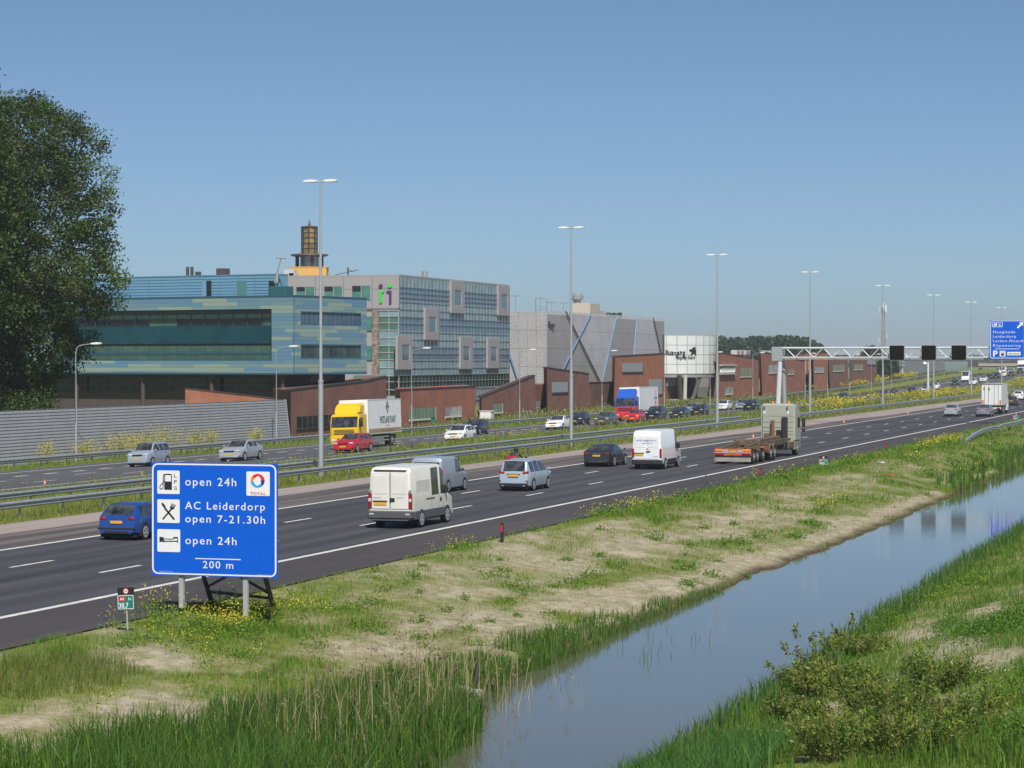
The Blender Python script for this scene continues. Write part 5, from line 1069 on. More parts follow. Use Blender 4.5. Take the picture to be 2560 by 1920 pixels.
def loft_car(root, kind, L, W, H, pm, roofw=.74, sill=.19, glass=GLASS, arch=None, wheels=None, wr=.31, front=True, lights=True, mirror=True, plate=True, sides=None, detail=True, tail='block', head='block', plate_at=None):
    prof, rg, ws, belt0, sd = PROF[kind]; hl = L / 2
    prof = [(y * hl, z * H) for y, z in prof]; rg = None if rg is None else (rg[0] * hl, rg[1] * hl); ws = (ws[0] * hl, ws[1] * hl); belt0 *= H
    sd = [(a * hl, b * hl) for a, b in (sd if sides is None else sides)]
    ys_ = sorted(set([p[0] for p in prof] + [q for s in sd for q in s] + list(ws)))
    # merge near duplicates
    yy = [ys_[0]]
    for y in ys_[1:]:
        if y - yy[-1] > .012: yy.append(y)
    zt = lambda y: float(np.interp(y, [p[0] for p in prof], [p[1] for p in prof]))
    rows = []
    boxy = kind in ('van', 'caddy')
    for y in yy:
        ze = zt(y); d = min(y + hl, hl - y); w = W / 2 * (1 - (.05 if boxy else .15) * max(0, 1 - d / (.25 if boxy else .45)) ** 2)
        if boxy and y > 0: w *= 1 - .035 * max(0, (y - .4 * hl) / (.6 * hl)) ** 2
        zb = sill + .08 * max(0, 1 - d / .6); k = max(0.0, min(1.0, (ze - belt0) / (H - belt0))); cab = ze > belt0 + .01
        be = belt0 if cab else ze - .03; zb = min(zb, ze - .12); be = max(be, zb + .08)
        wrf = lerp(.90 * w, W / 2 * (roofw if not boxy else .90), k ** .8); rr = (.09 if not boxy else .07) * H / 1.45 * k
        P = [(0, zb), (.84 * w, zb), (.975 * w, zb + .07), (w, lerp(zb, be, .45)), (.99 * w, lerp(zb, be, .86)), (.955 * w if not boxy else .985 * w, be), (wrf, max(be + .003, ze - rr)), (wrf - .10 * W / 1.7 if not boxy else wrf - .09, ze), (0, ze + .02)]
        rows.append([(x, y, z) for x, z in P])
    body = B(); gl = {'windscreen': B(), 'rear_window': B(), 'side_window': B()}
    n = 9
    def inside(a, b, I): return I is not None and a >= I[0] - .013 and b <= I[1] + .013
    for i in range(len(rows) - 1):
        a, b_ = yy[i], yy[i + 1]
        for j in range(n - 1):
            tgt = body
            if j == 7 and inside(a, b_, ws): tgt = gl['windscreen']
            elif j == 7 and inside(a, b_, rg): tgt = gl['rear_window']
            elif j == 5 and any(inside(a, b_, s) for s in sd) : tgt = gl['side_window']
            for sgn in (1, -1):
                q = [rows[i][j], rows[i + 1][j], rows[i + 1][j + 1], rows[i][j + 1]]
                q = [(x * sgn, y, z) for x, y, z in q]
                u = []
                for p in q:
                    if not u or (Vector(p) - Vector(u[-1])).length > 1e-4: u.append(p)
                if len(u) > 2 and (Vector(u[0]) - Vector(u[-1])).length < 1e-4: u.pop()
                if len(u) >= 3: tgt.poly(u)
    for e in (0, -1): body.poly([(x, y, z) for x, y, z in rows[e]] + [(-x, y, z) for x, y, z in rows[e][::-1][1:-1]])
    bmesh.ops.remove_doubles(body.bm, verts=body.bm.verts, dist=.0008)
    bo = body.make('body', pm, root, 38)
    for nm, bb_ in gl.items():
        if len(bb_.bm.faces):
            bmesh.ops.remove_doubles(bb_.bm, verts=bb_.bm.verts, dist=.0008)
            if nm == 'side_window':
                left = set(bb_.bm.faces)
                while left:
                    st = [left.pop()]; isl = list(st)
                    while st:
                        f_ = st.pop()
                        for e_ in f_.edges:
                            for g_ in e_.link_faces:
                                if g_ in left: left.discard(g_); st.append(g_); isl.append(g_)
                    w1 = B(); mp_ = {}
                    for f_ in isl: w1.bm.faces.new([mp_.setdefault(v, None) or mp_.__setitem__(v, w1.bm.verts.new(v.co)) or mp_[v] for v in f_.verts])
                    w1.make(nm, glass, root, 30)
                bb_.bm.free()
            else: bb_.make(nm, glass, root, 30)
        else: bb_.bm.free()
    hw = W / 2
    if detail:
        seams = sorted(set([sd[0][0] - .03] + [q[1] + .02 for q in sd[:-1]]) | ({sd[-1][1] - .05} if not boxy else set())); b = B(); got = False
        for y in seams:
            if not (-.70 * hl < y < .62 * hl): continue
            j = min(range(len(yy)), key=lambda k: abs(yy[k] - y)); row = rows[j]
            for s in (-1, 1):
                for k in (2, 3, 4):
                    (xa, _, za), (xb, _, zb2) = row[k], row[k + 1]
                    b.poly([(s * (xa + .004), y - .008, za), (s * (xa + .004), y + .008, za), (s * (xb + .004), y + .008, zb2), (s * (xb + .004), y - .008, zb2)]); got = True
        if got: b.make('door_gaps', BLACKP, root)
        else: b.bm.free()
        for s in (-1, 1):
            for y in ([q[1] for q in sd[:-1]][:2] if not boxy else []):
                b = B(); b.box((s * (hw * .992), y - .16, belt0 - .10), (.03, .17, .03), .01); b.make('door_handle', pm, root)
        b = B(); b.b2((-hw * .62, -hl - .006, sill + .06), (hw * .62, -hl + .1, sill + .2), .03); b.make('rear_valance', BLACKP, root)
    ax = wheels or (-.60 * hl, .62 * hl)
    if detail:
        b = B(); b.b2((-hw * .86, -hl + .12, sill - .06), (hw * .86, hl - .2, sill + .06)); b.make('underbody', DARKG, root)
    for y in ax:
        for s in (-1, 1):
            if detail:
                b = B(); n_ = 18; pts = [(y + (wr + .055) * math.cos(math.pi * k / n_), wr + (wr + .055) * math.sin(math.pi * k / n_)) for k in range(n_ + 1)] + [(y - wr - .055, sill - .02), (y + wr + .055, sill - .02)]
                b.prism(pts, 'x', s * (hw - .10), s * (hw + .006)); b.make('wheel_arch', DARKG, root)
            b = B(); b.cylx((s * (hw - .10), y, wr), wr, .235, 22 if detail else 12, .03); w_ = b.make('wheel', TYRE, root, 40)
            b = B(); b.cylx((s * (hw + .016), y, wr), wr * .72, .02, 18 if detail else 10)
            if detail:
                b.mi = 1
                for q in range(5): a = q * 2 * math.pi / 5 + .3; b.cylx((s * (hw + .027), y + wr * .40 * math.cos(a), wr + wr * .40 * math.sin(a)), wr * .13, .006, 7)
            b.make('rim', [RIM, DARKG], w_)
    return bo
def lamp(root, name, c, d, mat, bev=.03):
    b = B(); b.box(c, d, min(bev, min(d) * .45)); return b.make(name, mat, root, 40)
def mirrors(root, W, y, z, mat, sx=.16, sz=.13):
    for s in (-1, 1): b = B(); b.box((s * (W / 2 + .06), y, z), (sx, .10, sz), .035); b.make('mirror', mat, root, 40)
def plates(root, L, zf=.42, zr=.72, f=True, r=True, yr=None):
    if r: lamp(root, 'number_plate', (0, (-L / 2 - .004) if yr is None else yr, zr), (.5, .03, .11), PLATE, .004)
    if f: lamp(root, 'number_plate', (0, L / 2 - .005, zf), (.5, .035, .11), PLATE, .004)
def place(root, a, px, L, dirn, yaw=0.0):
    """put the visible end (rear of a car driving away, front of one coming) at photo column px on the lane a metres left"""
    Y = Yof(px, a); root.location = (-a, Y + L / 2, float(road_z(a, Y)) + (.02 if a > 60 else .004)); root.rotation_euler.z = (0 if dirn > 0 else math.pi) + yaw
    if a > 60:
        root.rotation_euler.y = math.atan(.035) * (1 if dirn < 0 else -1)
        gr = (float(road_z(a, Y + 4)) - float(road_z(a, Y))) / 4; root.rotation_euler.x = math.atan(gr) * (-1 if dirn < 0 else 1)
    return root
def simple_car(kind, label, cat, a, px, dirn, col, L=4.3, W=1.75, H=1.46, name=None, detail=True, metal=0.0, rough=.3, roofw=.74, lights_on=False, group=None, grille=True, yaw=0.0, plate=True, wr=.31, roofcol=None):
    t = thing(name or {'hatch': 'hatchback_car', 'sedan': 'saloon_car', 'estate': 'estate_car', 'suv': 'suv', 'mpv': 'people_carrier', 'boxy': 'boxy_car', 'coupe': 'coupe_car', 'fast': 'saloon_car'}[kind], label, cat, group=group)
    pm = paint(col, rough, metal)
    loft_car(t, kind, L, W, H, pm, roofw, detail=detail, wr=wr)
    hl = L / 2; bz = PROF[kind][3] * H
    nose = .50 * H if kind not in ('suv',) else .55 * H
    for s in (-1, 1):
        lamp(t, 'headlight', (s * W * .365, hl - .15, nose + .01), (W * .19, .24, .13), CLEAR_L, .04)
        lamp(t, 'tail_light', (s * W * .352, -hl + .10, .60 * H if kind not in ('suv', 'boxy') else .57 * H), (W * .145, .16, .13 if kind not in ('estate', 'suv') else .24), RED_L, .03)
    if grille:
        b = B(); b.b2((-W * .23, hl - .10, nose - .07), (W * .23, hl - .012, nose + .035), .02); b.make('grille', BLACKP, t)
        b = B(); b.b2((-W * .30, hl - .10, sill_z(H)), (W * .30, hl + .006, sill_z(H) + .11), .02); b.make('air_intake', BLACKP, t)
    if plate: plates(t, L, .33 * H, .50 * H)
    mirrors(t, W, PROF[kind][2][1] * hl - .12, bz + .07, pm)
    return place(t, a, px, L, dirn, yaw)
def sill_z(H): return .20
NEAR = 'traffic driving away on the near carriageway'; FARG = 'traffic coming on the far carriageway'
# ---- near carriageway
simple_car('hatch', 'small blue hatchback half hidden by the blue service sign', 'car', 42.3, 290, 1, (.010, .055, .26), 3.9, 1.68, 1.40, group=NEAR)
t = [o for o in COL.objects if o.name.startswith('hatchback_car')][0]
b = B(); b.b2((-.80, -1.965, .42), (.80, -1.90, .50), .02); b.make('bumper_strip', BLACKP, t)
# white high roof crew van
IV = thing('panel_van', 'big cream white crew van with twin rear doors and dark lower bumper', 'van', group=NEAR); IL, IW, IH = 5.35, 1.90, 2.52
VW = paint((.74, .72, .66), .35, 0, .4, 'van_cream_white'); loft_car(IV, 'van', IL, IW, IH, VW, sides=[(-.07, .26), (.35, .46), (.46, .61)], wr=.35, wheels=(-1.50, 1.75), sill=.34)
hl = IL / 2
b = B(); b.b2((-.95, -hl - .10, .40), (.95, -hl + .35, .74), .05); b.make('rear_bumper', M('grey_bumper', (.085, .088, .092), .6), IV)
for s in (-1, 1): b = B(); b.b2((s * .965, -hl + .36, .36), (s * .925, hl - .9, .70), .01); b.make('side_trim', M('grey_bumper'), IV)
for s in (-1, 1):
    b = B(); b.b2((s * .03, -hl - .022, .80), (s * .79, -hl + .03, 2.30), .03, 2); dr_ = b.make('rear_door', VW, IV)
    b = B(); b.b2((s * .12, -hl - .034, 1.42), (s * .72, -hl - .015, 2.18), .03, 2); b.make('door_panel', VW, dr_)
    b = B(); b.box((s * .865, -hl - .01, 1.52), (.10, .12, .16), .03); b.make('hinge', GALV, dr_)
    lamp(IV, 'tail_light', (s * .872, -hl + .02, 1.12), (.15, .10, .62), RED_L, .02); lamp(IV, 'indicator_lamp', (s * .872, -hl - .03, 1.17), (.12, .02, .13), CLEAR_L, .008); lamp(IV, 'reflector', (s * .78, -hl - .105, .60), (.2, .02, .06), CLEAR_L, .008)
lamp(IV, 'door_handle', (.10, -hl - .03, 1.18), (.22, .05, .16), BLACKP, .02); lamp(IV, 'number_plate', (-.42, -hl - .03, 1.02), (.54, .03, .12), PLATE, .004); lamp(IV, 'plate_lamp_bar', (-.42, -hl - .035, 1.12), (.62, .05, .06), BLACKP, .02)
b = B(); b.b2((-.7, -hl - .005, 2.36), (.7, -hl + .06, 2.40)); b.make('brake_lamp_slot', BLACKP, IV); b = B(); b.b2((-.004, -hl - .027, .8), (.012, -hl, 2.32)); b.make('door_gap', BLACKP, IV)
b = B(); b.b2((.945, -.9, 1.12), (.957, .15, 1.17), .004); b.make('sliding_rail', M('grey_bumper'), IV); lamp(IV, 'side_handle', (.945, .92, 1.05), (.04, .2, .16), BLACKP)
for s in (-1, 1): b = B(); b.b2((s * .914, -2.1, 1.34), (s * .923, -.40, 1.95), .004); b.make('side_panel', VW, IV)
mirrors(IV, IW, 1.42, 1.45, BLACKP, .2, .34)
textb = B(); textfit(textb, 'IVECO', -.75, -.40, 1.22, .07, -hl - .024); textfit(textb, 'DAILY', .30, .62, 1.24, .06, -hl - .024); textb.make('lettering', M('badge_grey', (.35, .36, .38), .4, .5), IV)
place(IV, 34.6, 975, IL, 1)
# grey small van behind it
CD = thing('small_van', 'blue grey small delivery van half hidden by the cream white van', 'van', group=NEAR); CP = paint((.36, .42, .48), .3, .25)
loft_car(CD, 'caddy', 4.4, 1.79, 1.83, CP, sides=[(-.04, .16), (.16, .44)], wr=.32); b = B(); b.b2((-.70, -2.19, 1.25), (.70, -2.15, 1.60), .03); b.make('rear_window', GLASS, CD)
for s in (-1, 1): lamp(CD, 'tail_light', (s * .82, -2.16, 1.0), (.14, .10, .5), RED_L)
plates(CD, 4.4, .5, .7); mirrors(CD, 1.79, .85, 1.12, BLACKP); b = B(); b.b2((-.86, -2.24, .38), (.86, -2.0, .62), .04); b.make('rear_bumper', BLACKP, CD); place(CD, 42.0, 1066, 4.4, 1)
# silver people carrier
ZL = 4.35; t = simple_car('mpv', 'silver blue people carrier with dark rear window following the motorcycle', 'car', 38.3, 1283, 1, (.42, .50, .57), ZL, 1.74, 1.66, metal=.3, group=NEAR, plate=False)
for ch in [c for c in t.children if c.name.startswith('tail_light')]: bpy.data.objects.remove(ch)
for s in (-1, 1):
    b = B(); b.prism([(s * .80, .95), (s * .50, .90), (s * .49, .99), (s * .78, 1.07)], 'y', -ZL / 2 + .045, -ZL / 2 + .3); b.make('tail_light', RED_L, t)
lamp(t, 'number_plate', (0, -ZL / 2 - .01, .82), (.56, .04, .12), PLATE, .004); b = B(); b.b2((-.36, -ZL / 2 - .012, .9), (.36, -ZL / 2 + .05, .94), .01); b.make('plate_trim', GALV, t); b = B(); b.b2((-.78, -ZL / 2 - .015, .30), (.78, -ZL / 2 + .1, .44), .03); b.make('lower_bumper', BLACKP, t)
for s in (-1, 1): lamp(t, 'reflector', (s * .74, -ZL / 2 - .0, .55), (.16, .04, .05), RED_L, .01)
# dark fastback
t = simple_car('fast', 'dark grey fastback saloon on the left lane before the white van', 'car', 41.9, 1491, 1, (.030, .034, .044), 4.6, 1.92, 1.44, metal=.3, group=NEAR, wr=.35)
lamp(t, 'chrome_strip', (0, -2.295, .86), (.8, .03, .035), M('chrome', (.7, .7, .72), .12, 1), .008); lamp(t, 'chrome_strip', (0, -2.295, .34), (.9, .03, .03), M('chrome'), .008)
# white van with company writing
MV = thing('panel_van', 'bright white panel van with small blue writing on its rear doors', 'van', group=NEAR); ML, MW, MH = 5.5, 1.93, 2.45; MP = paint((.80, .81, .82), .3, 0, .5, 'van_bright_white')
loft_car(MV, 'van', ML, MW, MH, MP, sides=[(.34, .45), (.45, .60)], wr=.34, wheels=(-1.75, 1.75), sill=.30); hl = ML / 2
b = B(); b.b2((-.955, -hl - .09, .30), (.955, -hl + .3, .62), .05); b.make('rear_bumper', BLACKP, MV)
for s in (-1, 1):
    b = B(); b.b2((s * .02, -hl - .02, .66), (s * .80, -hl + .03, 2.12), .03, 2); d_ = b.make('rear_door', MP, MV); lamp(MV, 'tail_light', (s * .885, -hl + .02, 1.02), (.13, .10, .58), RED_L, .02)
    b = B(); b.b2((s * .10, -hl - .03, 1.38), (s * .74, -hl - .018, 2.02), .01); b.make('door_panel', MP, d_)
    b = B(); b.b2((s * .972, -1.2, .38), (s * .945, 1.2, .62), .01); b.make('side_trim', BLACKP, MV)
lamp(MV, 'number_plate', (-.5, -hl - .03, .92), (.56, .03, .13), PLATE, .004); lamp(MV, 'plate_lamp_bar', (-.5, -hl - .035, 1.02), (.66, .05, .06), BLACKP, .02); lamp(MV, 'door_handle', (.1, -hl - .03, 1.12), (.26, .05, .09), BLACKP, .02)
LBLUE = M('letter_blue', (.12, .20, .42), .5); b = B(); textfit(b, 'MONTAGEBEDRIJF.NL', -.66, .62, 1.78, .085, -hl - .036); textfit(b, 'service', -.3, .36, 1.62, .07, -hl - .036); textfit(b, 'MASTER', .42, .72, .80, .05, -hl - .026); b.make('lettering', LBLUE, MV)
b = B(); b.prism([(-.02, 1.28), (.16, 1.22), (.0, 1.36)], 'y', -hl - .026, -hl - .018); b.make('emblem', M('emblem_maroon', (.30, .02, .05), .5), MV)
b = B(); textfit(b, '35', 0, .5, 0, .2, 0); o = b.make('side_lettering', INK, MV); o.rotation_euler.z = math.pi / 2; o.location = (.962, 1.0, 1.05)
mirrors(MV, MW, 1.5, 1.4, BLACKP, .2, .34); place(MV, 37.9, 1617, ML, 1)
# silver and grey saloons far ahead, white car at the edge
simple_car('sedan', 'silver saloon in the middle lane far ahead of the truck', 'car', 38.0, 2376, 1, (.42, .45, .52), 4.5, 1.76, 1.45, metal=.3, group=NEAR)
simple_car('sedan', 'grey saloon close behind the white box truck', 'car', 34.2, 2457, 1, (.22, .25, .31), 4.55, 1.78, 1.46, metal=.3, group=NEAR)
simple_car('suv', 'white car passing beside the white box truck at the right edge', 'car', 42.4, 2545, 1, (.78, .79, .80), 4.4, 1.82, 1.6, group=NEAR)
t = simple_car('hatch', 'dark purple car mostly hidden behind the white box truck', 'car', 38.4, 2528, 1, (.05, .03, .05), 4.0, 1.7, 1.45, group=NEAR)
# ---- trucks
def truck_wheels(t, ys_, W=2.45, r=.50, dual=()):
    for y in ys_:
        for s in (-1, 1):
            b = B(); b.cylx((s * (W / 2 - (.28 if y in dual else .16)), y, r), r, .56 if y in dual else .32, 22, .04); w_ = b.make('wheel', TYRE, t, 40)
            b = B(); b.cylx((s * (W / 2 + .005), y, r), r * .55, .03, 16); b.cylx((s * (W / 2 + .03), y, r), r * .2, .06, 10); b.make('rim', M('truck_rim', (.34, .33, .31), .5, .4), w_)
def cab(t, yf, mats, roofz=2.85, deflect=3.72, W=2.46, depth=2.1, colour=None):
    """cab-over lorry cab whose front is at local y=yf; mats = upper, lower, deflector"""
    up, low, dfl = mats
    pr = [(yf - depth, .95), (yf - .05, .95), (yf, 1.15), (yf - .02, 1.75), (yf - .22, roofz - .12), (yf - .42, roofz), (yf - depth, roofz)]
    b = B(); b.prism(pr, 'x', -W / 2, W / 2); bmesh.ops.bevel(b.bm, geom=[e for e in b.bm.edges if abs(e.verts[0].co.x - e.verts[1].co.x) < .01], offset=.09, segments=2, affect='EDGES'); b.make('cab', up, t, 35)
    b = B(); b.b2((-W / 2 - .01, yf - depth + .05, .36), (W / 2 + .01, yf + .05, 1.12), .08, 2); b.make('bumper', low, t, 35)
    b = B(); b.b2((-W * .40, yf + .0, 1.20), (W * .40, yf + .03, 1.66), .02); g_ = b.make('grille', low, t)
    b = B()
    for k in range(4): b.b2((-W * .36, yf + .031, 1.24 + .1 * k), (W * .36, yf + .045, 1.29 + .1 * k))
    b.make('grille_slats', BLACKP, g_)
    b = B(); b.prism([(yf - .012, 1.78), (yf - .19, roofz - .2), (yf - .23, roofz - .2), (yf - .06, 1.78)], 'x', -W * .46, W * .46); b.make('windscreen', GLASS, t)
    for s in (-1, 1):
        b = B(); b.prism([(yf - .35, 1.80), (yf - .45, 2.55), (yf - 1.15, 2.55), (yf - 1.15, 1.80)], 'x', s * (W / 2 - .03), s * (W / 2 + .008)); b.make('side_window', GLASS, t)
        b = B(); b.box((s * (W / 2 + .16), yf - .12, 2.15), (.24, .14, .62), .05); b.make('mirror', BLACKP, t, 40)
        lamp(t, 'headlight', (s * W * .40, yf + .05, .72), (.34, .06, .2), CLEAR_L, .03)
        b = B(); b.b2((s * (W / 2 - .04), yf - 1.0, .45), (s * (W / 2 + .015), yf - .7, .95), .02); b.make('step', DARKG, t)
    if deflect:
        b = B(); b.prism([(yf - .45, roofz + .004), (yf - .95, deflect - .12), (yf - 1.2, deflect), (yf - depth + .02, deflect), (yf - depth + .02, roofz + .004)], 'x', -W * .44, W * .44)
        bmesh.ops.bevel(b.bm, geom=[e for e in b.bm.edges if abs(e.verts[0].co.x - e.verts[1].co.x) < .01], offset=.14, segments=3, affect='EDGES'); b.make('roof_deflector', dfl, t, 35)
    b = B(); b.b2((-.26, yf + .052, .5), (.26, yf + .075, .61), .004); b.make('number_plate', PLATE, t)
def box_body(t, y0, y1, z0, z1, mat, W=2.55):
    b = B(); b.b2((-W / 2, y0, z0), (W / 2, y1, z1), .02); bx = b.make('cargo_box', mat, t)
    b = B()
    for s in (-1, 1):
        for z in (z0, z1 - .07): b.b2((s * (W / 2 - .03), y0 - .006, z), (s * (W / 2 + .012), y1 + .006, z + .07))
        for y in (y0, y1 - .07): b.b2((s * (W / 2 - .03), y - .005, z0 + .0705), (s * (W / 2 + .012), y + .075, z1 - .0705))
    b.make('corner_trim', M('box_trim', (.60, .61, .61), .4, .2), bx); return bx
def chassis(t, y0, y1, mat=None, W=2.3):
    b = B(); b.b2((-.45, y0, .72), (.45, y1, .98)); b.b2((-W / 2, y0 + 1.0, .58), (-W / 2 + .5, y0 + 2.6, .98), .04) if y1 - y0 > 5 else None; b.make('chassis', mat or DARKG, t)
# yellow and white plant lorry
YT = thing('box_truck', 'yellow cab lorry with white box body reading WESTLAND PLANT', 'truck', group=FARG); YL = 10.2; f = YL / 2; YEL = paint((.78, .50, .01), .35, 0, .4, 'truck_yellow'); TW = paint((.82, .82, .82), .4, 0, .2, 'truck_box_white')
cab(YT, f, (YEL, YEL, YEL), 2.85, 3.70); bx = box_body(YT, -f, f - 2.3, 1.12, 3.98, TW); chassis(YT, -f + .1, f - .6); truck_wheels(YT, (-f + 2.2, f - 1.35), dual=(-f + 2.2,))
for s in (-1, 1):
    b = B(); b.b2((s * 1.276, -f + .08, 1.19), (s * 1.281, f - 2.38, 1.55)); b.make('brown_stripe', M('stripe_tan', (.36, .26, .15), .5), bx)
    b = B(); b.b2((s * 1.15, -f + 3.0, .5), (s * 1.20, f - 2.5, .62)); b.b2((s * 1.15, -f + 3.0, .78), (s * 1.20, f - 2.5, .9)); b.make('side_guard', GALV, YT)
DG = M('letter_dark_green', (.03, .10, .09), .5); rz = Matrix.Rotation(-math.pi / 2, 3, 'Z')
def side_art(b, fn, s=-1):
    """draw on the plane facing -y, then turn it to face local -x"""
    tb = B(); fn(tb); me = bpy.data.meshes.new('t'); tb.bm.to_mesh(me); tb.bm.free(); me.transform(Matrix.Rotation(-math.pi / 2, 4, 'Z')); me.transform(Matrix.Translation((-1.277, 0, 0))); nf = len(b.bm.faces); b.bm.from_mesh(me); bpy.data.meshes.remove(me)
    b.bm.faces.ensure_lookup_table()
def fy(x): return x                         # art x runs from the truck's front towards its rear
b = B(); side_art(b, lambda q: textfit(q, 'WESTLAND PLANT', -f + 4.35 - f + 1.2 + 0, -f + 4.35 - f + 5.3, 2.05, .55, -.006, 1.05, .0) if False else textfit(q, 'WESTLAND PLANT', -.15, 3.75, 1.98, .55, -.006, 1.05, .022)); b.make('lettering', DG, bx)
b = B(); side_art(b, lambda q: (q.prism([(1.8, 2.75), (2.22, 3.32), (1.8, 3.88), (1.38, 3.32)], 'y', -.006, 0), None)); b.make('diamond_emblem', DG, bx)
b = B(); side_art(b, lambda q: (q.prism([(1.62, 3.0), (1.95, 3.05), (2.02, 3.3), (1.75, 3.25)], 'y', -.012, -.006), q.prism([(1.7, 3.35), (1.98, 3.4), (1.85, 3.62)], 'y', -.012, -.006))); b.make('emblem_leaf', M('leaf_gold', (.62, .55, .30), .5), bx)
b = B(); side_art(b, lambda q: textfit(q, 'export', 1.4, 2.2, 1.74, .12, -.006)); b.make('small_lettering', ORANGE_L, bx)
b = B(); side_art(b, lambda q: textfit(q, 'THE INTERNATIONAL', .2, 3.4, 1.27, .18, -.012)); b.make('stripe_lettering', M('letter_tan', (.25, .18, .09), .6), bx)
b = B(); b.prism([(.22 * math.cos(k * math.pi / 8), 3.3 + .14 * math.sin(k * math.pi / 8)) for k in range(16)], 'y', 0, .02); o = b.make('roof_badge', M('leaf_gold'), YT); o.location = (0, f - .82, -.02); o.rotation_euler.x = -.55 * 0
place(YT, 73.0, 862, YL, -1)
# blue and red lorry
BTK = thing('box_truck', 'lorry with blue roof, red front and white box body', 'truck', group=FARG); BL = 11.5; f = BL / 2; BLU = paint((.015, .10, .52), .35, 0, .4, 'truck_blue'); RDT = paint((.62, .035, .025), .35, 0, .4, 'truck_red')
cab(BTK, f, (BLU, RDT, BLU), 2.95, 3.85); bx = box_body(BTK, -f, f - 2.35, 1.12, 4.05, TW); chassis(BTK, -f + .1, f - .6); truck_wheels(BTK, (-f + 2.4, f - 1.35), dual=(-f + 2.4,))
b = B(); b.b2((-1.245, f - 2.0, 1.125), (1.245, f + .012, 1.74), .05); b.make('red_front_panel', RDT, BTK)
RS, BS = M('logo_red'), M('letter_blue')
b = B(); side_art(b, lambda q: [q.b2((4.0 + .1 * k, -.006, 3.65 - .28 * k), (4.9 - .05 * k, 0, 3.52 - .28 * k + .05)) for k in range(3)]); b.make('red_bars', RS, bx)
b = B(); side_art(b, lambda q: textfit(q, 'HEIM', 3.7, 5.2, 2.45, .36, -.006, 1.1, .03)); b.make('lettering', BS, bx)
b = B(); side_art(b, lambda q: q.prism([(4.1, 2.25), (4.85, 2.25), (4.75, 1.85), (4.45, 1.55), (4.2, 1.85)], 'y', -.006, 0)); b.make('red_shield', RS, bx)
b = B(); side_art(b, lambda q: textfit(q, 'transport', 4.0, 5.0, 1.25, .14, -.006)); b.make('small_lettering', BS, bx)
lamp(BTK, 'lit_headlight', (-.95, f + .05, 1.05), (.28, .05, .12), CLEAR_L, .02); place(BTK, 75.5, 1564, BL, -1)
# white box truck far right
WT = thing('box_truck', 'white box truck with closed rear doors and grey shaded side', 'truck', group=NEAR); WL = 9.0; f = WL / 2; bx = box_body(WT, -f, f - 2.3, 1.12, 3.85, paint((.74, .75, .73), .45, 0, .1, 'box_white_matt'), 2.5)
cab(WT, f, (TW, TW, TW), 2.75, 0, 2.4); chassis(WT, -f + .1, f - .6); truck_wheels(WT, (-f + 2.0, f - 1.35), 2.4, dual=(-f + 2.0,))
for k in range(2):
    b = B(); x0 = -1.2 + 1.21 * k; b.b2((x0 + .0, -f - .03, 1.2), (x0 + 1.19, -f, 3.72), .012); d_ = b.make('rear_door', MATS['box_white_matt'], bx)
    b = B()
    for q in (.33, .82): b.tube([(x0 + q, -f - .06, 1.25), (x0 + q, -f - .06, 3.68)], .022, 6)
    b.make('locking_bar', STEELD, d_)
b = B(); b.b2((-1.2, -f - .035, 1.22), (-.98, -f - .031, 1.78)); b.b2((.98, -f - .035, 1.22), (1.2, -f - .031, 1.78)); b.make('orange_marking', M('marking_orange', (.62, .20, .08), .5), bx)
b = B(); b.b2((-1.25, -f - .06, 3.735), (1.25, -f + .02, 3.86), .02); b.make('door_header', M('header_dark', (.10, .08, .09), .6), bx); b = B(); b.b2((-.36, -f - .034, 2.95), (-.24, -f - .031, 3.35)); b.b2((-1.0, -f - .034, 3.0), (-.86, -f - .031, 3.4)); b.make('sticker', INK, bx)
b = B(); b.b2((-1.2, -f - .05, .62), (1.2, -f + .1, .88), .02); b.make('under_run_bar', M('pale_bar', (.6, .58, .5), .5), WT)
for s in (-1, 1): lamp(WT, 'tail_light', (s * .85, -f - .07, .75), (.42, .05, .17), RED_L, .02)
place(WT, 34.8, 2479, WL, 1)
# hook lift truck with low trailer
HT = thing('hook_lift_truck', 'grey green hook lift truck with muddy empty chassis', 'truck', group=NEAR)
GG = paint((.36, .37, .31), .45, 0, .15, 'cab_grey_green'); MUD = M('muddy_steel', (.11, .078, .052), .8, 0, .45, 2.5, .3, col2=(.20, .15, .10)); RUST = M('rusty_steel', (.20, .085, .04), .8, 0, .35, 3)
Yr, Yc = Yof(1832, 34.4), Yof(1945, 34.4); Dc = Yc - Yr; f = Dc + 2.35        # local y=0 at the trailer's rear
cz0, cz1 = .98, 3.72
pr = [(Dc, 1.0), (f - .05, 1.0), (f, 1.2), (f - .02, 1.85), (f - .25, 2.9), (f - .75, cz1 - .10), (f - 1.0, cz1), (Dc + .1, cz1), (Dc, cz1 - .10)]
b = B(); b.prism(pr, 'x', -1.24, 1.24); bmesh.ops.bevel(b.bm, geom=[e for e in b.bm.edges if abs(e.verts[0].co.x - e.verts[1].co.x) < .01], offset=.13, segments=3, affect='EDGES'); cb_ = b.make('cab', GG, HT, 35)
b = B(); b.b2((-1.18, Dc - .012, 2.83), (1.18, Dc + .02, 2.86))
for z in (1.55, 1.75, 2.02, 2.4): b.b2((-1.1, Dc - .02, z), (1.1, Dc + .02, z + .035))
b.make('rear_wall_ribs', M('cab_rib', (.25, .26, .22), .5), cb_)
b = B(); b.b2((.28, Dc - .16, 1.2), (.72, Dc - .01, 2.78), .05); b.make('air_intake', BLACKP, cb_); b = B(); b.tube([(-.35, Dc - .22, 1.0), (-.35, Dc - .22, 2.55)], .13, 10); b.make('exhaust_stack', RUST, cb_)
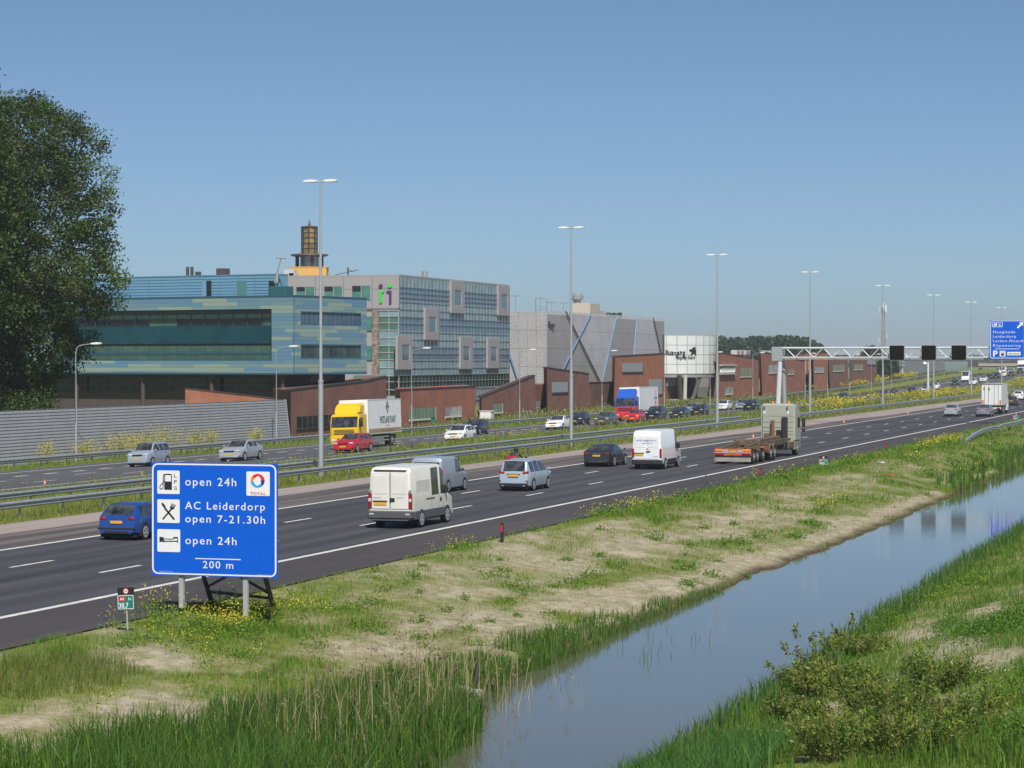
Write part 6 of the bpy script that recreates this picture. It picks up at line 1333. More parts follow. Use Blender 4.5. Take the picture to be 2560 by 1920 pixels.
b = B(); b.b2((-.1, Dc - .10, 1.1), (.34 - .09, Dc - .01, 1.85), .03); b.make('dark_recess', DARKG, cb_); b = B(); b.b2((-.95, Dc - .3, 1.35), (-.5, Dc - .01, 1.62), .05); b.make('tool_tank', MUD, cb_)
for x, z in ((-1.0, 3.42), (.66, 3.4)): lamp(cb_, 'roof_slot', (x, Dc - .02, z), (.1, .06, .24), BLACKP)
for x in (-.5, .66): b = B(); b.lathe([(.09, cz1), (.09, cz1 + .12), (.05, cz1 + .17)], 10, (x, Dc + .7, 0)); b.make('beacon', ORANGE_L, HT, 40)
for x in (-.98, .74):
    b = B(); b.lathe([(.085, 0), (.085, .012)], 14); o = b.make('round_sticker', SIGNW, cb_); o.rotation_euler.x = math.pi / 2; o.location = (x, Dc - .004, 3.1)
b = B(); b.prism([(Dc + 1.0, 2.0), (Dc + .98, 2.75), (f - .5, 2.75), (f - .3, 2.0)], 'x', 1.22, 1.248); b.make('side_window', GLASS, HT)
for s in (-1, 1): b = B(); b.box((s * 1.46, f - .2, 2.35), (.26, .14, .7), .05); b.box((s * 1.46, f - .2, 1.80), (.24, .13, .25), .04); b.make('mirror', BLACKP, HT, 40)
b = B(); b.b2((-1.22, Dc + .1, .42), (1.22, f + .04, 1.05), .08, 2); b.make('lower_cab', M('lower_cab_grey', (.22, .22, .19), .6), HT)
b = B(); b.b2((-.5, 5.6, .85), (.5, Dc + .1, 1.1)); b.b2((-.95, 6.6, 1.1), (-.7, Dc - .2, 1.3)); b.b2((.7, 6.6, 1.1), (.95, Dc - .2, 1.3)); b.b2((-1.2, 6.0, .55), (1.2, 6.2, 1.2), .04); b.b2((-.3, 6.3, 1.1), (.3, Dc - .5, 1.45), .06); b.b2((1.0, Dc - 1.9, .6), (1.22, Dc - .1, 1.05), .05); b.make('truck_chassis', MUD, HT)
b = B(); b.b2((-1.2, 6.15 - .2, .72), (1.2, 6.0 - .02, 1.02), .03); b.make('rear_light_bar', RUST, HT); lamp(HT, 'tail_light', (.75, 5.93, .95), (.36, .05, .14), ORANGE_L, .02); lamp(HT, 'tail_light', (.75, 5.93, .72), (.42, .05, .12), RED_L, .02); lamp(HT, 'tail_light', (-.75, 5.93, .95), (.36, .05, .14), ORANGE_L, .02)
for y in (6.75, 8.05):
    for s in (-1, 1):
        b = B(); pts = [(y + .62 * math.cos(math.pi * k / 10), .52 + .62 * math.sin(math.pi * k / 10)) for k in range(11)]; q = [(y + .56 * math.cos(math.pi * k / 10), .52 + .56 * math.sin(math.pi * k / 10)) for k in range(10, -1, -1)]; b.prism(pts + q, 'x', s * .72, s * 1.23); b.make('mudguard', MUD, HT)
truck_wheels(HT, (6.75, 8.05, f - 1.35), 2.42, .5, (6.75, 8.05))
# trailer
b = B(); b.b2((-.55, .1, .82), (-.35, 5.2, 1.05)); b.b2((.35, .1, .82), (.55, 5.2, 1.05)); b.b2((-1.2, .9, .80), (1.2, 1.1, 1.0)); b.b2((-1.2, 3.0, .8), (1.2, 3.2, 1.0)); b.b2((-.12, 5.2, .75), (.12, 6.0, .9)); b.prism([(.2, 1.05), (5.2, 1.05), (5.2, 1.42), (3.6, 1.3), (.2, 1.1)], 'x', -.75, -.6); b.prism([(.2, 1.05), (5.2, 1.05), (5.2, 1.42), (3.6, 1.3), (.2, 1.1)], 'x', .6, .75); b.b2((-.9, 4.4, 1.05), (.9, 5.2, 1.5), .05); b.make('trailer_frame', MUD, HT)
b = B(); b.b2((-1.24, -.02, .56), (1.24, .06, 1.02), .02); tb_ = b.make('trailer_tail_panel', M('tail_panel_red', (.50, .09, .045), .6, 0, .25, 2), HT)
for s in (-1, 1): lamp(tb_, 'tail_light', (s * .92, -.03, .92), (.52, .03, .15), M('bright_orange_panel', (.85, .24, .03), .5), .02); lamp(tb_, 'red_strip', (s * .9, -.03, .66), (.6, .03, .12), RED_L, .02)
b = B(); b.b2((-1.2, -.035, .74), (1.2, -.022, .79)); b.b2((-.7, -.035, .82), (-.3, -.022, .95)); b.b2((.35, -.035, .82), (.7, -.022, .95)); b.make('white_strip', M('dirty_white', (.45, .42, .38), .7), tb_); lamp(tb_, 'number_plate', (.02, -.04, .86), (.5, .02, .1), PLATE, .004)
b = B(); b.b2((-1.22, -.06, .16), (1.22, -.02, .44), .015); b.make('mud_flap', M('mud_flap_grey', (.30, .28, .25), .8, 0, .3, 3), HT); b = B(); b.b2((-1.2, -.0, .44), (1.2, .04, .57)); b.make('flap_bar', DARKG, HT)
for y in (1.05, 2.15, 4.1):
    for s in (-1, 1):
        b = B(); b.b2((s * .78, y - .55, 1.02), (s * 1.22, y + .55, 1.07), .01); b.b2((s * 1.2, y - .5, .55), (s * 1.225, y + .5, 1.02)) if y < 3 and s > 0 and False else None; b.make('mudguard', MUD, HT)
truck_wheels(HT, (1.05, 2.15, 4.1), 2.42, .46, (1.05, 2.15))
HT.location = (-34.4, Yr, .004)
# ---- motorcycle with rider in front of the people carrier
mc = thing('motorcycle', 'motorcycle with red top case, hidden below by the silver people carrier', 'motorcycle', group=NEAR); RC = paint((.40, .012, .02), .3)
for y, r in ((-.72, .31), (.74, .31)):
    b = B(); b.cylx((0, y, r), r, .14, 20, .04); w_ = b.make('wheel', TYRE, mc, 40); b = B(); b.cylx((0, y, r), r * .62, .12, 14); b.make('rim', RIM, w_)
b = B(); b.tube([(0, -.9, .78), (0, -.4, .82), (0, .0, .78), (0, .35, .92), (0, .62, .86)], [.10, .15, .15, .18, .10], 10); b.tube([(0, -.2, .55), (0, .3, .5)], .2, 8); b.make('bike_frame', BLACKP, mc, 50)
b = B(); b.tube([(-.38, .30, 1.08), (-.2, .42, 1.04), (.2, .42, 1.04), (.38, .30, 1.08)], .025, 6); b.tube([(0, .45, 1.02), (0, .74, .31)], .05, 6); b.make('handlebar', GALV, mc); 
for s in (-1, 1): b = B(); b.box((s * .48, .42, 1.22), (.16, .04, .1), .02); b.tube([(s * .34, .34, 1.07), (s * .47, .42, 1.2)], .012, 5); b.make('mirror', BLACKP, mc)
b = B(); b.box((0, -.92, 1.20), (.56, .40, .32), .08, None, 2); b.make('top_case', RC, mc, 40); b = B(); b.box((0, -1.125, 1.18), (.34, .02, .06), .008); b.make('tail_light', RED_L, mc)
for s in (-1, 1): b = B(); b.box((s * .33, -.7, .70), (.2, .5, .36), .07, None, 2); b.make('side_case', RC, mc, 40)
mc.location = (-42.2, Yof(1290, 42.2), .004)
rd = thing('person', 'motorcycle rider in black helmet and dark jacket seated on the motorcycle', 'person', mc.location)
def skin_body(name, joints, bones, mat, parent, sub=2):
    """one continuous skin grown over a jointed skeleton"""
    me = bpy.data.meshes.new(name); keys = list(joints); me.from_pydata([joints[k][0] for k in keys], [(keys.index(a), keys.index(b)) for a, b in bones], [])
    o = bpy.data.objects.new(name, me); COL.objects.link(o); bm = bmesh.new(); bm.from_mesh(me); lay = bm.verts.layers.skin.verify(); bm.verts.ensure_lookup_table()
    for i, k in enumerate(keys): r = joints[k][1]; bm.verts[i][lay].radius = r if isinstance(r, tuple) else (r, r); bm.verts[i][lay].use_root = (i == 0)
    bm.to_mesh(me); bm.free(); m1 = o.modifiers.new('skin', 'SKIN'); m1.use_smooth_shade = True; m2 = o.modifiers.new('sub', 'SUBSURF'); m2.levels = sub; m2.render_levels = sub
    dg = bpy.context.evaluated_depsgraph_get(); nm = bpy.data.meshes.new_from_object(o.evaluated_get(dg)); o.modifiers.clear(); o.data = nm; nm.materials.clear(); nm.materials.append(mat); nm.shade_smooth(); o.parent = parent; return o
J = {'pelvis': ((0, -.28, .96), (.17, .13)), 'belly': ((0, -.22, 1.15), (.17, .13)), 'chest': ((0, -.12, 1.36), (.19, .14)), 'neck': ((0, -.04, 1.54), .07), 'head': ((0, -.0, 1.66), .10)}
Bn = [('pelvis', 'belly'), ('belly', 'chest'), ('chest', 'neck'), ('neck', 'head')]
for s, k in ((-1, 'l'), (1, 'r')):
    J.update({k + 'sh': ((s * .21, -.1, 1.44), .075), k + 'el': ((s * .36, .06, 1.22), .055), k + 'wr': ((s * .35, .28, 1.12), .04), k + 'hand': ((s * .33, .34, 1.09), .04), k + 'hip': ((s * .13, -.2, .92), .11), k + 'kn': ((s * .26, .22, .82), .08), k + 'an': ((s * .24, .02, .42), .055), k + 'toe': ((s * .24, .18, .36), .045)})
    Bn += [('chest', k + 'sh'), (k + 'sh', k + 'el'), (k + 'el', k + 'wr'), (k + 'wr', k + 'hand'), ('pelvis', k + 'hip'), (k + 'hip', k + 'kn'), (k + 'kn', k + 'an'), (k + 'an', k + 'toe')]
skin_body('body', J, Bn, M('rider_leather', (.022, .022, .024), .55, 0, .2, 8), rd)
b = B(); b.lathe([(.06, -.15), (.125, -.10), (.145, 0), (.13, .08), (.08, .13), (.01, .145)], 16, (0, .0, 1.70)); b.make('helmet', paint((.02, .02, .022), .12, 0, 1.0, 'helmet_black'), rd, 60); b = B(); b.box((0, .12, 1.70), (.2, .08, .09), .03); b.make('visor', GLASS, rd)
b = B(); b.tube([(.16, -.22, 1.1), (.12, -.27, 1.3)], .02, 6); b.make('reflective_strip', M('reflective_yellow', (.6, .75, .1), .5), rd)
# ---- far carriageway, coming towards us
FC = [
 ('boxy', 'boxy silver car left of the blue service sign, before the noise barrier', 75.2, 343, (.36, .42, .50), 3.85, 1.69, 1.64, .3),
 ('sedan', 'silver saloon just above the right part of the blue service sign', 71.8, 572, (.42, .45, .49), 4.5, 1.77, 1.46, .3),
 ('estate', 'red estate car in front of the yellow lorry', 68.9, 857, (.46, .012, .025), 4.7, 1.76, 1.45, 0),
 ('hatch', 'white hatchback with black front intake right of the yellow lorry', 69.2, 1132, (.78, .78, .78), 4.3, 1.80, 1.42, 0),
 ('suv', 'black car just behind the white hatchback, right of the yellow lorry', 76.5, 1172, (.012, .016, .022), 4.3, 1.78, 1.52, 0),
 ('coupe', 'white coupe convertible by the second twin lamp post', 72.2, 1382, (.80, .80, .80), 4.4, 1.82, 1.42, 0),
 ('hatch', 'dark blue car passing behind the second twin lamp post', 76.2, 1436, (.014, .022, .035), 4.2, 1.75, 1.5, 0),
 ('sedan', 'grey green car half hidden by median grass, left of the blue and red lorry', 72.0, 1503, (.085, .105, .105), 4.5, 1.78, 1.46, .2),
 ('hatch', 'small bright red car in front of the blue and red lorry', 72.0, 1580, (.62, .015, .03), 3.7, 1.63, 1.48, 0),
 ('suv', 'dark blue SUV covering the tail of the blue and red lorry', 72.2, 1629, (.010, .018, .035), 4.5, 1.85, 1.68, 0),
 ('sedan', 'dark blue saloon with orange plate left of the third twin lamp post, in front', 71.0, 1690, (.012, .022, .048), 4.5, 1.78, 1.45, 0),
 ('hatch', 'black car with bright headlamp just left of the third twin lamp post', 73.0, 1741, (.010, .013, .022), 4.4, 1.78, 1.5, 0),
 ('estate', 'silver car peeping out behind two dark cars', 76.5, 1722, (.42, .45, .50), 4.5, 1.76, 1.52, .3),
 ('hatch', 'white car crossed by the third twin lamp post', 79.0, 1803, (.82, .82, .83), 4.4, 1.75, 1.5, 0),
 ('sedan', 'silver blue car half hidden by a dark hatchback left of the truck cab', 77.0, 1851, (.26, .34, .42), 4.3, 1.74, 1.46, .3),
 ('suv', 'dark tall hatchback left of the truck cab', 73.0, 1872, (.010, .016, .028), 4.2, 1.76, 1.62, 0),
 ('sedan', 'lone dark car with lit lamps above the yellow flowers right of the truck cab', 75.5, 2104, (.010, .020, .022), 4.5, 1.77, 1.45, 0)]
for kd, lb, a, px, c, L, W, H, mt in FC: simple_car(kd, lb, 'car', a, px, -1, c, L, W, H, metal=mt, group=FARG)
FT = [('hatch', 'blue car behind the lamp post with the antenna mast above', 72, 2206, (.02, .04, .09)), ('sedan', 'low dark car right of the blue car in the yellow flowers', 72, 2232, (.02, .03, .04)),
 ('suv', 'dark SUV above the yellow flowers below the left lane signal', 72, 2276, (.015, .02, .025)), ('sedan', 'silver car below the middle lane signal', 71, 2312, (.55, .57, .6)),
 ('suv', 'dark blue car behind the silver car, below the middle lane signal', 75, 2318, (.02, .04, .09)), ('hatch', 'white car left of the far lamp post, below the right lane signal', 75, 2336, (.8, .8, .8)),
 ('hatch', 'black car with a white glint, left of the far white van', 75, 2386, (.012, .016, .02)), ('hatch', 'white car directly right of the far white van', 71, 2431, (.8, .8, .8)),
 ('sedan', 'silver white car between white car and dark pair, far right', 72, 2457, (.7, .7, .7)), ('hatch', 'first dark car of the far dark pair', 74, 2472, (.012, .016, .025)), ('suv', 'second dark car of the far dark pair', 73, 2490, (.015, .012, .03)),
 ('hatch', 'far white car below the small white van', 74, 2507, (.8, .78, .72)), ('sedan', 'dark car left of the far black SUV', 72, 2527, (.015, .02, .03)), ('estate', 'silver car stacked above the dark car, far right', 78, 2527, (.4, .45, .48)),
 ('suv', 'black SUV at the far right edge', 75.5, 2549, (.02, .025, .03)), ('hatch', 'tiny red car under the viaduct', 80, 2519, (.6, .03, .03))]
for kd, lb, a, px, c in FT: simple_car(kd, lb, 'car', a, px, -1, c, {'suv': 4.5}.get(kd, 4.3), 1.78, {'suv': 1.7}.get(kd, 1.47), detail=False, group=FARG)
def far_van(lb, a, px, L, W, H):
    t = thing('panel_van', lb, 'van', group=FARG); loft_car(t, 'van', L, W, H, MP, wr=.34, detail=False, sill=.3)
    for s in (-1, 1): lamp(t, 'headlight', (s * W * .38, L / 2 - .12, H * .36), (.3, .2, .2), CLEAR_L)
    b = B(); b.b2((-W * .42, L / 2 - .1, .35), (W * .42, L / 2 + .03, .62), .04); b.make('bumper', BLACKP, t); plates(t, L, .5, .7, True, False); mirrors(t, W, L * .24, H * .58, BLACKP, .2, .3); place(t, a, px, L, -1)
far_van('tall white van far away below the right lane signal', 77, 2413, 5.8, 2.05, 2.75); far_van('small white van in the far queue above a white car', 79, 2505, 4.9, 1.95, 2.3)
t = thing('box_truck', 'far white lorry at the right edge under the blue gantry sign', 'truck', group=FARG); f = 4.5; cab(t, f, (TW, TW, TW), 2.85, 3.6); bx = box_body(t, -f, f - 2.3, 1.1, 3.95, TW); truck_wheels(t, (-f + 2, f - 1.3)); chassis(t, -f, f - 1); place(t, 80.5, 2553, 9, -1)
# ---------------------------------------------------------------- plants
BLADE = leafmat('grass_blade', .6, .30); LEAF = leafmat('leaf', .5, .30); PETAL = leafmat('petal', .6, .25); DRY = leafmat('dry_stem', .7, .1)
BARK = M('bark', (.085, .07, .055), .9, 0, .35, 3, .2, bump=.3)
def blades(P, H, Wd, C, lean=.35, bend=.5, seed=0):
    """P (n,3) roots, H heights, Wd widths, C (n,3) colours -> vertices, triangles, tints"""
    r = np.random.default_rng(seed); n = len(P); az = r.uniform(0, 2 * np.pi, n); face = r.uniform(0, 2 * np.pi, n)
    L = np.abs(r.normal(0, lean, n)) * H; d = np.stack([np.cos(az), np.sin(az), np.zeros(n)], 1); s = np.stack([np.cos(face), np.sin(face), np.zeros(n)], 1) * (Wd / 2)[:, None]
    up = np.array([0, 0, 1.0])[None]
    m = P + d * (L * (1 - bend) * .5)[:, None] + up * (H * .58)[:, None]; t = P + d * L[:, None] + up * H[:, None]
    V = np.stack([P - s, P + s, m - s * .8, m + s * .8, t], 1).reshape(-1, 3)
    i = np.arange(n)[:, None] * 5; F = np.concatenate([i + np.array([[0, 1, 3]]), i + np.array([[0, 3, 2]]), i + np.array([[2, 3, 4]])], 0)
    return V, F, np.repeat(C, 5, 0)
def leaves(P, size, C, asp=.5, seed=0, droop=0.0):
    """diamond leaves at P with random attitude"""
    r = np.random.default_rng(seed); n = len(P); u = r.normal(size=(n, 3)); u[:, 2] -= droop; u /= np.linalg.norm(u, axis=1)[:, None]
    w = np.cross(u, r.normal(size=(n, 3))); w /= np.linalg.norm(w, axis=1)[:, None] + 1e-9
    a = u * (size / 2)[:, None]; b = w * (size * asp / 2)[:, None]
    V = np.stack([P - a, P + b, P + a, P - b], 1).reshape(-1, 3); i = np.arange(n)[:, None] * 4
    F = np.concatenate([i + np.array([[0, 1, 2]]), i + np.array([[0, 2, 3]])], 0)
    return V, F, np.repeat(C, 4, 0)
def merge(parts):
    V = []; F = []; C = []; o = 0
    for v, f, c in parts: V.append(v); F.append(f + o); C.append(c); o += len(v)
    return np.concatenate(V), np.concatenate(F), np.concatenate(C)
def mixcol(n, cols, r, jit=.18):
    c = np.array(cols)[r.integers(0, len(cols), n)]; return c * r.uniform(1 - jit, 1 + jit, (n, 1)) * r.uniform(1 - jit * .4, 1 + jit * .4, (n, 3))
def scatter(a0, a1, y0, y1, dens, r):
    n = int((a1 - a0) * (y1 - y0) * dens); return r.uniform(a0, a1, n), r.uniform(y0, y1, n)
def stuff(name, parts, mat, label):
    V, F, C = merge(parts); o = np_mesh(name, V, F, mat, C); return tag(o, label, kind='stuff')
r = np.random.default_rng(5)
G1 = [(.140, .255, .018), (.175, .27, .024), (.115, .225, .016), (.215, .275, .034)]; GY = [(.27, .27, .075), (.31, .285, .11), (.21, .24, .05)]; GD = [(.075, .185, .016), (.10, .21, .020)]; ST = [(.36, .30, .17), (.30, .245, .14)]
# near bank grass, coarser with distance
parts = []; yk = 42.0; sd = 1
while yk < 420:
    y2 = yk * 1.16; w = .0135 * (yk / 55.0); dens = min(210, 190 * (55.0 / yk) ** 1.75)
    A, Y = scatter(18.95, 29.05, yk, y2, dens, r); sf = sand_frac(-A, Y); keep = r.uniform(size=len(A)) < ((1 - sf) ** 1.3 * .9 + .10)
    A, Y, sf = A[keep], Y[keep], sf[keep]; z = tz(-A, Y); k = z > WATER_Z + .02; A, Y, z, sf = A[k], Y[k], z[k], sf[k]; n = len(A)
    big = fbm(A / 1.1, Y / 1.6, 41, 3); lush = np.clip((big - .42) * 4, 0, 1) * (1 - sf)
    edge = np.exp(-((A - 27.2) / 1.3) ** 2) * sstep(105, 125, Y) * .9; lush = np.maximum(lush, edge * r.uniform(.4, 1, n))
    H = (.05 + .20 * lush + .08 * r.uniform(size=n) * (1.1 - sf)) * (.8 + .5 * (yk / 250)); C = mixcol(n, G1, r); edge2 = np.exp(-((A - 28.2) / .8) ** 2); dry = (r.uniform(size=n) < (1 - .8 * edge2) * (.25 + 1.1 * sf) * (1 - lush)); C[dry] = mixcol(int(dry.sum()), GY + ST[:1], r); dk = lush > .75; C[dk] = mixcol(int(dk.sum()), GD + G1[:1], r)
    parts.append(blades(np.stack([-A, Y, z - .02], 1), H, np.full(n, w) * r.uniform(.7, 1.4, n), C, .5, .5, sd)); yk = y2; sd += 1
# herb clumps on the sandy bank
cl = []
for (px, py, rr, hh) in [(1440, 1465, .9, .30), (1380, 1590, .7, .28), (1300, 1475, .7, .3), (1530, 1420, .6, .3), (1240, 1440, .7, .25), (1480, 1440, .5, .3), (1710, 1425, .7, .3), (1780, 1440, .5, .25), (1640, 1350, .6, .3), (1850, 1360, .6, .3), (1900, 1345, .6, .3), (1990, 1345, .5, .3), (2040, 1320, .7, .4),
      (650, 1600, .5, .3), (600, 1640, .45, .25), (380, 1600, .5, .35), (310, 1620, .4, .3), (870, 1525, .7, .3), (930, 1510, .6, .3), (1060, 1600, .5, .25), (1120, 1640, .5, .25), (980, 1690, .5, .3), (790, 1620, .5, .3), (1530, 1290, .9, .5), (1620, 1275, .9, .5), (1720, 1255, .9, .5), (1790, 1235, .8, .6), (1950, 1200, .9, .5), (2130, 1160, .9, .5), (2330, 1190, .9, .7), (2390, 1170, 1.0, .8), (2440, 1150, 1.0, .8), (2500, 1130, 1.2, .8)] + \
      [(RNG.uniform(850, 2150), RNG.uniform(1300, 1620), RNG.uniform(.15, .4), RNG.uniform(.12, .28)) for _ in range(70)]:
    q = tp(px, py)
    if not (19.3 < -q.x < 28.9): continue
    sc = max(1.0, q.y / 70); n = int(420 * min(1.2, rr) ** 1.5 / sc ** .6) + 25
    P = np.stack([q.x + r.normal(0, rr * .45, n), q.y + r.normal(0, rr * .6 * sc ** .5, n), np.zeros(n)], 1); P[:, 2] = tz(P[:, 0], P[:, 1]) + np.abs(r.normal(0, hh * .5, n)); cl.append(leaves(P, r.uniform(.05, .11, n) * sc, mixcol(n, GD + G1[:2], r), .45, sd)); sd += 1
A, Y = scatter(24.0, 28.2, 47, 60, 170, r); q = tp(70, 1700); k = ((-A - q.x) / 1.5) ** 2 + ((Y - q.y) / 3.6) ** 2 + (fbm(A, Y, 88, 2) - .5) * 1.6 < 1; A, Y = A[k], Y[k]; n = len(A); parts.append(blades(np.stack([-A, Y, tz(-A, Y)], 1), r.uniform(.2, .45, n), np.full(n, .013), mixcol(n, [(.15, .19, .035), (.19, .2, .06), (.12, .17, .03)], r), .4, .5, 881))
stuff('grass', parts + cl, BLADE, 'patchy short grass and herbs on the sandy bank left of the ditch')
# reeds along the left water edge
def reed_band(A, Y, hmean, cols, seed, wk=1.0, lean=.22):
    n = len(A); z = tz(-A, Y); P = np.stack([-A, Y, z - .05], 1); H = hmean * r.uniform(.55, 1.25, n); C = mixcol(n, cols, r)
    return blades(P, H, np.full(n, .022 * wk) * r.uniform(.7, 1.5, n), C, lean, .7, seed)
RC_ = [(.066, .155, .018), (.095, .19, .022), (.078, .165, .026), (.14, .22, .032), (.045, .11, .016), (.055, .125, .02)]
parts = []
A, Y = scatter(16.0, 25.5, 40, 67, 120, r); lim = np.interp(Y, [40, 44, 47, 52, 57, 61, 64, 67], [24.6, 23.6, 22.7, 21.9, 21.2, 20.7, 20.3, 20.0]) + (fbm(A, Y / 1.3, 9, 3) - .5) * 1.8; inn = np.interp(Y, [40, 50, 54, 58, 61], [16.0, 16.5, 17.6, 18.6, 18.9]) + (fbm(A * 2, Y / .8, 13, 2) - .5) * .7
QS = tp(1193, 1737); clear = ((A + QS.x) / .7) ** 2 + ((Y - QS.y + 1.6) / 2.3) ** 2 < 1
k = (A < lim) & (A > inn) & ~clear & (fbm(A / .8, Y / .9, 15, 3) > np.interp(lim - A, [0, 1.6], [.50, .30])); A, Y, lim = A[k], Y[k], lim[k]
hm = np.interp(lim - A, [0, .8, 2.2, 5], [.30, .62, .9, 1.05]) * np.interp(Y, [40, 55, 66], [1.05, .95, .75]); parts.append(reed_band(A, Y, hm, RC_, 91, 1, .3))
k = r.uniform(size=len(A)) < .6; parts.append(reed_band(A[k], Y[k], hm[k] * .55, RC_ + G1[:2], 92, 1.2, .6))
A, Y = scatter(18.75, 20.6, 64, 86, 85, r); k = A < np.interp(Y, [64, 72, 80, 86], [20.6, 20.1, 19.7, 19.5]) + (fbm(A, Y / 1.5, 19, 2) - .5) * .8; A, Y = A[k], Y[k]; parts.append(reed_band(A, Y, np.interp(Y, [64, 70, 86], [.62, .42, .30]), RC_, 93))
A, Y = scatter(18.8, 20.8, 155, 330, 9, r); k = fbm(A, Y / 9, 29, 2) > .42; parts.append(reed_band(A[k], Y[k], .9, RC_ + G1[:1], 94, 3.6))
A, Y = scatter(19.2, 22.0, 230, 420, 6, r); parts.append(reed_band(A, Y, 1.0, RC_ + G1[:1], 95, 5))
for (px, py) in ((1640, 1600), (1655, 1640), (1620, 1580), (1630, 1650), (1745, 1600), (1600, 1570), (1560, 1620), (1725, 1500), (1790, 1470), (1400, 1720)):
    q = gp(px, py, WATER_Z); n = 4; A = -q.x + r.normal(0, .25, n); Y = q.y + r.normal(0, .3, n); parts.append(blades(np.stack([-A, Y, np.full(n, WATER_Z - .1)], 1), r.uniform(.25, .6, n), np.full(n, .02), mixcol(n, RC_, r), .35, .6, int(px)))
stuff('reeds', parts, BLADE, 'tall green reeds along the left edge of the ditch')
# dry reed stems
A, Y = scatter(17.2, 20.8, 46, 60, 8, r); n = len(A); P = np.stack([-A, Y, tz(-A, Y)], 1); H = r.uniform(.9, 1.9, n)
V1 = blades(P, H, np.full(n, .017), mixcol(n, [(.40, .33, .18), (.34, .27, .15), (.30, .26, .13)], r), .28, .35, 77)
plume = P + np.stack([r.normal(0, .18, n), r.normal(0, .18, n), H], 1); kk = r.uniform(size=n) < .3; m_ = int(kk.sum()) * 14; Pp = np.repeat(plume[kk], 14, 0) + r.normal(0, .05, (m_, 3)); V2 = leaves(Pp, r.uniform(.05, .1, m_), mixcol(m_, [(.22, .15, .10), (.28, .2, .13)], r), .3, 78, .3)
stuff('dry_reeds', [V1, V2], DRY, 'pale dry reed stems standing among the green reeds')
# right bank: reeds at the water, lush grass, herbs
parts = []
A, Y = scatter(11.0, 12.55, 40, 150, 46, r); k = r.uniform(size=len(A)) < np.interp(Y, [40, 60, 100, 150], [1, .9, .7, .5]); A, Y = A[k], Y[k]; parts.append(reed_band(A, Y, np.interp(Y, [40, 50, 60, 150], [.7, .55, .6, .7]), RC_ + [(.10, .20, .045)], 101, 1.2, .3)); parts[-1][0][:, 2] += 0
A, Y = scatter(9.0, 12.2, 36, 52, 150, r); parts.append(reed_band(A, Y, np.interp(Y, [36, 46, 52], [.75, .6, .3]), [(.075, .19, .035), (.095, .215, .045), (.06, .15, .03)], 102, .85, .3))
A, Y = scatter(3.0, 7.0, 30, 47, 130, r); k = fbm(A, Y, 61, 2) > .4; parts.append(reed_band(A[k], Y[k], np.full(int(k.sum()), .5), RC_ + G1[:2], 103, .8, .35))
yk = 36.0
while yk < 230:
    y2 = yk * 1.2; A, Y = scatter(-1.0, 11.6, yk, y2, min(170, 170 * (50.0 / yk) ** 1.75), r); sf = sand_frac(-A, Y); k = r.uniform(size=len(A)) < (1 - sf) ** 1.7 * .95 + .03; A, Y = A[k], Y[k]; n = len(A); z = tz(-A, Y)
    big = fbm(A / .9, Y / 1.6, 71, 3); H = (.10 + .30 * np.clip((big - .4) * 3, 0, 1) + .08 * r.uniform(size=n)); C = mixcol(n, G1[:3] + GD * 2, r); dry = r.uniform(size=n) < .10; C[dry] = mixcol(int(dry.sum()), GY, r)
    parts.append(blades(np.stack([-A, Y, z - .02], 1), H, np.full(n, .0135 * yk / 52) * r.uniform(.7, 1.5, n), C, .5, .5, sd)); sd += 1; yk = y2
cl = []
for (px, py, rx, ry, hh, nn, cols) in [(2470, 1580, 1.1, 2.6, .35, 4200, GD), (2540, 1560, .8, 2.2, .4, 2500, GD), (2360, 1570, .4, 1.2, .3, 600, GD), (2430, 1460, .9, 4, .35, 2200, GD + G1), (2330, 1500, .7, 3, .3, 1500, G1), (2200, 1570, .7, 2.5, .4, 2200, GD + G1), (2510, 1760, .9, 1.4, .4, 2500, GD + G1), (2540, 1860, .6, .8, .5, 1500, GD), (2440, 1700, .5, .8, .3, 900, GD + G1), (2020, 1850, .8, 1.0, .35, 2400, G1), (2110, 1640, .7, 1.4, .35, 1800, GD + G1), (2300, 1650, .3, .7, .4, 500, G1)]:
    q = tp(px, py); P = np.stack([q.x + r.normal(0, rx * .5, nn), q.y + r.normal(0, ry * .5, nn), np.zeros(nn)], 1); P[:, 2] = tz(P[:, 0], P[:, 1]) + np.abs(r.normal(0, hh * .5, nn)); cl.append(leaves(P, r.uniform(.04, .10, nn), mixcol(nn, cols, r, .3), .5, sd)); sd += 1
nw = 260; q = [tp(RNG.uniform(2150, 2550), RNG.uniform(1480, 1760)) for _ in range(40)]; P = np.concatenate([np.array([[p.x, p.y, p.z + .35]]) + r.normal(0, [.14, .14, .06], (6, 3)) for p in q]); cl.append(leaves(P, np.full(len(P), .035), np.tile([[.62, .62, .55]], (len(P), 1)), 1.0, 5))
stuff('grass', parts + cl, BLADE, 'lush grass, reeds and herbs on the right bank of the ditch')
# median and far verges
parts = []
def verge(a0, a1, y0, y1, h, cols, seed, d0=26, wk=1.0, patch=0.0, straw=.12):
    yk = y0
    while yk < y1:
        y2 = min(y1, yk * 1.25); A, Y = scatter(a0, a1, yk, y2, min(60, d0 * (110.0 / max(60, yk)) ** 1.5), r)
        if patch: k = fbm(A / 2, Y / 7, seed, 3) > patch; A, Y = A[k], Y[k]
        n = len(A)
        if n: 
            C = mixcol(n, cols, r); dry = r.uniform(size=n) < straw; C[dry] = mixcol(int(dry.sum()), GY + ST[:1], r)
            hh = h * (.6 + .8 * fbm(A / 1.5, Y / 5, seed + 3, 2)) * r.uniform(.6, 1.3, n); parts.append(blades(np.stack([-A, Y, tz(-A, Y) - .02], 1), hh, np.full(n, .03 * wk * max(.7, yk / 110)) * r.uniform(.6, 1.4, n), C, .4, .5, seed + int(yk)))
        yk = y2
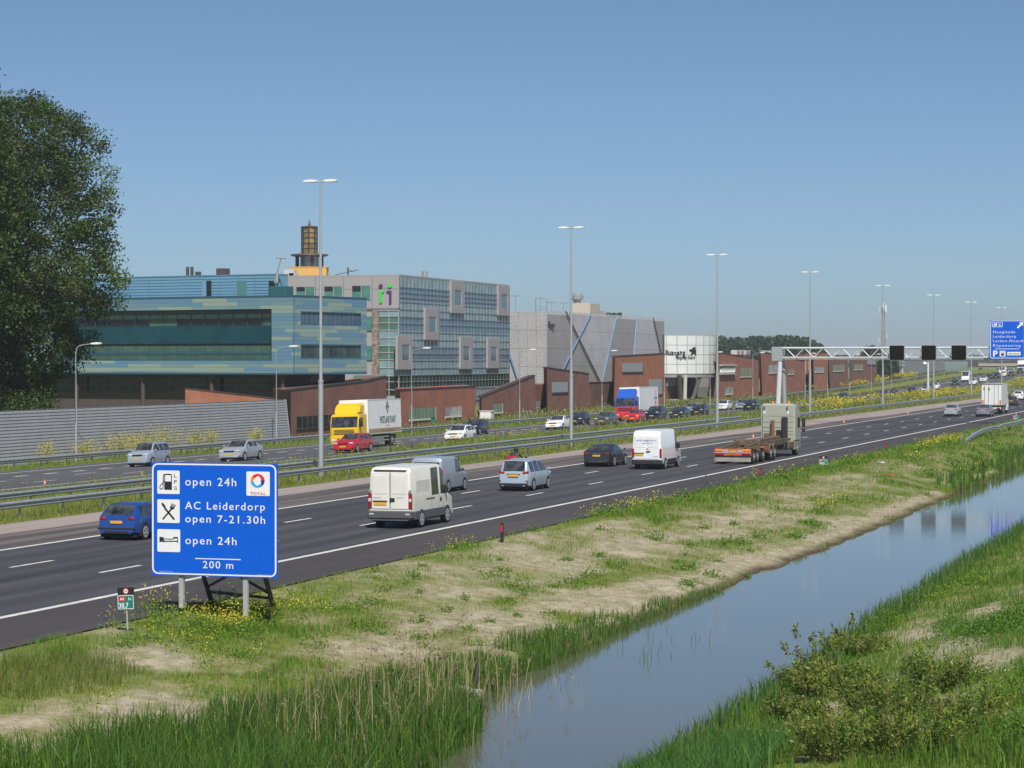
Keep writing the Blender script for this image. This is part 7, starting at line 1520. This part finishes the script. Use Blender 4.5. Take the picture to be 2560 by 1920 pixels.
MG = [(.18, .235, .034), (.22, .26, .045), (.145, .205, .03), (.25, .265, .06)]
verge(50.95, 53.0, 70, 420, .24, MG, 201, 40); verge(53.0, 60.5, 70, 420, .34, MG, 202, 18); verge(60.5, 64.8, 70, 700, .36, MG, 203, 12)
verge(58.5, 64.6, 172, 420, .62, MG + G1[:2], 204, 26, 1.2); verge(57, 64.6, 320, 640, .85, MG + GY, 210, 30, 1.2); verge(53, 60, 400, 700, .5, MG + GY, 205, 14); verge(84.4, 88.9, 90, 480, .34, G1 + MG[:1], 206, 18); verge(88, 96.2, 200, 520, .55, [(.10, .13, .04), (.13, .15, .05), (.17, .15, .07), (.09, .12, .035)], 207, 16, 1.2, .0, .25)
verge(93, 101.5, 480, 760, .7, [(.13, .13, .05), (.10, .12, .04), (.17, .15, .07)], 208, 12, 1.3); verge(84.4, 88, 480, 800, .6, [(.13, .12, .045), (.11, .11, .04), (.16, .13, .06)], 209, 16, 1.2, 0, .3)
stuff('grass', parts, BLADE, 'yellowish green verge grass of the median and the far roadside')
# rapeseed: yellow belts far off and loose flowers by the near verge
YE = [(.52, .43, .03), (.58, .48, .05), (.42, .37, .04)]
def rape(A, Y, h, yell, seed, size=.10, nf=5, spread=.16, stem=True, YE=YE):
    n = len(A); z = tz(-A, Y); hh = h * r.uniform(.65, 1.2, n); out = []
    if stem: out.append(blades(np.stack([-A, Y, z], 1), hh, np.full(n, size * .35), mixcol(n, G1 + MG[:1], r), .15, .5, seed))
    m_ = n * nf; P = np.repeat(np.stack([-A, Y, z + hh], 1), nf, 0) + r.normal(0, spread, (m_, 3)) * np.array([1, 1, .7]); P = P[r.uniform(size=m_) < yell]; out.append(leaves(P, r.uniform(.6, 1.3, len(P)) * size, mixcol(len(P), YE, r), .9, seed + 1)); return out
parts = []
A, Y = scatter(57.0, 64.5, 330, 640, 1.1, r); k = fbm(A / 3, Y / 22, 301, 3) > .53; parts += rape(A[k], Y[k], 1.15, .95, 302, .24, 7, .28)
A, Y = scatter(54.5, 60, 300, 560, .5, r); k = fbm(A / 3, Y / 18, 305, 3) > .55; parts += rape(A[k], Y[k], .8, .8, 306, .2, 5, .25)
A, Y = scatter(95, 101, 520, 690, 1.2, r); k = fbm(A / 3, Y / 14, 308, 2) > .45; parts += rape(A[k], Y[k], 1.3, .95, 309, .3, 7, .3)
A, Y = scatter(57, 64, 640, 900, .6, r); parts += rape(A, Y, 1.2, .8, 311, .32, 6, .35)
A, Y = scatter(53.5, 64.5, 110, 320, .22, r); parts += rape(A, Y, .55, .6, 313, .09, 4, .14)
A, Y = scatter(58.5, 64.5, 172, 300, .5, r); parts += rape(A, Y, .8, .7, 315, .09, 4, .2)
A, Y = scatter(89, 96, 250, 480, .3, r); parts += rape(A, Y, .7, .6, 317, .14, 4, .2)
stuff('rapeseed', parts, PETAL, 'yellow flowering rapeseed in the median and by the slip road')
parts = []
for (px, py, rx, ry, n, h) in [(540, 1585, .7, .8, 60, .55), (480, 1570, .5, .8, 26, .6), (590, 1590, .5, .7, 36, .5), (640, 1560, .8, 1.2, 46, .6), (700, 1540, .9, 1.6, 44, .5), (390, 1565, .35, .5, 22, .85), (290, 1570, .25, .5, 8, .5), (600, 1540, .8, 1.2, 36, .7), (760, 1530, .8, 2, 26, .45), (1120, 1390, .6, 2.5, 9, .5), (1170, 1375, .6, 2.5, 10, .5), (1580, 1280, .7, 4.0, 30, .5), (1520, 1290, .5, 3, 16, .45), (1640, 1265, .6, 4, 22, .5), (1850, 1210, .6, 5, 13, .5), (1960, 1190, .6, 6, 12, .5), (2140, 1155, .7, 6, 8, .5), (2330, 1120, 1.0, 8, 34, .7), (2380, 1110, 1.0, 8, 30, .7), (2440, 1180, .6, 6, 12, .6), (2300, 1150, .6, 7, 6, .5), (520, 1640, .8, 1.2, 12, .35), (640, 1680, 1.0, 2, 10, .35), (300, 1800, .6, 1, 4, .5), (2400, 1300, .5, 4, 20, .4), (2060, 1270, .5, 6, 30, .4), (450, 1610, .7, .9, 24, .35)]:
    q = tp(px, py); A = -q.x + r.normal(0, rx * .6, n); Y = q.y + r.normal(0, ry * .6, n); k = A < 29.0; sz = .036 * max(1, (q.y / 62) ** .8); parts += rape(A[k], Y[k], h, .85, int(px * 7 + py), sz, 8, .10 * (1 + q.y / 300), True, [(.66, .54, .03), (.74, .62, .05)]); A2 = np.repeat(A[k], 12) + r.normal(0, .13, 12 * int(k.sum())); Y2 = np.repeat(Y[k], 12) + r.normal(0, .13, len(A2)); P = np.stack([-A2, Y2, tz(-A2, Y2) + r.uniform(.02, h * .75, len(A2))], 1); parts.append(leaves(P, r.uniform(.05, .12, len(P)) * max(1, q.y / 90), mixcol(len(P), GD + G1, r), .4, int(px)))
stuff('wild_flowers', parts, PETAL, 'small yellow wild flowers around the blue sign and along the near verge')
# big yellow flowering plants before the noise barrier
def bush(name, label, cat, x, y, z, rx, rz, n, cols, size, group=None, seed=0, stems=6, asp=.5, top=None, hollow=.0, ry=None, mat=LEAF):
    t = thing(name, label, cat, (x, y, z), 0, group); q = np.random.default_rng(seed); ry = ry or rx
    b = B(); tips = []
    for k in range(stems):
        a = q.uniform(0, 6.28); e = Vector((math.cos(a) * rx * q.uniform(.2, .75), math.sin(a) * ry * q.uniform(.2, .75), rz * q.uniform(.6, .95))); b.tube([(e.x * .05, e.y * .05, -.2), (e.x * .4, e.y * .4, e.z * .5), e], [max(.008, rz * .012), max(.006, rz * .008), .004], 5); tips.append(e)
    b.make('stems', M('green_stem', (.12, .13, .05), .8) , t)
    d = q.normal(size=(n, 3)); d /= np.linalg.norm(d, axis=1)[:, None]; rad = q.uniform(hollow, 1, n) ** .5; cl_ = fbm(d[:, 0] * 2 + seed, d[:, 1] * 2 + d[:, 2] * 2, seed, 2); P = d * (rad * (.65 + .7 * cl_))[:, None] * np.array([rx, ry, rz * .5]); P[:, 2] += rz * .55; P = P[P[:, 2] > 0.0]
    C = mixcol(len(P), cols, q, .25)
    if top: hi = (P[:, 2] > rz * top[0]) & (q.uniform(size=len(P)) < top[2]); C[hi] = mixcol(int(hi.sum()), top[1], q)
    v, f, c = leaves(P, q.uniform(.6, 1.3, len(P)) * size, C, asp, seed); np_mesh('foliage', v, f, mat, c, t); return t
for i, (px, py, w, h, lb) in enumerate(((117, 1135, .8, 1.9, 'slender yellow flowering plant left of the single arm lamp post, before the barrier'), (212, 1130, 1.2, 1.7, 'low yellow flowering plant just right of the single arm lamp post'), (300, 1118, 1.5, 2.1, 'loose yellow flowering plant left of the boxy silver car'), (345, 1108, 1.4, 1.9, 'yellow flowering plant behind the boxy silver car'), (408, 1105, 1.9, 2.4, 'largest bright yellow flowering plant before the noise barrier'), (490, 1100, .9, 2.0, 'thin yellow flowering plant left of the silver saloon'), (528, 1096, .8, 2.0, 'thin yellow flowering plant behind the silver saloon'), (640, 1085, .9, 1.8, 'yellow flowering plant near the right end of the noise barrier'))):
    Y = Yof(px, 88.0); bush('flowering_plant', lb, 'plant', -88.0, Y, tzf(-88.0, Y), w, h, int(1050 * w), [(.20, .24, .04), (.25, .27, .05)], .09, 'yellow flowering plants before the noise barrier', 400 + i, 7, .6, (.35, [(.58, .50, .04), (.64, .55, .07)], .75), .0, w * 1.2)
# ---- trees
def tree(name, label, x, y, z, prof, n_cl, per, leaf, cols, seed, trunk_r, group=None, cl_r=1.0, limbs=16, thin=None, mat=LEAF, cat='tree', dxc=0.0):
    """prof: [(height, radius)] crown outline; trunk and limbs carry clumps of leaves"""
    t = thing(name, label, cat, (x, y, z), 0, group); q = np.random.default_rng(seed); zs_ = [p[0] for p in prof]; Ht = zs_[-1]
    b = B(); pts = [(0, 0, -.5)] + [(q.normal(0, .03) * h * .1, q.normal(0, .03) * h * .1, h) for h in np.linspace(Ht * .12, Ht * .92, 7)]
    b.tube(pts, [trunk_r * 1.15] + [trunk_r * (1 - .9 * k / 6.5) for k in range(7)], 10)
    for k in range(limbs):
        h = q.uniform(.12, .85) * Ht; rr = float(np.interp(h * 1.08, zs_, [p[1] for p in prof])) * q.uniform(.6, .95); a = q.uniform(0, 6.28); e = Vector((math.cos(a) * rr, math.sin(a) * rr, min(Ht * .97, h + rr * .55)))
        b.tube([(0, 0, h), (e.x * .45, e.y * .45, h + (e.z - h) * .35), e], [trunk_r * .32 * (1.1 - h / Ht), trunk_r * .2 * (1.1 - h / Ht), .02], 6)
    b.make('trunk', BARK, t)
    u = q.uniform(0, 1, n_cl * 3); hs_ = zs_[0] + (Ht - zs_[0]) * u; rr = np.interp(hs_, zs_, [p[1] for p in prof]); k = q.uniform(size=len(hs_)) < rr / max(p[1] for p in prof); hs_, rr = hs_[k][:n_cl], rr[k][:n_cl]; m_ = len(hs_)
    a = q.uniform(0, 6.28, m_); rad = rr * q.uniform(.25, 1.0, m_) ** .6 * (.85 + .3 * vnoise(a * 1.5, hs_ / 2.2, seed)); Cc = np.stack([np.cos(a) * rad + dxc, np.sin(a) * rad, hs_], 1)
    if thin: kk = q.uniform(size=m_) < thin(Cc); Cc = Cc[kk]; m_ = len(Cc)
    sz = q.uniform(.55, 1.25, m_) * cl_r; P = np.repeat(Cc, per, 0) + np.clip(q.normal(size=(m_ * per, 3)), -1.6, 1.6) * np.repeat(sz, per)[:, None] * np.array([.55, .55, .45])
    cc = np.repeat(mixcol(m_, cols, q, .30), per, 0) * q.uniform(.8, 1.2, (m_ * per, 1)); v, f, c = leaves(P, q.uniform(.65, 1.35, m_ * per) * leaf, cc, .7, seed + 1, .2); np_mesh('crown', v, f, mat, c, t); return t
PC = [(.050, .086, .015), (.068, .108, .020), (.038, .068, .012), (.100, .145, .034)]
GRP = 'tall poplars behind the noise barrier'
Yp1 = Yof(48, 98.0); tree('poplar_tree', 'big dark green poplar beside the blue clad building, foremost at the left edge', -98, Yp1, -.7, [(2.5, 2.4), (4.5, 3.2), (7.6, 4.4), (10.8, 5.8), (13.0, 7.8), (14.3, 8.6), (17.5, 8.1), (20.4, 7.4), (22.6, 6.9), (25.8, 6.4), (27.6, 4.2), (28.6, 1.6)], 720, 170, .22, PC, 501, .42, GRP, 1.15, 26)
Yp2 = Yof(-175, 99.0); tree('poplar_tree', 'taller poplar cut by the left edge of the photo', -99, Yp2, -.7, [(3, 3), (8, 5.5), (16, 7.2), (24, 6.8), (28.5, 5.2), (31.8, 2.6), (32.9, .8)], 800, 130, .25, PC, 502, .45, GRP, 1.2, 20)
Yp3 = Yof(-60, 106.0); tree('poplar_tree', 'poplar standing behind the two front poplars', -106, Yp3, -.7, [(2, 3), (6, 4.5), (14, 5.5), (22, 5.2), (27, 3.2), (29, 1)], 420, 120, .25, PC, 503, .38, GRP, 1.2, 14)
for i, (px, a, w, h, lb) in enumerate(((15, 95.5, 2.8, 4.5, 'dark round bush behind the barrier at the left edge'), (85, 95.5, 2.6, 4.2, 'dark bush behind the barrier at the foot of the poplar'), (118, 96, 2.0, 3.2, 'small dark bush right of the poplar trunk'))):
    Y = Yof(px, a); bush('bush', lb, 'bush', -a, Y, -.2, w, h, 3200, PC, .22, 'bushes behind the noise barrier', 520 + i, 8, .7)
TC = [(.030, .060, .022), (.040, .075, .026), (.025, .050, .020)]
for i, (px, a, H_, R_, lb) in enumerate(((2183, 128, 11.5, 4.6, 'dark round topped tree behind the antenna mast'), (2204, 100.5, 7.2, 2.4, 'dark green tree right of the last brick block, left of its pair'), (2221, 100.5, 7.6, 2.5, 'dark green tree beside the far grey noise wall'))):
    Y = Yof(px, a); tree('dark_tree', lb, -a, Y, 0, [(.3, R_ * .7), (H_ * .3, R_), (H_ * .65, R_ * .95), (H_ * .9, R_ * .6), (H_, R_ * .2)], 120, 60, .5, TC, 540 + i, .25, 'dark trees by the antenna mast', 1.3, 8)
# wooded hill and hazy tree line, far-off masses
def mass(name, label, pts, n, leafsz, cols, seed, depth):
    """pts: [(px, top_py)] along a far ridge at the given distance"""
    q = np.random.default_rng(seed); pxs = [p[0] for p in pts]; px = q.uniform(pxs[0], pxs[-1], n); top = np.interp(px, pxs, [p[1] for p in pts]); d = depth * q.uniform(1.0, 1.10, n); k = depth / FPX
    lat = (px - 1280) / FPX * d; zt = HC + (HY - top) * k; cell = np.floor(px / (4200 / depth)); zt = zt + (hash2(cell.astype(np.int64), cell.astype(np.int64) * 0 + 3, seed) - .75) * 1.3
    z = zt * q.uniform(.0, 1.0, n) ** .55; f = np.array([-math.sin(THETA), math.cos(THETA)]); s = np.array([math.cos(THETA), math.sin(THETA)]); XY = s[None] * lat[:, None] + f[None] * d[:, None]
    P = np.stack([XY[:, 0], XY[:, 1], z], 1); v, ff, c = leaves(P, q.uniform(.6, 1.4, n) * leafsz, mixcol(n, cols, q, .25), .8, seed); o = np_mesh(name, v, ff, LEAF, c); return tag(o, label, kind='stuff')
mass('woodland', 'dark wooded rise far behind the brick blocks', [(1785, 846), (1800, 842), (1900, 841), (1960, 840), (2020, 843), (2040, 852), (2058, 866), (2070, 884)], 60000, 1.15, [(.045, .085, .040), (.055, .10, .045), (.036, .07, .034)], 601, 900)
mass('distant_trees', 'hazy line of trees along the horizon', [(2050, 890), (2150, 893), (2300, 895), (2420, 892), (2600, 893)], 9000, 4.5, [(.05, .075, .05), (.06, .08, .055)], 603, 2200)
# ---- willow shrubs in the right foreground
WC = [(.15, .215, .026), (.20, .24, .036), (.105, .17, .022), (.25, .26, .06), (.08, .135, .02)]
def willow(px, py, w, h, n, lb, seed):
    q0 = tp(px, py); t = thing('willow_shrub', lb, 'shrub', (q0.x, q0.y, q0.z), 0, 'willow shrubs on the right bank'); q = np.random.default_rng(seed); b = B(); P = []; C = []
    for k in range(n):
        a = q.uniform(0, 6.28); rr = w * q.uniform(.1, 1.0) ** .6; hh = h * q.uniform(.45, 1.0); base = np.array([math.cos(a) * rr * .45, math.sin(a) * rr * .45, -.05]); tip = np.array([math.cos(a) * rr, math.sin(a) * rr, hh]); md = (base + tip) / 2 + np.array([0, 0, hh * .1])
        b.tube([tuple(base), tuple(md), tuple(tip)], [.010, .007, .003], 4); m_ = 48; s_ = q.uniform(.2, 1.03, m_); pp = np.where(s_[:, None] < .5, base + (md - base) * (s_ * 2)[:, None], md + (tip - md) * (s_ * 2 - 1)[:, None]) + q.normal(0, .055, (m_, 3)); P.append(pp); C.append(np.repeat(mixcol(1, WC, q, .25), m_, 0) * q.uniform(.8, 1.2, (m_, 1)))
    b.make('stems', M('willow_stem', (.15, .15, .06), .8), t); P = np.concatenate(P); C = np.concatenate(C); v, f, c = leaves(P, q.uniform(.06, .13, len(P)), C, .34, seed); np_mesh('foliage', v, f, LEAF, c, t); return t
for i, (px, py, w, h, n, lb) in enumerate(((2060, 1740, 1.1, .75, 110, 'willow shrub with thin shoots leaning over the water, right bank'), (1990, 1800, .8, .5, 60, 'low willow shrub at the water edge below the leaning shoots'), (2200, 1800, 1.3, .95, 85, 'broad olive green willow shrub in the middle of the right bank'), (2110, 1890, 1.2, .9, 85, 'olive willow shrub at the bottom edge, left of the broad one'),
       (2290, 1890, 1.2, .9, 85, 'olive willow shrub at the bottom edge, right of the broad one'), (2350, 1730, .9, .85, 60, 'small upright willow shrub before the bare sandy patch'), (2420, 1830, 1.0, .8, 70, 'green willow shrub near the right bottom corner'), (2150, 1640, 1.0, .6, 70, 'low willow shrub farthest along the right bank'), (2120, 1730, .9, .7, 70, 'willow shrub between the leaning shoots and the broad shrub'))): willow(px, py, w, h, n, lb, 700 + i)
# leaning shoots over the water: one thing with its leaf tufts
q0 = tp(1985, 1740); t = thing('willow_shrub', 'sparse willow shoots with tufted tips standing out against the water', 'shrub', q0, 0, 'willow shrubs on the right bank'); b = B(); P = []; q = np.random.default_rng(77)
for (px, py) in ((1915, 1655), (1943, 1677), (1957, 1607), (1990, 1617), (1986, 1563), (1993, 1645), (2006, 1638), (2030, 1585), (2055, 1578), (2040, 1610), (2092, 1565), (2108, 1575), (2138, 1530), (1960, 1680), (2085, 1600), (1925, 1730), (2025, 1640), (1975, 1690), (1995, 1700), (2060, 1625)):
    Yt = q0.y + q.uniform(-.5, 1.2); e = yp(px, py, Yt) - q0; g = Vector((e.x * .35 + .25, e.y * .5, tzf(q0.x + e.x * .35 + .25, q0.y + e.y * .5) - q0.z)); b.tube([g, (g + e) / 2 + Vector((.06, 0, .05)), e], [.010, .007, .003], 4)
    dn = (g - e).normalized(); m_ = 34; s_ = q.uniform(0, .32, m_); P.append(np.array(e)[None] + np.array(dn)[None] * s_[:, None] + q.normal(0, .045, (m_, 3)))
b.make('stems', M('willow_stem'), t); P = np.concatenate(P); v, f, c = leaves(P, q.uniform(.09, .17, len(P)), mixcol(len(P), WC + [(.25, .22, .09)], q, .3), .34, 9); np_mesh('foliage', v, f, LEAF, c, t)
# litter on the banks
for px, py, s, col, lb in ((2200, 1160, .32, (.7, .7, .7), 'pale scrap of litter lying in the grass under the right marker post'), (2475, 1112, .3, (.75, .75, .75), 'white scrap of litter in the grass at the right edge'), (2225, 1192, .3, (.6, .1, .05), 'orange red scrap of litter on the bank')):
    q0 = tp(px, py); t = bpy.data.objects.new('tmp', None); b = B(); b.poly([(-s, 0, .08), (-.2 * s, -.4 * s, .13), (s, -.1 * s, .09), (.7 * s, .5 * s, .16), (-.5 * s, .4 * s, .12)]); b.poly([(-s, 0, .07), (-.5 * s, .4 * s, .10), (.7 * s, .5 * s, .14), (s, -.1 * s, .07), (-.2 * s, -.4 * s, .10)]); o = b.make('litter', M('litter_%d' % int(col[1] * 100), col, .7), None, None, (q0.x, q0.y, q0.z)); tag(o, lb, 'litter', 'litter on the near bank')
# ---------------------------------------------------------------- the air between here and the horizon
m = bpy.data.materials.new('haze_air'); m.use_nodes = True; nt = N(m); nt.n.clear()
vp_ = nt('VolumePrincipled'); vp_.inputs['Density'].default_value = .00016; vp_.inputs['Color'].default_value = (.80, .88, .95, 1); vp_.inputs['Anisotropy'].default_value = 0.0
mo = nt('OutputMaterial'); nt.link(vp_.outputs[0], mo.inputs['Volume'])
hz_ = B().b2((-9400, -3300, -4.0), (9400, 16400, 46.0)).make('haze', m); tag(hz_, 'thin pale haze over the land', kind='stuff')
